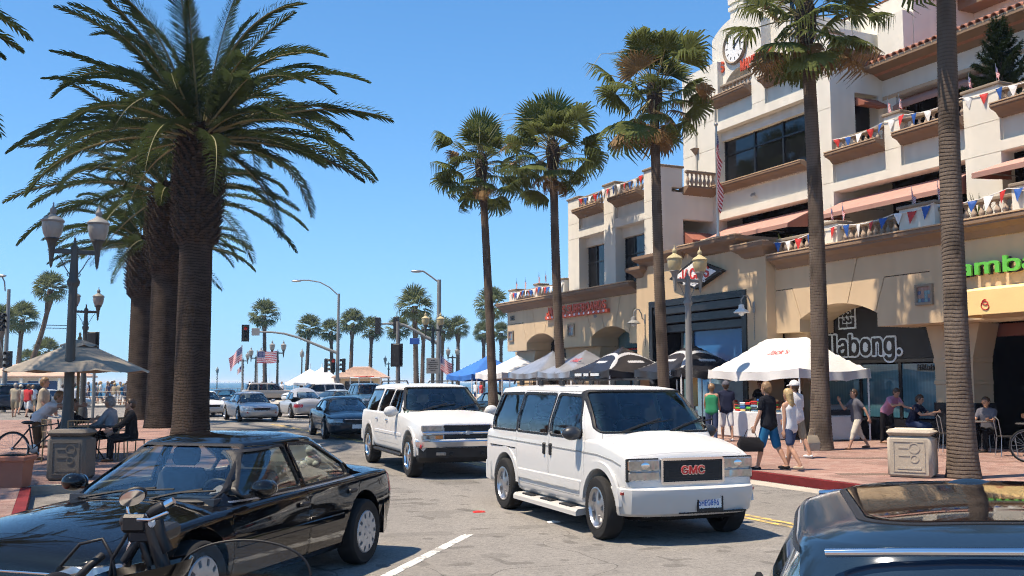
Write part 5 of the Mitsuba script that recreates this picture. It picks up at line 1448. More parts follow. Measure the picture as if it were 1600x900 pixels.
def feather_palm(label, base, zc, rt, rb, zb, seed, n=78, s=1.0, lean=(0, 0)):
    R = random.Random(seed)
    t = Th('date_palm', label, 'palm tree', 'date palms along the left pavement')
    top = np.array([base[0] + lean[0], base[1] + lean[1], zc])
    zs = np.r_[np.linspace(0.1, zb, 12), np.linspace(zb + 0.15, zc - 0.1, 12)]
    pts = np.array([[base[0] + lean[0] * (z / zc) ** 1.5, base[1] + lean[1] * (z / zc) ** 1.5, z] for z in zs])
    rr = np.interp(zs, [0.1, 0.5, 1.5, zb, zb + 0.3, (zb + zc) / 2, zc - 0.1], [rt * 1.18, rt * 1.06, rt, rt * 0.93, rb * 0.93, rb, rb * 0.72])
    t.p('trunk', tube(pts, rr, 28), 'm_bark_phoenix', smooth=50)
    st = []
    k = 0
    z = zb + 0.05
    while z < zc - 0.15:
        r = float(np.interp(z, zs, rr))
        for j in range(15):
            a = 2 * math.pi * (j + 0.5 * (k % 2)) / 15 + R.uniform(-0.05, 0.05)
            c = np.array([np.interp(z, zs, pts[:, 0]), np.interp(z, zs, pts[:, 1]), z])
            o = np.array([math.cos(a), math.sin(a), 0])
            s_ = np.array([-math.sin(a), math.cos(a), 0])
            u_ = np.array([0, 0, 1.0])
            l = R.uniform(0.10, 0.2)
            p0 = c + o * (r - 0.05)
            p1 = p0 + o * (0.05 + l) + u_ * (0.06 + l * 0.9)
            st.append(Man.hull_points(np.array([p0 - s_ * 0.10, p0 + s_ * 0.10, p0 - u_ * 0.06, p0 + u_ * 0.08, p1 - s_ * 0.055, p1 + s_ * 0.055, p1 + u_ * 0.03, p1 - o * 0.03 - s_ * 0.03], np.float32)))
        z += 0.15
        k += 1
    t.p('leaf_base', cat(st), 'm_bark_phoenix', smooth=False, kind='stuff', label='spiral of cut leaf stubs under the crown')
    for i in range(n):
        q = i / (n - 1)
        e = 84 - 88 * q ** 0.8 + R.uniform(-7, 7)
        az = i * 2.39996 + R.uniform(-0.2, 0.2)
        v = R.randrange(6) if e > 22 else R.choice((2, 4, 0, 2))
        sc = s * R.uniform(0.88, 1.06) * (0.86 if e > 70 else 1.0)
        M = np.eye(4)
        rz = trimesh.transformations.rotation_matrix(az, [0, 0, 1])
        ry = trimesh.transformations.rotation_matrix(-math.radians(e), [0, 1, 0])
        rx = trimesh.transformations.rotation_matrix(R.uniform(-0.5, 0.5), [1, 0, 0])
        o = np.array([math.cos(az), math.sin(az), 0]) * rb * (0.75 if e < 20 else 0.45)
        M = tr(*(top + o + [0, 0, -0.55 * q])) @ rz @ ry @ rx @ np.diag([sc, sc, sc, 1])
        kf = t.p('frond', FEP[v][1], M=M)
        t.p('stalk', FEP[v][0], sub=kf, M=M)
    return t


feather_palm('nearest and tallest feather-leaved palm on the left, thick dark trunk', (3.56, 30.14), 9.45, 0.50, 0.66, 5.7, 3, 72, 0.93)
feather_palm('second feather-leaved palm, just behind the nearest one', (3.49, 37.97), 9.1, 0.55, 0.72, 5.6, 8, 42, 0.86)
feather_palm('third feather-leaved palm, farthest of the left row', (3.4, 46.8), 8.3, 0.6, 0.78, 5.4, 12, 42, 0.85)
feather_palm('feather-leaved palm reaching in from beyond the left edge', (-5.5, 21.0), 9.5, 0.5, 0.66, 6.2, 21, 44, 0.90)


def fanleaf(seed, n=22, lp=0.95, lb=0.95, spread=105, droop=0.5, w=0.045):
    """Fan leaf: stalk along +x, folded ribs radiating at its end, tips hanging."""
    R = np.random.default_rng(seed)
    P = np.array([[0, 0, 0], [lp * 0.5, 0, 0.05 * lp], [lp, 0, 0.0]])
    st = tube(P, [0.022, 0.015, 0.011], 4)
    rows = []
    for i in range(n):
        a = math.radians(-spread + 2 * spread * i / (n - 1)) + R.normal(0, 0.02)
        l = lb * (0.72 + 0.28 * math.cos(a * 0.8)) * R.uniform(0.85, 1.1)
        d = np.array([math.cos(a), math.sin(a), 0.22 * math.cos(a * 1.5)])
        s = np.array([-math.sin(a), math.cos(a), 0])
        u_ = np.array([0, 0, 1.0])
        sg = 1 if i % 2 else -1
        o = P[-1]
        m = o + d * l * 0.45
        k = o + d * l * 0.72 - u_ * droop * 0.10 * l
        e = o + d * l * (1 - 0.25 * droop) - u_ * droop * l * R.uniform(0.25, 0.6)
        rows.append(np.array([[o - s * 0.004, o + s * 0.004], [m - s * w * 0.9 + u_ * 0.012 * sg, m + s * w * 0.9 - u_ * 0.012 * sg], [k - s * w * 0.62, k + s * w * 0.62], [e - s * 0.004, e + s * 0.004]]))
    V, F = strips(rows)
    return st, trimesh.Trimesh(V, F, process=False)


FA = [fanleaf(i + 40, 24, lp, lb, sp, dr_) for i, (lp, lb, sp, dr_) in enumerate(((0.95, 0.95, 85, 0.3), (1.15, 0.95, 100, 0.8), (0.85, 0.9, 80, 0.5), (1.15, 0.95, 100, 1.15), (1.25, 0.8, 70, 1.0)))]
FAP = [(ply(a, 'm_stalk', True), ply(b, 'm_fan', False), ply(b, 'm_fan_dry', False)) for a, b in FA]


def fan_palm(label, foot, top, rb, rt, seed, n=42, s=1.0, crown=True, dry=4, group='fan palms along the shop pavement'):
    R = random.Random(seed)
    t = Th('fan_palm', label, 'palm tree', group)
    foot, top = np.array(foot, float), np.array(top, float)
    q = np.r_[np.linspace(0, 0.12, 8), np.linspace(0.15, 1, 22)]
    bow = R.uniform(-0.12, 0.12)
    pts = foot + (top - foot) * q[:, None] + np.c_[bow * np.sin(q * math.pi), 0 * q, 0 * q]
    rr = np.interp(q, [0, 0.025, 0.07, 0.15, 0.9, 1.0], [rb * 1.30, rb * 1.12, rb, rb * 0.86, rt, rt * 1.15])
    t.p('trunk', tube(pts, rr, 24), 'm_bark_fan', smooth=50)
    if not crown: n = 30
    t.p('leaf_base', lathe([(rt * 1.15, -0.9), (rt * 1.7, -0.5), (rt * 1.9, -0.1), (rt * 1.2, 0.25), (0.02, 0.4)], 14, top), 'm_bark_phoenix', smooth=40)
    for i in range(n + dry):
        isd = i >= n
        u_ = i / (n - 1) if not isd else 1.0
        e = 86 - 142 * u_ ** 0.95 + R.uniform(-14, 14) if not isd else R.uniform(-88, -50)
        az = i * 2.39996 + R.uniform(-0.45, 0.45)
        v = (R.choice((0, 0, 2)) if e > 50 else R.choice((0, 1, 2, 4)) if e > 5 else R.choice((1, 3, 4))) if not isd else R.choice((3, 4))
        sc = s * R.uniform(0.72, 1.15) * (0.75 if isd else 1.0)
        rz = trimesh.transformations.rotation_matrix(az, [0, 0, 1])
        ry = trimesh.transformations.rotation_matrix(-math.radians(e), [0, 1, 0])
        rx = trimesh.transformations.rotation_matrix(R.uniform(-0.6, 0.6), [1, 0, 0])
        o = np.array([math.cos(az), math.sin(az), 0]) * rt * 0.8
        M = tr(*(top + o + [0, 0, 0.15 - 0.55 * u_])) @ rz @ ry @ rx @ np.diag([sc, sc, sc, 1])
        kf = t.p('dry_frond' if isd else 'frond', FAP[v][2 if isd or (e < 25 and R.random() < 0.16) else 1], M=M)
        t.p('stalk', FAP[v][0], sub=kf, M=M)
    for i in range(5):
        az, l = R.uniform(0, 6.28), R.uniform(1.3, 2.3) * s
        d = np.array([math.cos(az), math.sin(az), 0])
        p = [top, top + d * 0.45 * l + [0, 0, 0.5 * l], top + d * 0.85 * l + [0, 0, 0.42 * l], top + d * 1.1 * l + [0, 0, 0.05 * l]]
        t.p('flower_stalk', tube(p, [0.014, 0.012, 0.009, 0.005], 4), 'm_stalk')
    return t


fan_palm('fan palm with the broadest trunk, beside the stone litter bin', (14.14, 12.45, 0.1), (14.26, 12.42, 11.0), 0.235, 0.15, 1)
fan_palm('fan palm standing between the white tent and the trash can', (16.85, 18.99, 0.1), (16.80, 19.05, 11.1), 0.25, 0.15, 2, 52, 1.02)
fan_palm('fan palm in front of the shop entrance, before the street lamp', (17.2, 26.25, 0.1), (17.0, 26.35, 11.15), 0.21, 0.14, 3, 54, 1.08)
fan_palm('fan palm before the red shop sign board', (17.76, 34.21, 0.1), (17.45, 34.4, 11.0), 0.22, 0.15, 4, 54, 1.12)
fan_palm('farthest fan palm of the shop row, at the building corner', (16.53, 38.07, 0.1), (16.05, 38.35, 11.15), 0.22, 0.15, 5, 52, 1.08)


def far_crown(seed, s):
    R = random.Random(seed)
    ms = []
    for i in range(40):
        u_ = i / 39
        e = 84 - 128 * u_ + R.uniform(-12, 12)
        _, m = fanleaf(seed * 50 + i, 11, 0.70, 1.30, 62, 0.35 + 0.6 * u_, 0.075)
        M = trimesh.transformations.rotation_matrix(i * 2.39996 + R.uniform(-.3, .3), [0, 0, 1]) @ trimesh.transformations.rotation_matrix(-math.radians(e), [0, 1, 0]) @ trimesh.transformations.rotation_matrix(R.uniform(-.6, .6), [1, 0, 0])
        ms.append(xf(m, M))
    c = cat(ms)
    c.vertices *= s
    return c


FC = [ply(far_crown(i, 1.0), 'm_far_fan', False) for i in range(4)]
FARP = [('in front of the red signal arm', 413, 493, 140, 1.05, 0), ('behind the curved signal arm', 483, 513, 150, 0.98, 0), ('behind the tall lamp post', 517, 518, 155, 0.9, 0), ('just right of the tall lamp post', 551, 505, 145, 0.95, 0),
        ('behind the left signal of the second arm', 581, 516, 150, 0.92, 0), ('behind the right signal of the second arm', 622, 516, 150, 0.95, 0), ('tallest of the row, beside the second lamp post', 648, 478, 108, 1.0, 0), ('behind the blue street name sign', 662, 512, 135, 0.85, 0),
        ('behind the grey notice board', 692, 516, 140, 0.85, 0), ('with a slim trunk beside the twin lantern', 716, 513, 140, 0.8, 0), ('tallest beside the building corner', 768, 478, 110, 0.95, 0), ('left of the building corner', 756, 520, 150, 0.8, 0),
        ('hard against the building corner', 783, 520, 150, 0.75, 0), ('with a curved leaning trunk on the far left', 79, 452, 105, 0.85, -3.2), ('lower, at the far left of the beach', 35, 499, 115, 0.92, 0), ('low, peeping over the cafe umbrella', 73, 549, 120, 0.75, 0), ('lowest, at the left behind the umbrella', 42, 562, 130, 0.6, 0), ('at the left edge behind the street light', 3, 500, 100, 0.7, 0)]
for i, (w, px, py, Z, s, bend) in enumerate(FARP):
    top = dp(px, py, Z)
    t = Th('fan_palm', 'distant palm ' + w, 'palm tree', 'palms along the beach')
    R = random.Random(i)
    q = np.linspace(0, 1, 10)
    dx = bend * (1 - q) ** 1.6 if bend else R.uniform(-0.5, 0.5) * (1 - q)
    pts = np.c_[top[0] + RT[0] * dx, top[1] + RT[1] * dx, top[2] * q]
    t.p('trunk', tube(pts, np.interp(q, [0, 0.8, 0.86, 1], [0.32, 0.24, 0.42, 0.3]), 10), 'm_bark_fan', smooth=50)
    k = 1.34 * s
    M = np.eye(4)
    a = R.uniform(0, 6.28)
    M = tr(*top) @ trimesh.transformations.rotation_matrix(a, [0, 0, 1]) @ np.diag([k, k, k, 1])
    t.p('crown', FC[i % 4], M=M)

# potted conifer on the terrace
leafmat('needle', [0.030, 0.050, 0.024], 0.3, 0.6)
t = Th('potted_conifer', 'small tiered conifer in a pot on the upper right terrace', 'tree')
cb = np.array([BB + 0.9, 19.1, 9.2])
t.p('pot', lathe([(0.22, 0), (0.3, 0.4), (0.33, 0.4), (0.33, 0.46), (0.28, 0.46), (0.26, 0.42), (0.02, 0.42)], 20, cb), 'm_tile', smooth=40)
t.p('trunk', tube([cb + [0, 0, 0.4], cb + [0, 0, 2.75]], [0.045, 0.012], 6), 'm_bark_fan')
R = np.random.default_rng(5)
for L_ in range(10):
    z = 0.75 + 0.2 * L_
    ln = 0.95 * (1 - L_ / 10.8)
    for j in range(6):
        a = j * math.pi / 3 + 0.4 * L_ + R.uniform(-0.15, 0.15)
        d = np.array([math.cos(a), math.sin(a), 0])
        l = ln * R.uniform(0.8, 1.1)
        P = np.array([cb + [0, 0, z], cb + [0, 0, z + 0.02] + d * l * 0.5, cb + [0, 0, z + 0.10] + d * l * 0.85, cb + [0, 0, z + 0.24] + d * l])
        rows = []
        for q in np.linspace(0.15, 1, int(60 * l) + 12):
            c = np.array([np.interp(q, [0, .5, .85, 1], P[:, k]) for k in range(3)])
            for _ in range(5):
                v = R.normal(size=3); v /= np.linalg.norm(v)
                v = v * 0.11 + d * 0.035
                w = np.cross(v, [0.3, 0.2, 1]) * 0.16
                rows.append(np.array([[c - w, c + w], [c + v - w * 0.3, c + v + w * 0.3]]))
        V, F = strips(rows)
        t.p('branch', trimesh.Trimesh(V, F, process=False), 'm_needle', smooth=False)
# low terrace plants
def tuft(name, label, c, n, l, seed, m='m_fan'):
    R = np.random.default_rng(seed)
    rows = []
    for i in range(n):
        a, e = R.uniform(0, 6.28), R.uniform(0.5, 1.4)
        d = np.array([math.cos(a) * math.cos(e), math.sin(a) * math.cos(e), math.sin(e)])
        s = np.array([-math.sin(a), math.cos(a), 0]) * 0.02
        k = l * R.uniform(0.6, 1.1)
        p1 = np.array(c) + d * k * 0.55
        p2 = np.array(c) + d * k - [0, 0, 0.25 * k * math.cos(e)]
        rows.append(np.array([[c - s, c + s], [p1 - s, p1 + s], [p2, p2 + s * 0.2]]))
    V, F = strips(rows)
    one(name, trimesh.Trimesh(V, F, process=False), m, label, 'plant', smooth=False)


tuft('terrace_plant', 'spiky green plant behind the entrance cornice', (A + 0.6, 25.0, 5.7), 60, 0.9, 1)
tuft('terrace_plant', 'dark spiky plant behind the right terrace railing', (A + 0.7, 17.6, 5.7), 40, 0.9, 2)
tuft('terrace_plant', 'green plant behind the far upper balustrade', (LB + 0.9, 34.3, 9.2), 40, 0.8, 3)
# ---------------------------------------------------------------- street furniture
mat('lantern_glass', speck([0.44, 0.37, 0.21], 0.12, 3), 0.35, 0.5)
mat('lantern_glass_grey', speck([0.27, 0.265, 0.24], 0.12, 3), 0.35, 0.5)
mat('post_green', speck([0.055, 0.060, 0.055], 0.2, 3), 0.5, 0.5)
mat('post_grey', speck([0.20, 0.20, 0.19], 0.12, 2), 0.55, 0.5)
mat('canvas_taupe', speck([0.275, 0.245, 0.20], 0.08, 2), 0.9, 0.2)
mat('canvas_white', speck([0.62, 0.62, 0.62], 0.06, 2), 0.8, 0.2)
mat('canvas_black', speck([0.022, 0.022, 0.025], 0.3, 2), 0.35, 0.5)
mat('canvas_silver', speck([0.34, 0.36, 0.40], 0.3, 2), 0.25, 0.5, metal=0.45)
mat('canvas_blue', speck([0.035, 0.14, 0.45], 0.1, 2), 0.7, 0.3)
mat('concrete', speck([0.40, 0.345, 0.275], 0.12, 3, 90, 0.12), 0.85, 0.25)
mat('concrete_dark', speck([0.125, 0.112, 0.096], 0.15, 3, 90, 0.12), 0.85, 0.25)
mat('terracotta', speck([0.28, 0.125, 0.085], 0.2, 4), 0.8, 0.3)
mat('signal_black', [0.018, 0.018, 0.018], 0.5, 0.4)
mat('signal_red', [0.85, 0.05, 0.03], 0.25)
mat('wood_gold', [0.25, 0.17, 0.08], 0.45)
mat('wire_dark', [0.02, 0.018, 0.016], 0.5)


def f_flag(p, n, uv):
    s = dr.floor(uv.y * 13)
    red = (s - 2 * dr.floor(s / 2)) < 0.5
    c = dr.select(red, mi.Color3f(0.45, 0.03, 0.04), mi.Color3f(0.62, 0.62, 0.62))
    can = (uv.x < 0.4) & (uv.y > 0.46)
    st = (dr.square(uv.x * 15 - dr.floor(uv.x * 15) - 0.5) + dr.square(uv.y * 15 - dr.floor(uv.y * 15) - 0.5)) < 0.06
    return dr.select(can, dr.select(st, mi.Color3f(0.6), mi.Color3f(0.03, 0.04, 0.15)), c)


mat('flag', proc(f_flag), 0.8, 0.2)


def flag_mesh(w, h, d, seed=0, limp=0.0):
    """A waving flag hung from its left edge at the origin, flying along the unit vector d; limp folds it downwards."""
    d = np.asarray(d, float)
    d /= np.linalg.norm(d)
    s = np.cross(d, [0, 0, 1.0])
    nx, ny = 22, 12
    U, V = np.meshgrid(np.linspace(0, 1, nx), np.linspace(0, 1, ny))
    u, v = U.ravel(), V.ravel()
    wv = 0.10 * w * np.sin(7 * u + 2.1 * v + seed) * (0.25 + u)
    x = u * w * (1 - 0.86 * limp)
    z = -(1 - v) * h - limp * u * w * 0.75 + 0.05 * w * np.sin(4 * u + seed) * u
    P = x[:, None] * d + wv[:, None] * s + np.c_[0 * u, 0 * u, z]
    i = np.arange((nx - 1) * (ny - 1))
    a = i // (nx - 1) * nx + i % (nx - 1)
    F = np.vstack([np.c_[a, a + 1, a + nx + 1], np.c_[a, a + nx + 1, a + nx]])
    return trimesh.Trimesh(P, F, process=False), np.c_[u, v]


def flag(label, top, w, h, d, pole=None, seed=0, limp=0.0, r=0.02, group=None, name='flag'):
    t = Th(name, label, 'flag', group)
    if pole: t.p('pole', tube([pole, np.array(top) + [0, 0, 0.1]], r, 8), 'm_steel')
    m, uv = flag_mesh(w, h, d, seed, limp)
    v0 = m.copy(); v0.vertices = v0.vertices + np.array(top)
    t.p('cloth', v0, 'm_flag', smooth=True, uv=uv)


def twin_lamp(label, g, zc=4.6, glass='m_lantern_glass', post='m_post_green', s=1.0, yaw=0.0, group='twin lantern street lamps', det=True):
    t = Th('street_lamp', label, 'street lamp', group, M=tmat((g[0], g[1], 0.1), yaw, s))
    zc = (zc - 0.1) / s
    n = 20 if det else 10
    t.p('post', lathe([(0.26, 0), (0.27, 0.12), (0.22, 0.2), (0.2, 0.55), (0.16, 0.7), (0.13, 0.8), (0.105, 1.2), (0.085, zc - 0.75), (0.12, zc - 0.7), (0.13, zc - 0.62), (0.09, zc - 0.55), (0.07, zc - 0.1), (0.08, zc + 0.1), (0.03, zc + 0.16), (0.02, zc + 0.3)], n), post, smooth=40)
    t.p('crossbar', bx(-0.46, 0.46, -0.035, 0.035, zc - 0.05, zc + 0.05, 0.012), post)
    for sg in (-1, 1):
        x = sg * 0.44
        a = np.linspace(0, 2.2 * math.pi, 26)
        if det:
            sc = np.r_[np.c_[sg * (0.08 + 0.05 * np.cos(a[::-1]) * (a[::-1] / 7)), 0 * a, zc - 0.48 + 0.05 * np.sin(a[::-1]) * (a[::-1] / 7)], [[sg * 0.18, 0, zc - 0.32], [sg * 0.26, 0, zc - 0.16], [sg * 0.33, 0, zc - 0.09]]]
            t.p('scroll', tube(sc, 0.012, 6), post)
        k = t.p('lantern', lathe([(0.006, zc - 0.36), (0.03, zc - 0.3), (0.055, zc - 0.05), (0.065, zc + 0.05), (0.10, zc + 0.2), (0.15, zc + 0.25), (0.14, zc + 0.27)], n, (x, 0, 0)), post, smooth=40)
        t.p('globe', lathe([(0.13, zc + 0.262), (0.18, zc + 0.36), (0.21, zc + 0.5), (0.205, zc + 0.6)], n, (x, 0, 0)), glass, sub=k, smooth=60)
        t.p('cap', lathe([(0.225, zc + 0.6), (0.235, zc + 0.63), (0.19, zc + 0.68), (0.09, zc + 0.74), (0.05, zc + 0.78), (0.07, zc + 0.83), (0.06, zc + 0.88), (0.015, zc + 0.94), (0.012, zc + 1.02)], n, (x, 0, 0)), glass if 'grey' not in glass else 'm_post_grey', sub=k, smooth=50)
    return t


t = twin_lamp('tall twin lantern street lamp beside the cafe umbrella', dp(108, 600, 20.7), 4.5, 'm_lantern_glass_grey')
for z in (3.7, 2.85): t.p('banner_arm', tube([(0, 0, z), (-0.55, 0, z)], 0.008, 6), 'm_post_green'); t.p('banner_arm', tube([(0, 0, z - 0.06), (-0.55, 0, z - 0.06)], 0.008, 6), 'm_post_green')
twin_lamp('twin lantern street lamp seen just right of the tall umbrella lamp', dp(130, 600, 40), 4.6, 'm_lantern_glass_grey')
twin_lamp('twin lantern street lamp with cream globes in front of the dark shop entrance', dp(1077, 600, 28.8), 4.72, 'm_lantern_glass', 'm_post_grey')
twin_lamp('twin lantern street lamp with a grey notice board at the crossing', dp(676, 600, 55), 4.65, 'm_lantern_glass', 'm_post_green')
for px, py, Z, w in ((433, 552, 97, 'between the red signal and the white tents'), (379, 564, 125, 'behind the left flag'), (399, 560, 112, 'behind the two flags'), (707, 559, 112, 'right of the grey notice board'), (607, 569, 150, 'left of the black signal back')):
    twin_lamp('distant twin lantern lamp ' + w, dp(px, 600, Z), 1.78 + (597 - py) * Z / FOC, 'm_lantern_glass_grey', det=False, s=1.25, group='lanterns along the beach')
for px, Z, zt, w in ((471, 120, 4.6, 'above the white tents'), (339, 170, 3.2, 'beside the nearest palm trunk')):
    g = dp(px, 600, Z)
    t = Th('beach_lamp', 'single lantern post ' + w, 'lamp', M=tmat((g[0], g[1], 0.1)))
    t.p('post', tube([(0, 0, 0), (0, 0, zt)], 0.09, 8), 'm_post_green')
    t.p('lantern', lathe([(0.1, zt), (0.24, zt + 0.2), (0.28, zt + 0.6), (0.1, zt + 0.85), (0.02, zt + 1.1)], 10), 'm_lantern_glass_grey', smooth=50)


def head(t, M, back=False, lit=None, s=1.0, plate_=False):
    """A three-lens signal head; the lenses look along local +x."""
    hk = t.p('signal_head', bx(-0.12, 0.1, -0.18, 0.18, -0.55, 0.55, 0.03), 'm_signal_black', M=M)
    if plate_: t.p('back_plate', bx(-0.02, 0.0, -0.3, 0.3, -0.68, 0.68, 0.005), 'm_signal_black', sub=hk, M=M)
    for i in range(3):
        z = 0.36 - 0.36 * i
        t.p('lens', ico((0.1, 0, z), (0.04, 0.14, 0.14), 2), 'm_signal_red' if lit == i else 'm_black_plain', sub=hk, smooth=True, M=M)
        a = np.linspace(-0.2, math.pi + 0.2, 14)
        ring = np.array([[(x, 0.155 * math.cos(q), z + 0.155 * math.sin(q)) for x in (0.1, 0.30)] for q in a])
        V, F = strips([ring])
        t.p('visor', trimesh.Trimesh(V, F, process=False), 'm_signal_black', sub=hk, smooth=False, M=M)


def face_cam(p, turn=0.0):
    """Placement at p with local +x towards the street's inland end."""
    d = EYEP - np.asarray(p)
    return tmat(p, math.atan2(d[1], d[0]) + turn)


# signal pole with the curved arm
Z = 80
b = dp(527, 600, Z)
t = Th('traffic_signal', 'tall grey lamp post with curved signal arm showing a red light', 'traffic light')
top = dp(527, 459, Z)
t.p('pole', tube([(b[0], b[1], 0), (b[0], b[1], top[2])], [0.17, 0.10], 12), 'm_post_grey')
cu = [dp(x, y, Z) for x, y in ((527, 460), (515, 449), (500, 441), (483, 438), (468, 438))]
t.p('lamp_arm', tube(cu, 0.05, 8), 'm_post_grey')
t.p('luminaire', xf(ico((0, 0, 0), 1, 2, (0.42, 0.14, 0.1)), frame(dp(463, 439, Z), RT, FH, ZZ)), 'm_steel', smooth=True)
arm = [dp(x, y, Z) for x, y in ((526, 551), (510, 545), (490, 537), (468, 528), (445, 521.5), (425, 519), (405, 518.5), (393, 518.5))]
t.p('signal_arm', tube(arm, np.linspace(0.13, 0.06, 8), 10), 'm_post_grey')
head(t, face_cam(dp(383.5, 520.5, Z)), lit=0, plate_=True)
t.p('turn_sign', xf(bx(-0.32, 0.32, -0.02, 0.02, -0.3, 0.3, 0.01), frame(dp(399.5, 518.5, Z - 0.4), RT, FH, ZZ)), 'm_grey_metal')
head(t, face_cam(dp(520.5, 571, Z)), lit=0)
head(t, face_cam(dp(509.5, 571, Z), 1.3))
head(t, face_cam(dp(537, 571, Z), -1.3))
# second signal pole with a straight arm
Z = 66
b = dp(685, 600, Z)
t = Th('traffic_signal', 'tall lamp post with a rising straight signal arm and dark signals', 'traffic light')
t.p('pole', tube([(b[0], b[1], 0), (b[0], b[1], dp(685, 437, Z)[2])], [0.2, 0.13], 12), 'm_post_grey')
t.p('lamp_arm', tube([dp(x, y, Z) for x, y in ((684, 440), (672, 431), (662, 424), (655, 423))], 0.055, 8), 'm_post_grey')
t.p('luminaire', xf(ico((0, 0, 0), 1, 2, (0.40, 0.14, 0.1)), frame(dp(651, 424, Z), RT, FH, ZZ)), 'm_steel', smooth=True)
t.p('signal_arm', tube([dp(x, y, Z) for x, y in ((683, 536), (668, 528), (648, 516), (632, 508), (620, 505.5), (600, 506), (592, 506.5))], np.linspace(0.13, 0.05, 7), 10), 'm_post_grey')
head(t, face_cam(dp(590.5, 509, Z), 2.9))
head(t, face_cam(dp(619, 508, Z), 2.9))
k = one('street_name_sign', xf(bx(-0.32, 0.32, -0.015, 0.015, -0.2, 0.2, 0.01), frame(dp(648, 533, Z - 1), RT, FH, ZZ)), 'm_blue_plain', 'small blue street name plate under the straight signal arm', 'sign')
# black signals seen from behind
for px, py, Z, w in ((621, 555, 50, 'black signal box from behind, rising over the roof of the white sport utility'), (149, 537, 50, 'black signal box from behind, above the right side of the cafe umbrella')):
    p = dp(px, py, Z)
    t = Th('traffic_signal', w, 'traffic light')
    t.p('pole', tube([(p[0], p[1], 0), (p[0], p[1], p[2] + (1.7 if px > 300 else 0.4))], 0.075, 10), 'm_post_grey')
    head(t, face_cam(p + FH * -0.3, 2.8), s=1)
    t.p('back_plate', xf(bx(-0.3, 0.3, -0.02, 0.0, -0.58, 0.58, 0.01), frame(p - FH * 0.25, RT, FH, ZZ)), 'm_signal_black')
t = Th('notice_board', 'grey notice board with lines of print fixed to the crossing lamp', 'sign')
p = dp(676.5, 571.5, 54)
t.p('board', xf(bx(-0.36, 0.36, -0.02, 0.02, -0.42, 0.42, 0.01), frame(p, RT, FH, ZZ)), 'm_grey_metal')
for i, w in enumerate((0.22, 0.5, 0.56, 0.4, 0.52, 0.3)):
    t.p('print_line', xf(bx(-w / 2, w / 2, -0.028, -0.021, 0, 0.035), frame(p + ZZ * (0.27 - 0.11 * i), RT, FH, ZZ)), 'm_black_plain', smooth=False)
t.p('bracket', tube([dp(676, 551, 54), dp(686, 551, 54), dp(686, 590, 54)], 0.02, 6), 'm_post_green')
# street light and signals at the left edge
Z = 60
b = dp(7, 600, Z)
t = Th('traffic_signal', 'street light pole with two dark signals at the left edge', 'traffic light')
t.p('pole', tube([(b[0], b[1], 0), (b[0], b[1], dp(7, 452, Z)[2])], [0.16, 0.1], 10), 'm_post_grey')
t.p('lamp_arm', tube([dp(x, y, Z) for x, y in ((8, 455), (7, 440), (3, 432), (-6, 430))], 0.045, 6), 'm_post_grey')
t.p('luminaire', xf(ico((0, 0, 0), 1, 2, (0.40, 0.14, 0.1)), frame(dp(0, 431, Z), RT, FH, ZZ)), 'm_steel', smooth=True)
head(t, face_cam(dp(2, 503, Z - 0.5), 0.6)); head(t, face_cam(dp(14, 563, Z - 0.5), -0.9))
t.p('brace', tube([dp(7, 560, Z), dp(-8, 505, Z)], 0.05, 6), 'm_post_grey')

# flags
flag('striped flag flying left from the pole below the red signal', dp(378, 541, 95), 1.9, 1.25, -RT + 0.3 * FH - 0.55 * ZZ, tuple(gp(378, 626)), 1, 0.25, 0.05, 'flags near the crossing')
flag('striped flag between the left flag and the twin lantern', dp(402, 549, 95), 2.0, 1.1, RT * 0.9 + FH * 0.2 + ZZ * 0.1, tuple(gp(402, 626)), 2.5, 0.1, 0.05, 'flags near the crossing')
flag('small dark flag low on the left flag pole', dp(377, 572, 94.8), 0.6, 0.5, -RT - 0.4 * ZZ, None, 0.4, 0.4, 0.02, 'flags near the crossing')
flag('striped flag hanging beside the grey notice board', dp(688, 555, 60), 1.15, 0.85, RT - 0.2 * FH - 0.2 * ZZ, tuple(dp(688, 600, 60)), 2.2, 0.45, 0.02)
# flagpole on the entrance
fx, fy_ = E_ + 0.55, 27.75
t = Th('flagpole', 'grey flagpole standing on the entrance cornice', 'flagpole')
t.p('pole', tube([(fx, fy_, 6.64), (fx, fy_, 10.6)], [0.05, 0.035], 10), 'm_steel')
t.p('finial', ico((fx, fy_, 10.65), 0.07, 2), 'm_steel', smooth=True)
t.p('foot', lathe([(0.14, 6.64), (0.14, 6.7), (0.07, 6.74), (0.06, 6.85)], 14, (fx, fy_, 0)), 'm_steel')
for i, z in enumerate((10.35, 9.35)):
    m, uv = flag_mesh(1.25, 0.85, (0.25, -0.95, -0.1), 1.3 + i, 1.05)
    m.vertices += np.array([fx, fy_ - 0.03, z])
    t2 = Th('flag', ('striped flag drooping on the entrance flagpole', 'second flag hanging below it on the entrance flagpole')[i], 'flag')
    t2.p('cloth', m, 'm_flag', smooth=True, uv=uv)
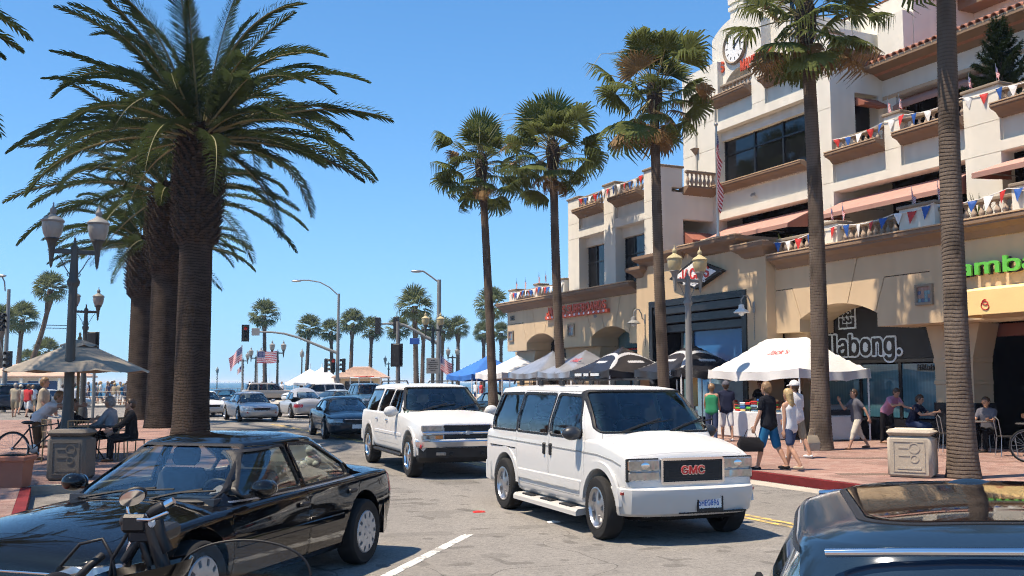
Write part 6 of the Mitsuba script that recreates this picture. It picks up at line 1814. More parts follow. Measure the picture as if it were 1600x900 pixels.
for i, (x, y, z, w) in enumerate(((A + 0.05, 22.1, 6.36, 'on the left terrace pier'), (A + 0.05, 21.65, 6.36, 'at the right corner of the left terrace pier'), (A + 0.05, 19.1, 6.36, 'on the terrace pier left of the broad palm'), (A + 0.05, 18.25, 6.36, 'beside the broad palm trunk'),
                                  (BB + 0.1, 22.5, 9.98, 'on the small upper pier'), (BB + 0.1, 22.05, 9.98, 'at the right corner of the small upper pier'), (BB + 0.1, 19.5, 9.9, 'under the potted conifer'), (BB + 0.1, 18.6, 9.9, 'right of the potted conifer'),
                                  (A + 0.3, 44.4, 6.35, 'at the far building corner'), (A + 0.3, 43.4, 6.3, 'near the far building corner'), (A + 0.3, 41.9, 6.38, 'on the low middle pier'), (A + 0.3, 41.2, 6.38, 'right of the low middle pier'))):
    flag('little hand flag ' + w, (x - 0.01, y, z + 0.45), 0.36, 0.26, (-0.3, -0.7, -0.35), (x, y, z - 0.02), i, 0.55, 0.007, 'little flags on the terrace piers', 'small_flag')

# bunting
def bunting(label, x, pts, off=0, step=0.46, w=0.26, h=0.36):
    """String of pennants along y at x; pts: (y, z) knots."""
    t = Th('bunting', label, 'bunting', 'pennant strings along the railings')
    pts = sorted(pts, reverse=True)
    ys, zs = [], []
    for (y0, z0), (y1, z1) in zip(pts[:-1], pts[1:]):
        q = np.linspace(0, 1, 9)[:-1]
        ys += list(y0 + (y1 - y0) * q); zs += list(z0 + (z1 - z0) * q - 0.10 * np.sin(q * math.pi) * min(1, abs(y1 - y0) / 2))
    ys.append(pts[-1][0]); zs.append(pts[-1][1])
    ys, zs = np.array(ys), np.array(zs)
    t.p('string', tube(np.c_[np.full(len(ys), x), ys, zs], 0.012, 5), 'm_white_plain')
    R = random.Random(off)
    y, i = pts[0][0] - 0.2, off
    while y > pts[-1][0] + 0.1:
        z = np.interp(-y, -ys, zs)
        a = R.uniform(-0.35, 0.35)
        dx, dy = math.sin(a) * w / 2, math.cos(a) * w / 2
        q = np.array([[x - 0.01 - dx, y + dy, z], [x - 0.01 + dx, y - dy, z - 0.0], [x - 0.03 + R.uniform(-0.08, 0.05), y + R.uniform(-0.04, 0.04), z - h * R.uniform(0.8, 1.05)]])
        mid = q.mean(0) - [0.02, 0, 0]
        tri = trimesh.Trimesh(np.vstack([q, mid]), [[0, 1, 3], [1, 2, 3], [2, 0, 3]], process=False)
        t.p('pennant', tri, ('m_blue_plain', 'm_white_plain', 'm_red_plain')[i % 3], smooth=False)
        y -= step * R.uniform(0.85, 1.15)
        i += 1


bunting('red, white and blue pennants along the lower terrace rail, left of the broad palm', A - 0.26, [(24.3, 6.05), (22.3, 6.2), (21.5, 6.2), (19.4, 6.2), (18.1, 6.28)], 0)
bunting('red, white and blue pennants along the lower terrace rail, right of the broad palm', A - 0.26, [(18.0, 6.2), (15.95, 6.26), (14.5, 6.2), (12, 6.2)], 1)
bunting('pennants along the upper right terrace rail', BB - 0.03, [(24.8, 9.7), (22.6, 9.75), (21.9, 9.8), (19.7, 9.75), (18.5, 9.7), (15.5, 9.72)], 2)
bunting('pennants along the far upper balustrade', LB - 0.03, [(37.9, 9.78), (35.8, 9.8), (34.8, 9.82), (32.6, 9.84)], 2, 0.4)
bunting('pennants on the low terrace at the far end of the building', A + 0.05, [(44.7, 6.2), (43.0, 6.18), (41.5, 6.2), (39.0, 6.2)], 1, 0.3, 0.3, 0.34)

# canopies
def striped(name, cx, cy, hx, hy):      # black canopy printed with white swooshes
    def f(p, n, uv):
        u, v = dr.abs(p.x - cx) / hx, dr.abs(p.y - cy) / hy
        d = dr.maximum(u, v)
        a = smoothstep(0.055, 0.035, dr.abs(u - 0.30 - 0.75 * v * v)) + smoothstep(0.055, 0.035, dr.abs(v - 0.30 - 0.75 * u * u)) + smoothstep(0.05, 0.035, dr.abs(d - 0.62)) * smoothstep(0.25, 0.2, dr.minimum(u, v))
        k = dr.clip(a, 0, 1) * smoothstep(0.97, 0.9, d)
        return mix((0.018, 0.018, 0.022), (0.42, 0.43, 0.45), k)
    mat(name, proc(f), 0.32, 0.5)


striped('canvas_print_a', 18.85, 27.2, 1.35, 1.35); striped('canvas_print_b', 18.5, 30.98, 1.4, 1.43)
def canopy(label, x0, x1, y0, y1, ze, zp, m, ridge=0.0, val=0.24, txt=None, tm_='m_white_plain', band=None, seed=0):
    t = Th('pop_up_tent', label, 'tent')
    cx, cy, hx, hy = (x0 + x1) / 2, (y0 + y1) / 2, (x1 - x0) / 2, (y1 - y0) / 2
    n = 25
    g = np.linspace(-1, 1, n)
    U, V = np.meshgrid(g, g)
    u, v = U.ravel(), V.ravel()
    vr = np.maximum(0, (np.abs(v) * hy - ridge) / (hy - ridge)) if ridge else np.abs(v)
    d = np.maximum(np.abs(u), vr)
    sag = -0.075 * np.sin(np.pi * d) * (1 - np.abs(np.abs(u) - vr)) ** 2
    z = ze + (zp - ze) * (1 - d) ** 1.04 - 0.10 * (1 - np.minimum(np.abs(u), np.abs(v)) ** 2) * d ** 4 + sag * 0.6
    P = np.c_[cx + u * hx, cy + v * hy, z + 0.02 * (meshkit.noise(np.c_[u * 4 + seed, v * 4, 0 * u]) - 0.5)]
    i = np.arange((n - 1) ** 2)
    a = i // (n - 1) * n + i % (n - 1)
    F = np.vstack([np.c_[a, a + 1, a + n + 1], np.c_[a, a + n + 1, a + n]])
    t.p('roof', trimesh.Trimesh(P, F, process=False), m, smooth=True)
    ed = [(-1, -1, 0, 1), (-1, 1, 1, 0), (1, 1, 0, -1), (1, -1, -1, 0)]
    for k, (a0, b0, da, db) in enumerate(ed):
        q = np.linspace(0, 2, n)
        row = []
        for s_ in q:
            uu, vv = a0 + da * s_, b0 + db * s_
            zz = ze - 0.10 * (1 - min(abs(uu), abs(vv)) ** 2)
            w = 0.03 * math.sin(s_ * 9 + k)
            row.append([[cx + uu * hx * 1.002 + (w if da == 0 else 0), cy + vv * hy * 1.002 + (w if db == 0 else 0), zz - val * (1 - 0.15 * abs(math.sin(s_ * 4.7)))], [cx + uu * hx * 1.001, cy + vv * hy * 1.001, zz + 0.003]])
        Vv, Ff = strips([np.array(row)])
        t.p('valance', trimesh.Trimesh(Vv, Ff, process=False), band or m, smooth=True)
    for x in (x0 + 0.04, x1 - 0.04):
        for y in (y0 + 0.04, y1 - 0.04):
            t.p('leg', tube([(x, y, 0.15), (x, y, ze - 0.02)], 0.025, 8), 'm_white_plain')
    for x in (x0 + 0.04, x1 - 0.04):
        t.p('truss', cat(*[tube([(x, y0 + 0.04 + (y1 - y0 - .08) * a_, ze - 0.06 - 0.22 * (j % 2)), (x, y0 + 0.04 + (y1 - y0 - .08) * (a_ + 0.25), ze - 0.06 - 0.22 * ((j + 1) % 2))], 0.012, 5) for j, a_ in enumerate((0, .25, .5, .75))]), 'm_grey_metal')
    for (s, hgt, y, zf) in txt or ():
        # lettering on the slope that faces the street
        w = text(s, hgt, 0.004, False)
        q = 1 - zf
        sl_ = np.array([q * 0 + hx, 0, (zp - ze) * 1.0]); sl_ /= np.linalg.norm(sl_)
        o = np.array([cx - hx * (1 - zf), y, ze + (zp - ze) * zf ** 1.12 + 0.035])
        t.p('lettering', xf(w, frame(o, (0, -1, 0), sl_)), tm_, smooth=False)
    return t


canopy('large white tent with small red lettering in front of the surf shop', 18.32, 20.86, 21.42, 25.56, 2.16, 3.08, 'm_canvas_white', 1.0, 0.27, [("Jack's", 0.22, 23.5, 0.46)], 'm_red_plain', seed=1)
t = canopy('black tent with white stripes directly left of the large white tent', 17.5, 20.2, 25.85, 28.55, 2.2, 3.05, 'm_canvas_print_a', 0, 0.26, None, seed=2, band='m_canvas_black')
t.p('lettering', wall_text('coast', 0.17, 17.44, 26.9, 1.98, 0.012, True), 'm_white_plain', smooth=False)
t = canopy('black tent with white print behind the fan palm of the entrance', 17.1, 19.9, 29.55, 32.4, 2.2, 3.08, 'm_canvas_print_b', 0, 0.26, None, seed=3, band='m_canvas_black')
for i, (y, w) in enumerate(((31.9, 0.5), (31.25, 0.35), (30.75, 0.6))): t.p('print_line', bx(17.03, 17.05, y - w, y, 1.99, 2.09), 'm_silver_letter', smooth=False)
canopy('silver tent with red print right of the palm by the red shop sign', 17.2, 20.0, 32.55, 35.3, 2.2, 3.04, 'm_canvas_silver', 0, 0.24, [('FMI', 0.26, 33.7, 0.4)], 'm_red_plain', seed=4)
canopy('silver tent left of the palm by the red shop sign', 17.2, 20.0, 35.4, 38.1, 2.2, 3.08, 'm_canvas_silver', 0, 0.24, None, seed=5)
canopy('white tent beneath the building corner', 17.2, 20.0, 38.8, 41.7, 2.2, 2.98, 'm_canvas_white', 0, 0.26, None, seed=6)
canopy('bright blue tent, farthest of the row', 17.2, 20.2, 42.2, 45.4, 2.15, 3.06, 'm_canvas_blue', 0, 0.26, None, seed=7)
for i, (px, py, w) in enumerate(((484, 576, 'left'), (503, 573, 'right'))):
    p = dp(px, 600, 92)
    t = canopy('white peaked tent on the beach plaza, ' + ('the left one of the pair' if i == 0 else 'the right one of the pair'), p[0] - 1.9, p[0] + 1.9, p[1] - 1.9, p[1] + 1.9, 1.75, 1.78 + (597 - py) * 92 / FOC, 'm_canvas_white', 0, 0.22, None, seed=8 + i)
    t.p('finial', tube([(p[0], p[1], 3.0), (p[0], p[1], 3.5)], 0.05, 5), 'm_white_plain')

# sales tables with goods under the big tent
def table(label, x0, x1, y0, y1, h, m):
    t = Th('sales_table', label, 'table')
    t.p('cloth', bx(x0, x1, y0, y1, 0.17, h, 0.03), m)
    return t


table('white-draped table at the street side of the white tent', 18.4, 19.0, 22.6, 25.3, 0.92, 'm_canvas_white')
table('white-draped table at the right end of the white tent', 19.4, 20.6, 21.6, 22.3, 0.85, 'm_canvas_white')
table('white-draped table under the black tent', 17.7, 18.3, 26.1, 28.3, 0.92, 'm_canvas_white')
ORD = ['first', 'second', 'third', 'fourth', 'fifth', 'sixth', 'seventh', 'eighth', 'ninth', 'tenth', 'eleventh', 'twelfth']
R = random.Random(4)
cols = ['m_orange_red', 'm_blue_plain', 'm_white_plain', 'm_dark_plastic', 'm_green_letter', 'm_red_plain', 'm_yellow_cloth', 'm_poster', 'm_silver_letter']
wordc = {'m_orange_red': 'orange', 'm_blue_plain': 'blue', 'm_white_plain': 'white', 'm_dark_plastic': 'dark', 'm_green_letter': 'green', 'm_red_plain': 'red', 'm_yellow_cloth': 'yellow', 'm_poster': 'navy', 'm_silver_letter': 'grey'}
for j, (xa, ya, yb) in enumerate(((18.5, 22.7, 25.2), (17.8, 26.2, 28.2))):
    y, ns = ya, -1
    while y < yb - 0.25:
        z = 0.925
        ns += 1
        w = R.uniform(0.24, 0.34)
        for k in range(R.randint(3, 6)):
            h = R.uniform(0.045, 0.085)
            c = R.choice(cols)
            one('folded_shirt', bx(xa + R.uniform(0, 0.04), xa + 0.38, y, y + w - 0.02, z, z + h - 0.004, 0.02), c, '%s shirt, %s from bottom, in the %s stack from the right, %s tent table' % (wordc[c], ORD[k], ORD[ns], 'white' if j == 0 else 'black'), 'shirt', 'folded shirts on the tent tables')
            z += h
        y += w
for i in range(7):
    y = 21.62 + 0.09 * i
    one('bundle', bx(19.5 + R.uniform(0, .1), 20.3 + R.uniform(0, 0.2), y, y + 0.08, 0.855, 0.855 + R.uniform(0.1, 0.3), 0.02), R.choice(['m_dark_plastic', 'm_concrete_dark', 'm_grey_metal']), 'dark folded bundle, %s from the right on the right-end table of the white tent' % ORD[i], 'bundle', 'bundles on the right tent table')
one('yellow_banner', bx(18.9, 18.93, 27.0, 27.6, 1.0, 1.95, 0.005), 'm_yellow_cloth', 'yellow banner hanging inside the black tent', 'banner')

# litter bins, pot
def bin_(label, g, yaw, w, h, m):
    t = Th('litter_bin', label, 'litter bin', M=tmat((g[0], g[1], 0.15), yaw))
    t.p('body', bx(-w / 2, w / 2, -w / 2, w / 2, 0, h * 0.86, 0.05), m, smooth=40)
    t.p('lid', bx(-w / 2 - 0.012, w / 2 + 0.012, -w / 2 - 0.012, w / 2 + 0.012, h * 0.865, h, 0.06), m, smooth=40)
    fr = sbox(-w * 0.36, h * 0.12, w * 0.36, h * 0.76)
    t.p('panel_frame', ext(fr.difference(fr.buffer(-0.018)), -w / 2 - 0.012, -w / 2 + 0.01, 'y'), m, smooth=False)
    gl = union_all([LineString([(-w * 0.22, h * 0.62), (-w * 0.02, h * 0.62)]).buffer(0.012), LineString([(-w * 0.22, h * 0.46), (0, h * 0.46)]).buffer(0.012), Point(w * 0.12, h * 0.62).buffer(w * 0.13).difference(Point(w * 0.12, h * 0.62).buffer(w * 0.10)), Point(w * 0.12, h * 0.40).buffer(w * 0.10).difference(Point(w * 0.12, h * 0.40).buffer(w * 0.07)), LineString([(-w * 0.25, h * 0.2), (w * 0.25, h * 0.2)]).buffer(0.016)])
    t.p('emblem', ext(gl, -w / 2 - 0.010, -w / 2 + 0.01, 'y'), m, smooth=False)
    return t


bin_('sand-coloured stone litter bin beside the broadest fan palm', (13.62, 13.05), -YAW - 0.55, 0.72, 0.82, 'm_concrete')
bin_('dark stone litter bin beside the terracotta pot and cafe table', (0.28, 18.55), -YAW + 0.1, 0.62, 0.84, 'm_concrete_dark')
t = Th('plant_pot', 'square terracotta pot with bare soil beside the dark litter bin', 'pot')
g = gp(25, 762, 0.15)
P0 = tmat((g[0] - 0.02, g[1] + 0.15, 0.15), -YAW + 0.05)
t.p('pot', xf(cat(Man.hull_points(np.array([(sx * a, sy * a, z) for sx in (-1, 1) for sy in (-1, 1) for a, z in ((0.165, 0.0), (0.20, 0.44))], np.float32)), bx(-0.235, 0.235, -0.235, 0.235, 0.40, 0.49, 0.02)), P0), 'm_terracotta', smooth=False)
t.p('soil', xf(bx(-0.2, 0.2, -0.2, 0.2, 0.491, 0.5), P0), 'm_underbody', smooth=False)

# cafe umbrella, table, chairs
uc = dp(122, 600, 21.6)
t = Th('cafe_umbrella', 'taupe market umbrella with a vented top over the cafe table', 'umbrella', M=tmat((uc[0], uc[1], 0.15), 0.2))
rad, ze, zp = 1.5, 1.88, 2.40
m = 8
for nm, r0, r1, z0, z1 in (('canopy', 0.30, rad, zp, ze), ('vent', 0.02, 0.40, zp + 0.16, zp + 0.03)):
    rings = []
    for q in np.linspace(0, 1, 9):
        a = np.linspace(0, 2 * math.pi, 65)[:-1]
        fold = 1 - 0.055 * np.abs(np.sin(a * m / 2)) * q
        r = (r0 + (r1 - r0) * q) * fold
        rings.append(np.c_[r * np.cos(a), r * np.sin(a), np.full(64, z0 + (z1 - z0) * q) - 0.05 * q * np.abs(np.sin(a * m / 2))])
    V = np.vstack(rings)
    j = np.arange(64); k = (j + 1) % 64
    F = np.vstack([np.vstack([np.c_[i * 64 + j, i * 64 + k, (i + 1) * 64 + k], np.c_[i * 64 + j, (i + 1) * 64 + k, (i + 1) * 64 + j]]) for i in range(8)])
    t.p(nm, trimesh.Trimesh(V, F, process=False), 'm_canvas_taupe', smooth=25)
t.p('pole', tube([(0, 0, 0), (0, 0, zp + 0.1)], 0.03, 10), 'm_wood_gold')
t.p('finial', lathe([(0.035, zp + 0.14), (0.05, zp + 0.18), (0.02, zp + 0.23), (0.03, zp + 0.27), (0.005, zp + 0.31)], 12), 'm_wood_gold', smooth=40)
for i in range(m):
    a = 2 * math.pi * i / m
    t.p('rib', tube([(0.03 * math.cos(a), 0.03 * math.sin(a), zp - 0.02), (rad * 0.98 * math.cos(a), rad * 0.98 * math.sin(a), ze - 0.02)], 0.01, 5), 'm_wood_gold')
t.p('base', lathe([(0.32, 0), (0.32, 0.05), (0.06, 0.1), (0.05, 0.3)], 24), 'm_concrete_dark', smooth=40)
tc = dp(140, 600, 21.2)
t = Th('cafe_table', 'round dark cafe table under the umbrella', 'table', M=tmat((tc[0], tc[1], 0.15)))
t.p('table_top', lathe([(0.0001, 0.67), (0.55, 0.67), (0.56, 0.69), (0.55, 0.705), (0.0001, 0.71)], 32), 'm_wire_dark', smooth=30)
for i in range(4):
    a = i * math.pi / 2 + 0.4
    t.p('leg', tube([(0.3 * math.cos(a), 0.3 * math.sin(a), 0.67), (0.12 * math.cos(a), 0.12 * math.sin(a), 0.35), (0.38 * math.cos(a), 0.38 * math.sin(a), 0)], 0.016, 6), 'm_wire_dark')


def cafe_chair(label, g, yaw):
    t = Th('cafe_chair', label, 'chair', 'spindle-back cafe chairs', M=tmat((g[0], g[1], 0.15), yaw))
    t.p('seat', bx(-0.2, 0.2, -0.2, 0.2, 0.42, 0.45, 0.01), 'm_wire_dark')
    for x in (-0.18, 0.18):
        for y in (-0.18, 0.18):
            t.p('leg', tube([(x, y, 0.42), (x * 1.1, y * 1.05, 0)], 0.014, 6), 'm_wood_gold')
    for y in (-0.18, 0.18): t.p('back_post', tube([(-0.19, y, 0.42), (-0.23, y, 0.88)], 0.014, 6), 'm_wood_gold')
    for z in (0.62, 0.76, 0.87): t.p('rail', tube([(-0.19 - (z - 0.42) * 0.09, -0.18, z), (-0.19 - (z - 0.42) * 0.09, 0.18, z)], 0.012, 6), 'm_wood_gold')
    for y in np.linspace(-0.13, 0.13, 6): t.p('spindle', tube([(-0.219, y, 0.76), (-0.23, y, 0.87)], 0.007, 5), 'm_wood_gold')
    t.p('stretcher', tube([(0.19, -0.19, 0.2), (0.19, 0.19, 0.2)], 0.01, 5), 'm_wood_gold')


CH = [('spindle-back chair at the right of the cafe table, under the dark seated person', dp(209, 600, 20.9), math.pi - YAW + 2.4), ('spindle-back chair left of the cafe table, behind the litter bin', dp(92, 600, 20.6), 0.9 - YAW), ('spindle-back chair under the grey-haired seated man', dp(178, 600, 21.6), math.pi - YAW - 0.1), ('empty spindle-back chair in front of the cafe table', dp(124, 600, 20.0), 1.6)]
for l, g, y in CH: cafe_chair(l, g, y)


def bicycle(label, g, yaw, group=None):
    t = Th('bicycle', label, 'bicycle', group, M=tmat((g[0], g[1], 0.15), yaw))
    a = np.linspace(0, 2 * math.pi, 33)
    for x in (-0.52, 0.52):
        k = t.p('wheel', tube(np.c_[x + 0.30 * np.cos(a), 0 * a, 0.33 + 0.30 * np.sin(a)], 0.012, 6, cap=False), 'm_steel')
        t.p('tyre', tube(np.c_[x + 0.32 * np.cos(a), 0 * a, 0.33 + 0.32 * np.sin(a)], 0.02, 8, cap=False), 'm_tyre', sub=k)
        t.p('spokes', cat(*[tube([(x, 0, 0.33), (x + 0.3 * math.cos(q), 0, 0.33 + 0.3 * math.sin(q))], 0.003, 3) for q in a[:-1:2]]), 'm_steel', sub=k)
        t.p('hub', ico((x, 0, 0.33), 0.03, 1), 'm_steel', sub=k)
    t.p('frame', cat(*[tube(q, 0.016, 6) for q in ([(-0.52, 0, 0.33), (-0.12, 0, 0.33)], [(-0.12, 0, 0.33), (-0.22, 0, 0.80)], [(-0.52, 0, 0.33), (-0.21, 0, 0.72)], [(-0.21, 0, 0.74), (0.34, 0, 0.82)], [(-0.12, 0, 0.33), (0.35, 0, 0.76)], [(0.33, 0, 0.9), (0.37, 0, 0.70), (0.52, 0, 0.33)])]), 'm_wire_dark')
    t.p('handlebar', tube([(0.22, -0.28, 0.98), (0.32, -0.2, 0.95), (0.33, 0, 0.93), (0.32, 0.2, 0.95), (0.22, 0.28, 0.98)], 0.013, 6), 'm_steel')
    t.p('saddle', ico((-0.24, 0, 0.84), (0.13, 0.07, 0.035), 2), 'm_trim_black', smooth=True)
    t.p('crank', cat(tube([(-0.12, 0.06, 0.33), (-0.02, 0.06, 0.22)], 0.012, 5), tube([(-0.12, -0.06, 0.33), (-0.22, -0.06, 0.44)], 0.012, 5), lathe([(0.09, 0), (0.09, 0.01), (0, 0.011)], 20) if False else ico((-0.12, 0, 0.33), (0.09, 0.012, 0.09), 2)), 'm_steel')


bicycle('bicycle leaning behind the dark litter bin on the left', dp(66, 600, 19.7), -YAW + 0.05)
bicycle('bicycle at the right edge in front of the juice shop', (18.5, 14.0), -YAW - 0.25)

# bench under the tan pillar and cafe table at the juice shop
t = Th('bench', 'dark slatted bench against the tan pillar', 'bench')
for i in range(4): t.p('slat', bx(20.55 + 0.11 * i, 20.64 + 0.11 * i, 18.2, 20.6, 0.55, 0.585, 0.006), 'm_wire_dark')
for y in (18.3, 20.5): t.p('leg', bx(20.55, 20.95, y - 0.03, y + 0.03, 0.15, 0.55), 'm_wire_dark', smooth=False)
for x, y, w in ((19.6, 16.9, 'left'), (19.7, 15.4, 'right')):
    t = Th('bistro_table', 'small dark bistro table before the juice shop, the %s one' % w, 'table', M=tmat((x, y, 0.15)))
    t.p('table_top', lathe([(0.0001, 0.70), (0.36, 0.70), (0.37, 0.72), (0.0001, 0.73)], 24), 'm_steel', smooth=30)
    t.p('stem', lathe([(0.25, 0), (0.24, 0.03), (0.03, 0.06), (0.025, 0.70)], 16), 'm_wire_dark', smooth=40)
    for a in (0.3, 2.6):
        c = Th('bistro_chair', 'thin metal bistro chair %s the %s small table' % ('inside of' if a < 1 else 'on the street side of', w), 'chair', 'metal chairs before the juice shop', M=tmat((x + 0.6 * math.cos(a), y + 0.6 * math.sin(a), 0.15), a + math.pi))
        c.p('seat', lathe([(0.0001, 0.42), (0.19, 0.42), (0.19, 0.445), (0.0001, 0.45)], 20), 'm_wire_dark', smooth=30)
        for sx in (-0.14, 0.14):
            for sy in (-0.14, 0.14): c.p('leg', tube([(sx, sy, 0.42), (sx * 1.25, sy * 1.25, 0)], 0.01, 5), 'm_steel')
        c.p('backrest', tube([(-0.14, -0.14, 0.42), (-0.2, -0.15, 0.80), (-0.21, 0, 0.86), (-0.2, 0.15, 0.80), (-0.14, 0.14, 0.42)], 0.011, 6), 'm_steel')
for i, y in enumerate((16.2, 17.0)):
    t = Th('pendant_lamp', 'small pendant lamp in the dark juice shop, the %s one' % ('right' if i == 0 else 'left'), 'lamp')
    t.p('cord', tube([(S + 0.9, y, 3.25), (S + 0.9, y, 2.75)], 0.006, 4), 'm_wire_dark')
    t.p('shade', lathe([(0.14, 2.55), (0.12, 2.6), (0.04, 2.74), (0.02, 2.77)], 16, (S + 0.9, y, 0)), 'm_silver_letter', smooth=40)

# beach kiosk with a hipped tile roof, far left pavilion, rails and the pier
def hip(x0, x1, y0, y1, z0, z1, o, rx):
    cx, cy = (x0 + x1) / 2, (y0 + y1) / 2
    return Man.hull_points(np.array([(x0 - o, y0 - o, z0), (x1 + o, y0 - o, z0), (x0 - o, y1 + o, z0), (x1 + o, y1 + o, z0), (x0 - o, y0 - o, z0 + 0.12), (x1 + o, y1 + o, z0 + 0.12), (x0 - o, y1 + o, z0 + 0.12), (x1 + o, y0 - o, z0 + 0.12), (cx - rx, cy, z1), (cx + rx, cy, z1)], np.float32))


k0 = dp(563, 600, 92)
t = Th('beach_kiosk', 'beach kiosk with a hipped pale tile roof behind the blue truck', 'kiosk', M=tmat((k0[0], k0[1], 0.15), -YAW))
t.p('wall', bx(-1.6, 1.8, -1.4, 1.4, 0, 1.95), 'm_tan_wall', smooth=False)
mat('pale_tile', speck(C(178, 150, 132), 0.15, 2), 0.8)
t.p('roof', hip(-1.6, 1.8, -1.4, 1.4, 1.97, 3.05, 0.7, 0.75), 'm_pale_tile', smooth=False)
for i in range(9): t.p('tile_course', bx(-2.2 + i * 0.17 + 0.0, 2.4 - i * 0.17, -2.06 + i * 0.215, -2.03 + i * 0.215, 2.08 + i * 0.105, 2.13 + i * 0.105), 'm_pale_tile', smooth=False)
t.p('counter_opening', bx(-1.2, 1.4, -1.42, -1.38, 0.9, 1.7), 'm_dark_glass', smooth=False)
k1 = dp(32, 600, 74)
t = Th('beach_pavilion', 'low pale pavilion with dark blue openings at the far left', 'building', M=tmat((k1[0], k1[1], 0.1), -YAW))
t.p('wall', bx(-2.6, 3.2, 0, 4, 0, 2.0), 'm_white_wall', smooth=False)
t.p('roof', hip(-2.6, 3.2, 0, 4, 2.02, 3.1, 0.6, 1.5), 'm_pale_tile', smooth=False)
mat('door_blue', [0.02, 0.06, 0.16], 0.4)
for x in (-1.9, -0.6, 1.0, 2.3): t.p('opening', bx(x - 0.45, x + 0.45, -0.03, 0.02, 0.1, 1.75), 'm_door_blue', smooth=False)
for i, x in enumerate(np.linspace(-2.5, 3.1, 5)): t.p('pillar', bx(x - 0.1, x + 0.1, -0.55, -0.35, 0, 1.98), 'm_white_wall', smooth=False)
t = Th('beach_railing', 'long grey railing at the edge of the beach plaza', 'railing')
for z in (0.6, 1.05): t.p('rail', tube([(-60, 124, z), (150, 124, z)], 0.03, 5), 'm_post_grey')
for i, x in enumerate(np.arange(-20, 90, 2.5)): t.p('post', tube([(x, 124, 0.1), (x, 124, 1.08)], 0.035, 5), 'm_post_grey')
t = Th('fence', 'grey rail fence beside the crowd on the left', 'fence')
p0, p1 = dp(100, 600, 70), dp(215, 600, 70)
for z in (0.4, 0.75, 1.1): t.p('rail', tube([(p0[0], p0[1], z), (p1[0], p1[1], z)], 0.025, 5), 'm_post_grey')
for q in np.linspace(0, 1, 8): t.p('post', tube([(*(p0 + (p1 - p0) * q)[:2], 0.1), (*(p0 + (p1 - p0) * q)[:2], 1.15)], 0.03, 5), 'm_post_grey')
for i, (px, Z) in enumerate(((421, 900), (413, 930))):
    p = dp(px, 600, Z)
    t = Th('sailing_boat', 'faint white sailing boat on the sea, the %s one' % ('right' if i == 0 else 'left'), 'boat')
    t.p('hull', Man.hull_points(np.array([(p[0] - 4, p[1], -2.9), (p[0] + 4, p[1], -2.9), (p[0] - 4.6, p[1], -1.6), (p[0] + 5.5, p[1], -1.5), (p[0], p[1] - 1.3, -1.7), (p[0], p[1] + 1.3, -1.7)], np.float32)), 'm_white_plain')
    t.p('mast', tube([(p[0], p[1], -2), (p[0], p[1], 13)], 0.12, 5), 'm_white_plain')

# ---------------------------------------------------------------- motorcycle in the lower left corner
bk = dp(245, 600, 3.9)
MB_ = frame((bk[0], bk[1], 0), RT, FH, ZZ)
t = Th('motorcycle', 'black motorcycle with chrome bars and a clear screen in the lower left corner', 'motorcycle', M=MB_)


def lp(px, py, dy=0.0):
    """Survey of the bike: a pixel at the bike's depth + dy, in the bike's own frame."""
    return (np.linalg.inv(MB_) @ np.r_[dp(px, py, 3.9 + dy), 1])[:3]


t.p('handlebar', tube([lp(199, 885), lp(203, 858), lp(212, 832), lp(222, 816), lp(232, 806), lp(243, 797), lp(270, 783)], 0.014, 10), 'm_chrome', smooth=True)
t.p('grip', tube([lp(232, 805), lp(238, 801), lp(255, 791), lp(258, 789.5)], [0.016, 0.022, 0.022, 0.018], 12), 'm_trim_black', smooth=True)
t.p('bar_end', tube([lp(259, 789), lp(272, 782)], 0.015, 10), 'm_chrome')
t.p('switch_box', xf(bx(-0.05, 0.05, -0.03, 0.03, -0.035, 0.035, 0.012), tr(*lp(212, 817))), 'm_trim_black')
t.p('switch_box', xf(ico((0, 0, 0), (0.03, 0.03, 0.026), 2), tr(*lp(199, 814))), 'm_trim_black', smooth=True)
for d in ((205, 806), (212, 804), (218, 808), (222, 813), (202, 820)): t.p('bolt', ico(lp(*d), 0.009, 1), 'm_chrome', smooth=True)
t.p('lever', tube([lp(215, 812, -0.05), lp(235, 812, -0.08), lp(262, 800, -0.09)], 0.007, 6), 'm_chrome', smooth=True)
mx, mz = np.array([0.93, 0, 0.36]), np.array([-0.36, 0, 0.93])
my = np.array([0, 1.0, 0]) * math.cos(0.42) + mz * math.sin(0.42)
mz = np.cross(mx, my)
k = t.p('mirror', xf(ico((0, 0, 0), (0.056, 0.020, 0.036), 3), frame(lp(208, 775), mx, my, mz)), 'm_trim_black', smooth=True)
t.p('mirror_glass', xf(xf(lathe([(0.0001, 0), (1, 0), (1, 0.006), (0.0001, 0.008)], 32), np.diag([0.050, 0.031, 1, 1])), frame(lp(208, 775) - my * 0.013, mx, mz, -my)), 'm_chrome', sub=k, smooth=20)
t.p('mirror_stem', tube([lp(206, 811), lp(200, 800), lp(199, 792), lp(204, 783, 0.02)], 0.006, 6), 'm_chrome', smooth=True)
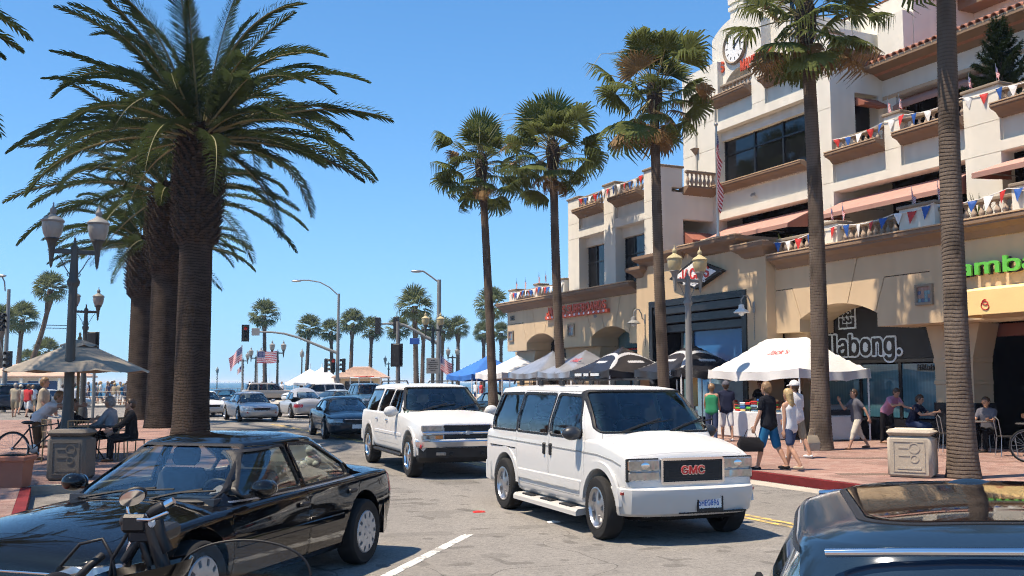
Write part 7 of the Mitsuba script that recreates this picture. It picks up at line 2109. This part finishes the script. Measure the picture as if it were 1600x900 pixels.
# fork, headlight, bowl and screen
for dx in (0, 0.16):
    t.p('fork', tube([lp(232, 815, dx), lp(262, 905, dx), lp(330, 1100, dx), lp(385, 1180, dx)], 0.028, 12), 'm_trim_black', smooth=True)
t.p('yoke', xf(bx(-0.06, 0.08, -0.02, 0.2, -0.03, 0.03, 0.015), tr(*lp(225, 838))), 'm_trim_black')
t.p('brake_hose', tube([lp(222, 815), lp(236, 828), lp(240, 855), lp(232, 885), lp(240, 920)], 0.008, 6), 'm_trim_black', smooth=True)
t.p('brake_hose', tube([lp(205, 822), lp(190, 850), lp(176, 872), lp(172, 905)], 0.008, 6), 'm_trim_black', smooth=True)
t.p('bracket', cat(tube([lp(219, 838), lp(195, 878)], 0.02, 8), tube([lp(219, 838), lp(236, 884)], 0.017, 8), tube([lp(246, 812), lp(250, 835), lp(262, 862)], 0.024, 8)), 'm_trim_black', smooth=True)
t.p('gauge', xf(ico((0, 0, 0), (0.014, 0.01, 0.018), 2), tr(*lp(237, 817, -0.06))), 'm_silver_letter', smooth=True)
bowl = lathe([(0.0001, -0.10), (0.10, -0.10), (0.17, -0.05), (0.20, 0.0), (0.195, 0.0), (0.16, -0.045), (0.10, -0.09), (0.0001, -0.09)], 28)
t.p('cowl', xf(xf(bowl, np.diag([0.95, 0.8, 1.0, 1])), tr(*lp(225, 885)) @ rot('y', -10)), 'm_paint_black', smooth=40)
hl = lp(72, 890)
t.p('headlight', xf(lathe([(0.02, -0.14), (0.07, -0.11), (0.095, -0.03), (0.1, 0.0), (0.085, 0.012), (0.0001, 0.02)], 28), tr(*lp(92, 935, -0.1)) @ rot('y', 60) @ rot('x', 35)), 'm_trim_black', smooth=40)
t.p('triple_clamp', tube([lp(120, 905), lp(140, 884), lp(160, 868, 0.05)], 0.016, 10), 'm_trim_black', smooth=True)
t.p('cable', tube([lp(95, 884), lp(125, 850), lp(160, 842), lp(175, 868), lp(180, 900)], 0.007, 6), 'm_trim_black', smooth=True)
rows = []
for q in np.linspace(0, math.pi, 33):
    e = np.array(lp(382 - 104 * math.cos(q), 906 - 62 * math.sin(q) ** 0.8))
    o = np.array(lp(382 - 88 * math.cos(q), 960))
    mid = 0.5 * (e + o) + np.array([0, -0.10 * math.sin(q), 0])
    rows.append([e, mid + [0, 0, 0.02], o])
rows = np.array(rows)
V = rows.reshape(-1, 3)
F = []
for i in range(32):
    for j in range(2):
        a_ = i * 3 + j
        F += [[a_, a_ + 1, a_ + 4], [a_, a_ + 4, a_ + 3]]
t.p('screen', trimesh.Trimesh(V, np.array(F), process=False), 'm_glass_screen' if 'm_glass_screen' in scene else 'm_screen', smooth=True)
t.p('screen_edge', tube(rows[:, 0], 0.005, 6), 'm_trim_black', smooth=True)
Rm = random.Random(3)
t.p('tank', xf(ico((0, 0, 0), (0.34, 0.15, 0.14), 3), tr(*(lp(60, 1000)))), 'm_paint_black', smooth=True)
t.p('seat', bx(-1.1, -0.55, -0.13, 0.13, 0.66, 0.76, 0.05), 'm_trim_black')
for x in (-1.0, 0.55):
    wk = t.p('wheel', xf(lathe([(0.0001, -0.03), (0.2, -0.05), (0.2, 0.05), (0.0001, 0.03)], 28), tr(x, 0, 0.31) @ rot('x', 90)), 'm_alloy', smooth=30)
    t.p('tyre', xf(lathe([(0.2, -0.05), (0.28, -0.06), (0.31, -0.02), (0.31, 0.02), (0.28, 0.06), (0.2, 0.05)], 32, cap=False), tr(x, 0, 0.31) @ rot('x', 90)), 'm_tyre', sub=wk, smooth=40)
t.p('engine', bx(-0.5, 0.0, -0.18, 0.18, 0.22, 0.6, 0.06), 'm_alloy')
# ---------------------------------------------------------------- people
mat('skin', speck([0.42, 0.235, 0.155], 0.12, 6), 0.55, 0.4)
mat('skin_tan', speck([0.30, 0.155, 0.095], 0.12, 6), 0.55, 0.4)
mat('hair_brown', speck([0.055, 0.032, 0.018], 0.35, 14, 90, 0.3), 0.5, 0.5)
mat('hair_sand', speck([0.21, 0.125, 0.06], 0.35, 14, 90, 0.3), 0.5, 0.5)
mat('hair_blond', speck([0.40, 0.28, 0.13], 0.3, 14, 90, 0.3), 0.5, 0.5)
mat('hair_grey', speck([0.26, 0.25, 0.24], 0.3, 14, 90, 0.3), 0.6, 0.4)
CLO = {'black': [0.010, 0.011, 0.016], 'navy': [0.016, 0.02, 0.045], 'white': [0.62, 0.62, 0.62], 'grey': [0.10, 0.10, 0.12], 'pale_grey': [0.30, 0.31, 0.33], 'green': [0.03, 0.21, 0.10], 'blue': [0.02, 0.13, 0.27], 'denim': [0.04, 0.06, 0.12], 'khaki': [0.30, 0.24, 0.16],
       'red': [0.48, 0.045, 0.05], 'pink': [0.42, 0.20, 0.30], 'brown': [0.12, 0.065, 0.035], 'beige': [0.40, 0.34, 0.25], 'cream': [0.52, 0.48, 0.40], 'dark': [0.014, 0.013, 0.014], 'teal': [0.03, 0.16, 0.17]}
for k_, v_ in CLO.items(): mat('cloth_' + k_, speck(v_, 0.14, 5, 60, 0.06), 0.9, 0.2)
_SP = {}


def sph(c, r):
    return Man.sphere(r, 14).translate(tuple(float(v) for v in c))


def hull(*cr):
    return Man.batch_hull([sph(c, r) for c, r in cr])


def rotm(p, o=0.0):
    """Limb direction: hanging straight down, swung forward by p and outward (towards +y) by o, degrees."""
    p, o = math.radians(p), math.radians(o)
    return np.array([math.sin(p) * math.cos(o), math.sin(o), -math.cos(p) * math.cos(o)])


def smooth_(m, l=0.03, it=6):
    t = tm(m.refine_to_length(l)) if l else tm(m)
    t.merge_vertices()
    trimesh.smoothing.filter_taubin(t, iterations=it)
    return t


def person(label, g, yaw, h=1.7, top='white', low='khaki', hair='hair_brown', skin='m_skin', lean=4, arms=((8, 6, 12), (-8, 6, 12)), legs=((12, 6), (-12, 14)), sleeve=0.55, leglen=1.0, female=False, long_hair=False, cap=None, shoes='brown', z0=0.15, sit=False, det=1, group=None, headturn=0.0, tank=False, headlean=0.0, skirt=False, category='person'):
    s = h / 1.72
    t = Th('person', label, category, group, M=tmat((g[0], g[1], z0), yaw, s))
    L = math.radians(lean)
    up_, fw = np.array([math.sin(L), 0, math.cos(L)]), np.array([math.cos(L), 0, -math.sin(L)])
    sw, hw = (0.165, 0.095) if female else (0.19, 0.092)
    fem = 0.93 if female else 1.0
    pel = np.array([0, 0, 0.90])
    lj = []
    for i, sg in enumerate((1, -1)):
        p, kn = legs[i]
        hip = pel + [0, sg * hw, -0.03]
        knee = hip + rotm(p, sg * 2) * 0.43
        ank = knee + rotm(p - kn, 0) * 0.41
        lj.append((hip, knee, ank))
    foot_z = min(a[2] for _, _, a in lj) - 0.075
    off = np.array([0, 0, -foot_z])
    pel = pel + off
    lj = [tuple(q + off for q in a) for a in lj]
    waist, chest, neck = pel + up_ * 0.17, pel + up_ * 0.36, pel + up_ * 0.52
    HL_ = math.radians(lean + headlean)
    hu = np.array([math.sin(HL_ * 0.7), 0, math.cos(HL_ * 0.7)])
    head_ = neck + hu * 0.155 + fw * 0.015
    c, n = math.cos(math.radians(headturn)), math.sin(math.radians(headturn))
    hf, hs = np.array([c, n, 0]) - hu * (np.array([c, n, 0]) @ hu), None
    hf = hf / np.linalg.norm(hf)
    hs = np.cross(hu, hf)
    Hp = lambda x, y, z: head_ + hf * x + hs * y + hu * z
    Y = np.array([0, 1.0, 0])
    tors = lambda d: [hull((pel + Y * .075, .115 * fem + d), (pel - Y * .075, .115 * fem + d), (waist + Y * .07, .098 * fem + d), (waist - Y * .07, .098 * fem + d)),
                      hull((waist + Y * .07, .098 * fem + d), (waist - Y * .07, .098 * fem + d), (chest + Y * .085 + fw * .01, .108 * fem + d), (chest - Y * .085 + fw * .01, .108 * fem + d)),
                      hull((chest + Y * .085 + fw * .01, .108 * fem + d), (chest - Y * .085 + fw * .01, .108 * fem + d), (neck + Y * (sw - .02) - up_ * .065, .055 + d), (neck - Y * (sw - .02) - up_ * .065, .055 + d), (neck - up_ * .03, .055 + d))]
    bones = tors(0.0)
    bones.append(hull((neck - up_ * 0.04, .052), (head_ - hu * 0.05, .05)))
    bones.append(hull((Hp(0.0, 0, 0.025), .092), (Hp(-0.02, 0, 0.035), .093), (Hp(0.03, 0, -0.055), .060), (Hp(0.055, 0, -0.085), .036)))
    bones.append(hull((Hp(0.088, 0, 0.01), .012), (Hp(0.104, 0, -0.022), .014)))
    for e in (-1, 1): bones.append(hull((Hp(-0.005, e * .09, 0.015), .016), (Hp(0.0, e * .088, -0.02), .012)))
    aj = []
    for i, sg in enumerate((1, -1)):
        p, o, el = arms[i]
        sh = neck + Y * sg * sw - up_ * 0.075
        e = sh + rotm(p + lean * 0.5, sg * o) * 0.28
        w = e + rotm(p + el + lean * 0.5, sg * o * 0.4) * 0.25
        d = rotm(p + el * 1.1 + lean * 0.5, sg * o * 0.2)
        aj.append((sh, e, w, d))
        ru = 0.9 if female else 1.0
        bones += [hull((sh, .056 * ru), (sh * .4 + e * .6, .045 * ru)), hull((sh, .052 * ru), (e, .038 * ru)), hull((e, .038 * ru), (e * .6 + w * .4, .038 * ru)), hull((e * .6 + w * .4, .038 * ru), (w, .027 * ru))]
        sd = np.cross(d, Y); sd /= np.linalg.norm(sd) + 1e-9
        pm = w + d * 0.085
        bones.append(hull((w, .026), (pm + sd * .026, .017), (pm - sd * .026, .017)))
        if det:
            for f in range(4):
                a = pm + sd * (0.03 - 0.02 * f)
                cur = d * 0.8 - Y * sg * 0.6
                l = (0.072, 0.082, 0.078, 0.06)[f]
                bones += [hull((a, .0095), (a + d * l * .5, .009)), hull((a + d * l * .5, .009), (a + d * l * .5 + cur * l * .5, .0075))]
            th_ = w + d * 0.03 + sd * 0.028
            bones += [hull((th_, .012), (th_ + (d + sd) * 0.032, .010)), hull((th_ + (d + sd) * 0.032, .010), (th_ + (d * 1.6 + sd) * 0.035, .008))]
    for hip, knee, ank in lj:
        bones += [hull((hip, .088 * (1.03 if female else 1)), (hip * .5 + knee * .5, .073)), hull((hip * .5 + knee * .5, .073), (knee, .053)), hull((knee, .053), (knee * .68 + ank * .32 - [0.015, 0, 0], .054)), hull((knee * .68 + ank * .32 - [0.015, 0, 0], .054), (ank, .034)),
                  hull((ank - [0, 0, .03], .036), (ank + [0.06, 0, -.05], .026), (ank + [0.15, 0, -.058], .018)), hull((ank - [0.03, 0, .045], .03), (ank + [0.15, 0, -.058], .018))]
    t.p('body', smooth_(Man.batch_boolean(bones, m3.OpType.Add), 0.03 if det else 0.06, 6 if det else 3), skin, smooth=True)
    # clothes
    sb = tors(0.014)
    if tank:
        sb = sb[:2] + [hull((chest + Y * .085 + fw * .01, .118), (chest - Y * .085 + fw * .01, .118), (chest + Y * .075 + up_ * .06, .08), (chest - Y * .075 + up_ * .06, .08))]
        for sg in (-1, 1): sb.append(hull((chest + Y * sg * .075 + up_ * .06, .05), (neck + Y * sg * .085 - up_ * 0.02, .03)))
    for (sh, e, w, d) in aj:
        if tank: break
        q = min(sleeve, 1.0)
        k = sh + (e - sh) * q
        sb.append(hull((sh, .070), (k, .060)))
        if sleeve > 1: sb += [hull((e, .055), (e + (w - e) * (sleeve - 1), .044))]
    hemz = hull((pel + Y * .08 - [0, 0, .04], .13 * fem), (pel - Y * .08 - [0, 0, .04], .13 * fem), (waist + Y * .06, .112 * fem), (waist - Y * .06, .112 * fem))
    if not sit: sb.append(hemz)
    t.p('shirt', smooth_(Man.batch_boolean(sb, m3.OpType.Add), 0.035 if det else 0.07, 3), 'm_cloth_' + top, smooth=True)
    lb = [hull((pel + Y * .075 - up_ * .02, .127 * fem), (pel - Y * .075 - up_ * .02, .127 * fem))]
    for hip, knee, ank in lj:
        q = min(leglen * 2, 1.0)
        k = hip + (knee - hip) * q
        lb.append(hull((hip, .104), (k, .078 + (0.012 if leglen < 0.6 else 0))))
        if leglen > 0.5: lb.append(hull((knee, .066), (knee + (ank - knee) * (leglen * 2 - 1), .056)))
    if skirt: lb.append(hull(*[(a + (b - a) * 0.75, 0.10) for a, b, _ in lj], (pel, 0.12)))
    t.p('skirt' if skirt else 'shorts' if leglen < 0.75 else 'trousers', smooth_(Man.batch_boolean(lb, m3.OpType.Add), 0.04 if det else 0.08, 3), 'm_cloth_' + low, smooth=True)
    for hip, knee, ank in lj:
        t.p('shoe', smooth_(hull((ank + [-0.035, 0, -.052], .034), (ank + [0.07, 0, -.055], .036), (ank + [0.165, 0, -.062], .024)) , 0.04, 2), 'm_cloth_' + shoes, smooth=True)
    hm = [hull((Hp(-0.012, 0, 0.045), .101), (Hp(-0.03, 0, 0.02), .099), (Hp(-0.045, 0, -0.03), .075))]
    if long_hair: hm += [hull((Hp(-0.04, 0.03, 0.0), .07), (Hp(-0.04, -0.03, 0.0), .07), (Hp(-0.085, 0.03, -0.2), .045), (Hp(-0.085, -0.03, -0.2), .045)), hull((Hp(-0.085, 0.02, -0.2), .045), (Hp(-0.085, -0.02, -0.27), .03))]
    hmm = Man.batch_boolean(hm, m3.OpType.Add)
    cutb = Man.cube((0.3, 0.4, 0.3), True).transform(np.c_[np.c_[hf, hs, hu], Hp(0.205, 0, -0.085)])
    if det or True:
        ht = smooth_(hmm - cutb, 0.022 if det else 0.05, 2)
        if det:
            ht.vertices += ht.vertex_normals * (0.012 * (meshkit.fbm(ht.vertices * 26, 2)[:, None] - 0.45))
        t.p('hair', ht, 'm_' + hair, smooth=True)
    if det:
        t.p('eye', cat(*[ico(Hp(0.083, e * 0.033, 0.018), 0.0105, 1) for e in (-1, 1)]), 'm_black_plain', smooth=True)
        t.p('mouth', ico(Hp(0.083, 0, -0.062), (0.008, 0.022, 0.006), 1), 'm_cloth_pink', smooth=True)
    if cap:
        cp = hull((Hp(-0.01, 0, 0.05), .108), (Hp(-0.03, 0, 0.04), .105)) - Man.cube((0.5, 0.5, 0.3), True).transform(np.c_[np.c_[hf, hs, hu], Hp(0, 0, -0.125)])
        br = hull((Hp(0.07, 0.05, 0.045), .014), (Hp(0.07, -0.05, 0.045), .014), (Hp(0.18, 0.03, 0.03), .01), (Hp(0.18, -0.03, 0.03), .01))
        t.p('cap', cat(smooth_(cp, 0.03, 2), br), 'm_cloth_' + cap, smooth=30)
    return t, aj, s


def place(g, dx=0.0, dy=0.0):
    return (g[0] + dx, g[1] + dy)


def bag(label, at, w, h, d, m, M=None, name='bag'):
    t = Th(name, label, 'bag')
    t.p('bag', xf(Man.hull_points(np.array([(x, y, z) for x in (-w / 2, w / 2) for y in (-d / 2, d / 2) for z in (-h,)] + [(x * 1.1, y * 1.2, -h * 0.5) for x in (-w / 2, w / 2) for y in (-d / 2, d / 2)] + [(x * 0.9, y * 0.5, -0.02) for x in (-w / 2, w / 2) for y in (-d / 2, d / 2)], np.float32)), M if M is not None else tr(*at)), m, smooth=50)
    t.p('handle', xf(tube([(-w * 0.3, 0, -0.03), (-w * 0.15, 0, 0.12), (w * 0.15, 0, 0.12), (w * 0.3, 0, -0.03)], 0.008, 6), M if M is not None else tr(*at)), m)


UPW = math.pi / 2          # heading towards the ocean
gA = gp(1203, 734, 0.15)
pA, ajA, sA = person('man in black t-shirt and blue shorts walking away with a dark bag', gA, UPW + 0.35, 1.63, 'black', 'blue', 'hair_sand', 'm_skin', 3, ((6, 10, 14), (-4, 10, 8)), ((16, 4), (-14, 16)), 0.6, 0.48, shoes='dark')
bag('dark tote bag with a printed patch held by the man in the black t-shirt', gp(1188, 735, 0.15) + [0, 0.1, 0.55 + 0.15 - 0.15], 0.42, 0.28, 0.16, 'm_cloth_dark', tr(gA[0] - 0.34, gA[1] + 0.12, 0.15 + 0.62) @ rot('z', -20))
gB = gp(1236, 735, 0.15)
person('blond woman in white top and denim shorts walking beside the man in black', gB, UPW + 0.25, 1.50, 'white', 'denim', 'hair_blond', 'm_skin', 2, ((-6, 6, 8), (8, 8, 12)), ((-12, 22), (14, 4)), 0.5, 0.36, True, True, shoes='beige', tank=True)
gC = gp(1246, 716, 0.15)
person('man in white cap and white shirt walking behind the blond woman', gC, UPW + 0.2, 1.64, 'white', 'khaki', 'hair_brown', 'm_skin', 3, ((8, 6, 14), (-2, 8, 10)), ((12, 4), (-12, 14)), 0.75, 0.5, cap='white', shoes='white')
bag('pale plastic carrier bag with orange print held by the man in the white cap', (gC[0] + 0.30, gC[1] - 0.12, 0.15 + 0.50), 0.30, 0.34, 0.14, 'm_cloth_beige')
gD = gp(1340, 702, 0.15)
person('woman in grey t-shirt striding with swinging arms past the tent leg', gD, math.pi - YAW + 0.25, 1.50, 'grey', 'cream', 'hair_brown', 'm_skin', 6, ((-34, 30, 14), (34, 20, 112)), ((26, 6), (-22, 14)), 0.6, 0.72, True, shoes='brown')
person('woman in green tank top with tied-up red hair at the shirt table', place(gp(1113, 690, 0.15)), UPW - 0.7, 1.56, 'green', 'denim', 'hair_sand', 'm_skin', 4, ((24, 10, 40), (20, 8, 30)), ((4, 4), (-4, 4)), 0.5, 1.0, True, tank=True)
person('man in navy t-shirt, white shorts and grey cap beside the green top', gp(1136, 689, 0.15), UPW - 0.4, 1.63, 'navy', 'white', 'hair_brown', 'm_skin', 2, ((20, 8, 60), (10, 8, 30)), ((8, 4), (-10, 12)), 0.6, 0.5, cap='grey', shoes='white')
person('man in navy t-shirt sitting on the bench by the tan pillar', (20.62, 19.75), math.pi + 1.9, 1.66, 'navy', 'denim', 'hair_brown', 'm_skin', 22, ((40, 10, 50), (36, 10, 45)), ((84, 84), (80, 78)), 0.6, 1.0, z0=0.15, sit=True)
person('person in pink top bending beside the seated man in navy', (20.3, 20.3), math.pi + 1.5, 1.60, 'pink', 'dark', 'hair_brown', 'm_skin', 42, ((20, 10, 40), (26, 10, 50)), ((10, 8), (-4, 6)), 0.6, 1.0, True)
person('dim shopper in grey shirt sitting at the left bistro table', (20.2, 17.0), 3.4, 1.62, 'grey', 'dark', 'hair_brown', 'm_skin_tan', 8, ((30, 8, 60), (30, 8, 60)), ((84, 84), (84, 80)), 0.6, 1.0, sit=True)
person('dim shopper in brown shirt sitting at the right bistro table', (20.3, 15.5), 3.2, 1.62, 'brown', 'dark', 'hair_sand', 'm_skin_tan', 12, ((30, 8, 60), (36, 8, 70)), ((84, 84), (84, 80)), 0.6, 1.0, sit=True)
person('shaded tent vendor behind the shirt stacks, left', (19.6, 24.6), math.pi + 0.3, 1.66, 'dark', 'dark', 'hair_brown', 'm_skin_tan', 8, ((30, 8, 40), (26, 8, 50)), ((3, 3), (-3, 3)), 0.6, 1.0)
person('shaded tent vendor behind the shirt stacks, right', (19.8, 23.2), math.pi - 0.2, 1.64, 'dark', 'dark', 'hair_brown', 'm_skin_tan', 6, ((16, 8, 40), (26, 8, 50)), ((3, 3), (-3, 3)), 0.6, 1.0)
# driver of the passenger van
Vm = tmat((6.629, 11.515, 0), -1.621)
dv = Vm @ np.array([0.05, -0.38, 0, 1])
person('passenger in red shirt behind the dark side window of the van', (dv[0], dv[1]), -1.621, 1.55, 'red', 'dark', 'hair_brown', 'm_skin', -6, ((40, 6, 40), (40, 6, 40)), ((84, 70), (84, 70)), 0.6, 1.0, z0=0.38, sit=True)
# cafe group on the left
gE = dp(62, 600, 21.3)
person('man in white t-shirt bending over the cafe table', gE, -YAW - 0.05, 1.62, 'white', 'brown', 'hair_sand', 'm_skin', 52, ((52, 6, 20), (60, 6, 10)), ((-4, 2), (6, 6)), 0.6, 1.0, headlean=-25)
gF = dp(68, 600, 25.0)
person('tall person with sandy hair and beige shirt standing behind the bending man', gF, -YAW + 0.2, 1.72, 'beige', 'beige', 'hair_sand', 'm_skin', 2, ((12, 6, 20), (10, 6, 20)), ((4, 4), (-4, 4)), 0.7, 1.0)
gG = dp(178, 600, 21.6)
person('grey-haired man with sunglasses sitting at the cafe table', gG, math.pi - YAW, 1.66, 'pale_grey', 'dark', 'hair_grey', 'm_skin', 6, ((34, 8, 30), (40, 8, 20)), ((86, 84), (80, 78)), 1.6, 1.0, z0=0.13, sit=True)
person('dark-clothed person sitting with back turned in the spindle chair', dp(209, 600, 20.9), math.pi - YAW + 0.5, 1.62, 'dark', 'dark', 'hair_brown', 'm_skin', 4, ((46, 8, 16), (30, 8, 20)), ((86, 84), (80, 78)), 1.8, 1.0, z0=0.13, sit=True)
person('person in dark shirt leaning on the left of the cafe table', dp(100, 600, 21.4), -YAW + 0.1, 1.62, 'dark', 'denim', 'hair_brown', 'm_skin', 20, ((50, 8, 40), (50, 8, 30)), ((86, 84), (80, 78)), 1.6, 1.0, z0=0.13, sit=True)
# walkers by the coast road
W_ = [(22, 652, 'walker in beige shirt and khaki shorts at the far left crossing', 'beige', 'khaki', 1.72, 0.5), (42, 652, 'walker in red shirt and white shorts at the crossing', 'red', 'white', 1.66, 0.48), (50, 645, 'walker in pale shirt behind the red shirt', 'white', 'khaki', 1.6, 0.5), (30, 648, 'walker in cream hat left of the red shirt', 'cream', 'beige', 1.62, 0.6),
      (114, 646, 'man in white shirt and black shorts behind the umbrella lamp', 'white', 'black', 1.7, 0.5), (96, 640, 'person in pale grey top waiting near the pavilion', 'pale_grey', 'denim', 1.62, 1.0), (92, 632, 'person in teal top beyond the pale sedan', 'teal', 'khaki', 1.62, 0.6)]
for px, py, l, a, b_, h_, ll in W_:
    person(l, gp(px, py, 0.0), UPW - 0.5 + 0.3 * (px % 3), h_, a, b_, ('hair_brown', 'hair_grey', 'hair_sand')[px % 3], 'm_skin', 3, ((10, 6, 12), (-10, 6, 12)), ((14, 6), (-12, 16)), 0.6, ll, z0=0.0, det=0, cap='cream' if 'hat' in l else None)
Rp = random.Random(9)
names = list(CLO)
seen = {}
for i in range(26):
    px, py = Rp.uniform(150, 204), Rp.uniform(622, 634)
    if i >= 20: px, py = Rp.uniform(120, 150), Rp.uniform(624, 632)
    while True:
        a, b_ = Rp.choice([c for c in names if c not in ('brown',)]), Rp.choice(['khaki', 'denim', 'white', 'dark', 'blue', 'grey'])
        if (a, b_) not in seen: break
    seen[(a, b_)] = 1
    person('beachgoer in %s top and %s legwear in the left crowd' % (a.replace('_', ' '), b_), gp(px, py, 0.15), Rp.uniform(0, 6.28), Rp.uniform(1.5, 1.75), a, b_, Rp.choice(['hair_brown', 'hair_sand', 'hair_blond']), 'm_skin', 3, ((10, 6, 12), (-10, 6, 12)), ((14, 6), (-12, 16)), 0.6, 0.5, det=0, group='beachgoers in the left crowd')
for i, (px, py, a, b_) in enumerate(((440, 621, 'white', 'denim'), (432, 621, 'navy', 'khaki'), (470, 622, 'dark', 'denim'), (480, 621, 'pale_grey', 'dark'), (389, 621, 'navy', 'khaki'), (394, 622, 'beige', 'denim'), (409, 619, 'red', 'dark'), (424, 620, 'green', 'khaki'), (743, 628, 'white', 'denim'), (752, 632, 'red', 'white'))):
    person('far pedestrian in %s top on the beach plaza' % a.replace('_', ' ') + (' beside the blue tent' if px > 700 else ' near the white tents' if px > 426 else ' near the flags'), gp(px, py, 0.15), Rp.uniform(0, 6.28), 1.66, a, b_, 'hair_brown', 'm_skin', 3, ((10, 6, 12), (-10, 6, 12)), ((14, 6), (-12, 16)), 0.6, 0.6, det=0)
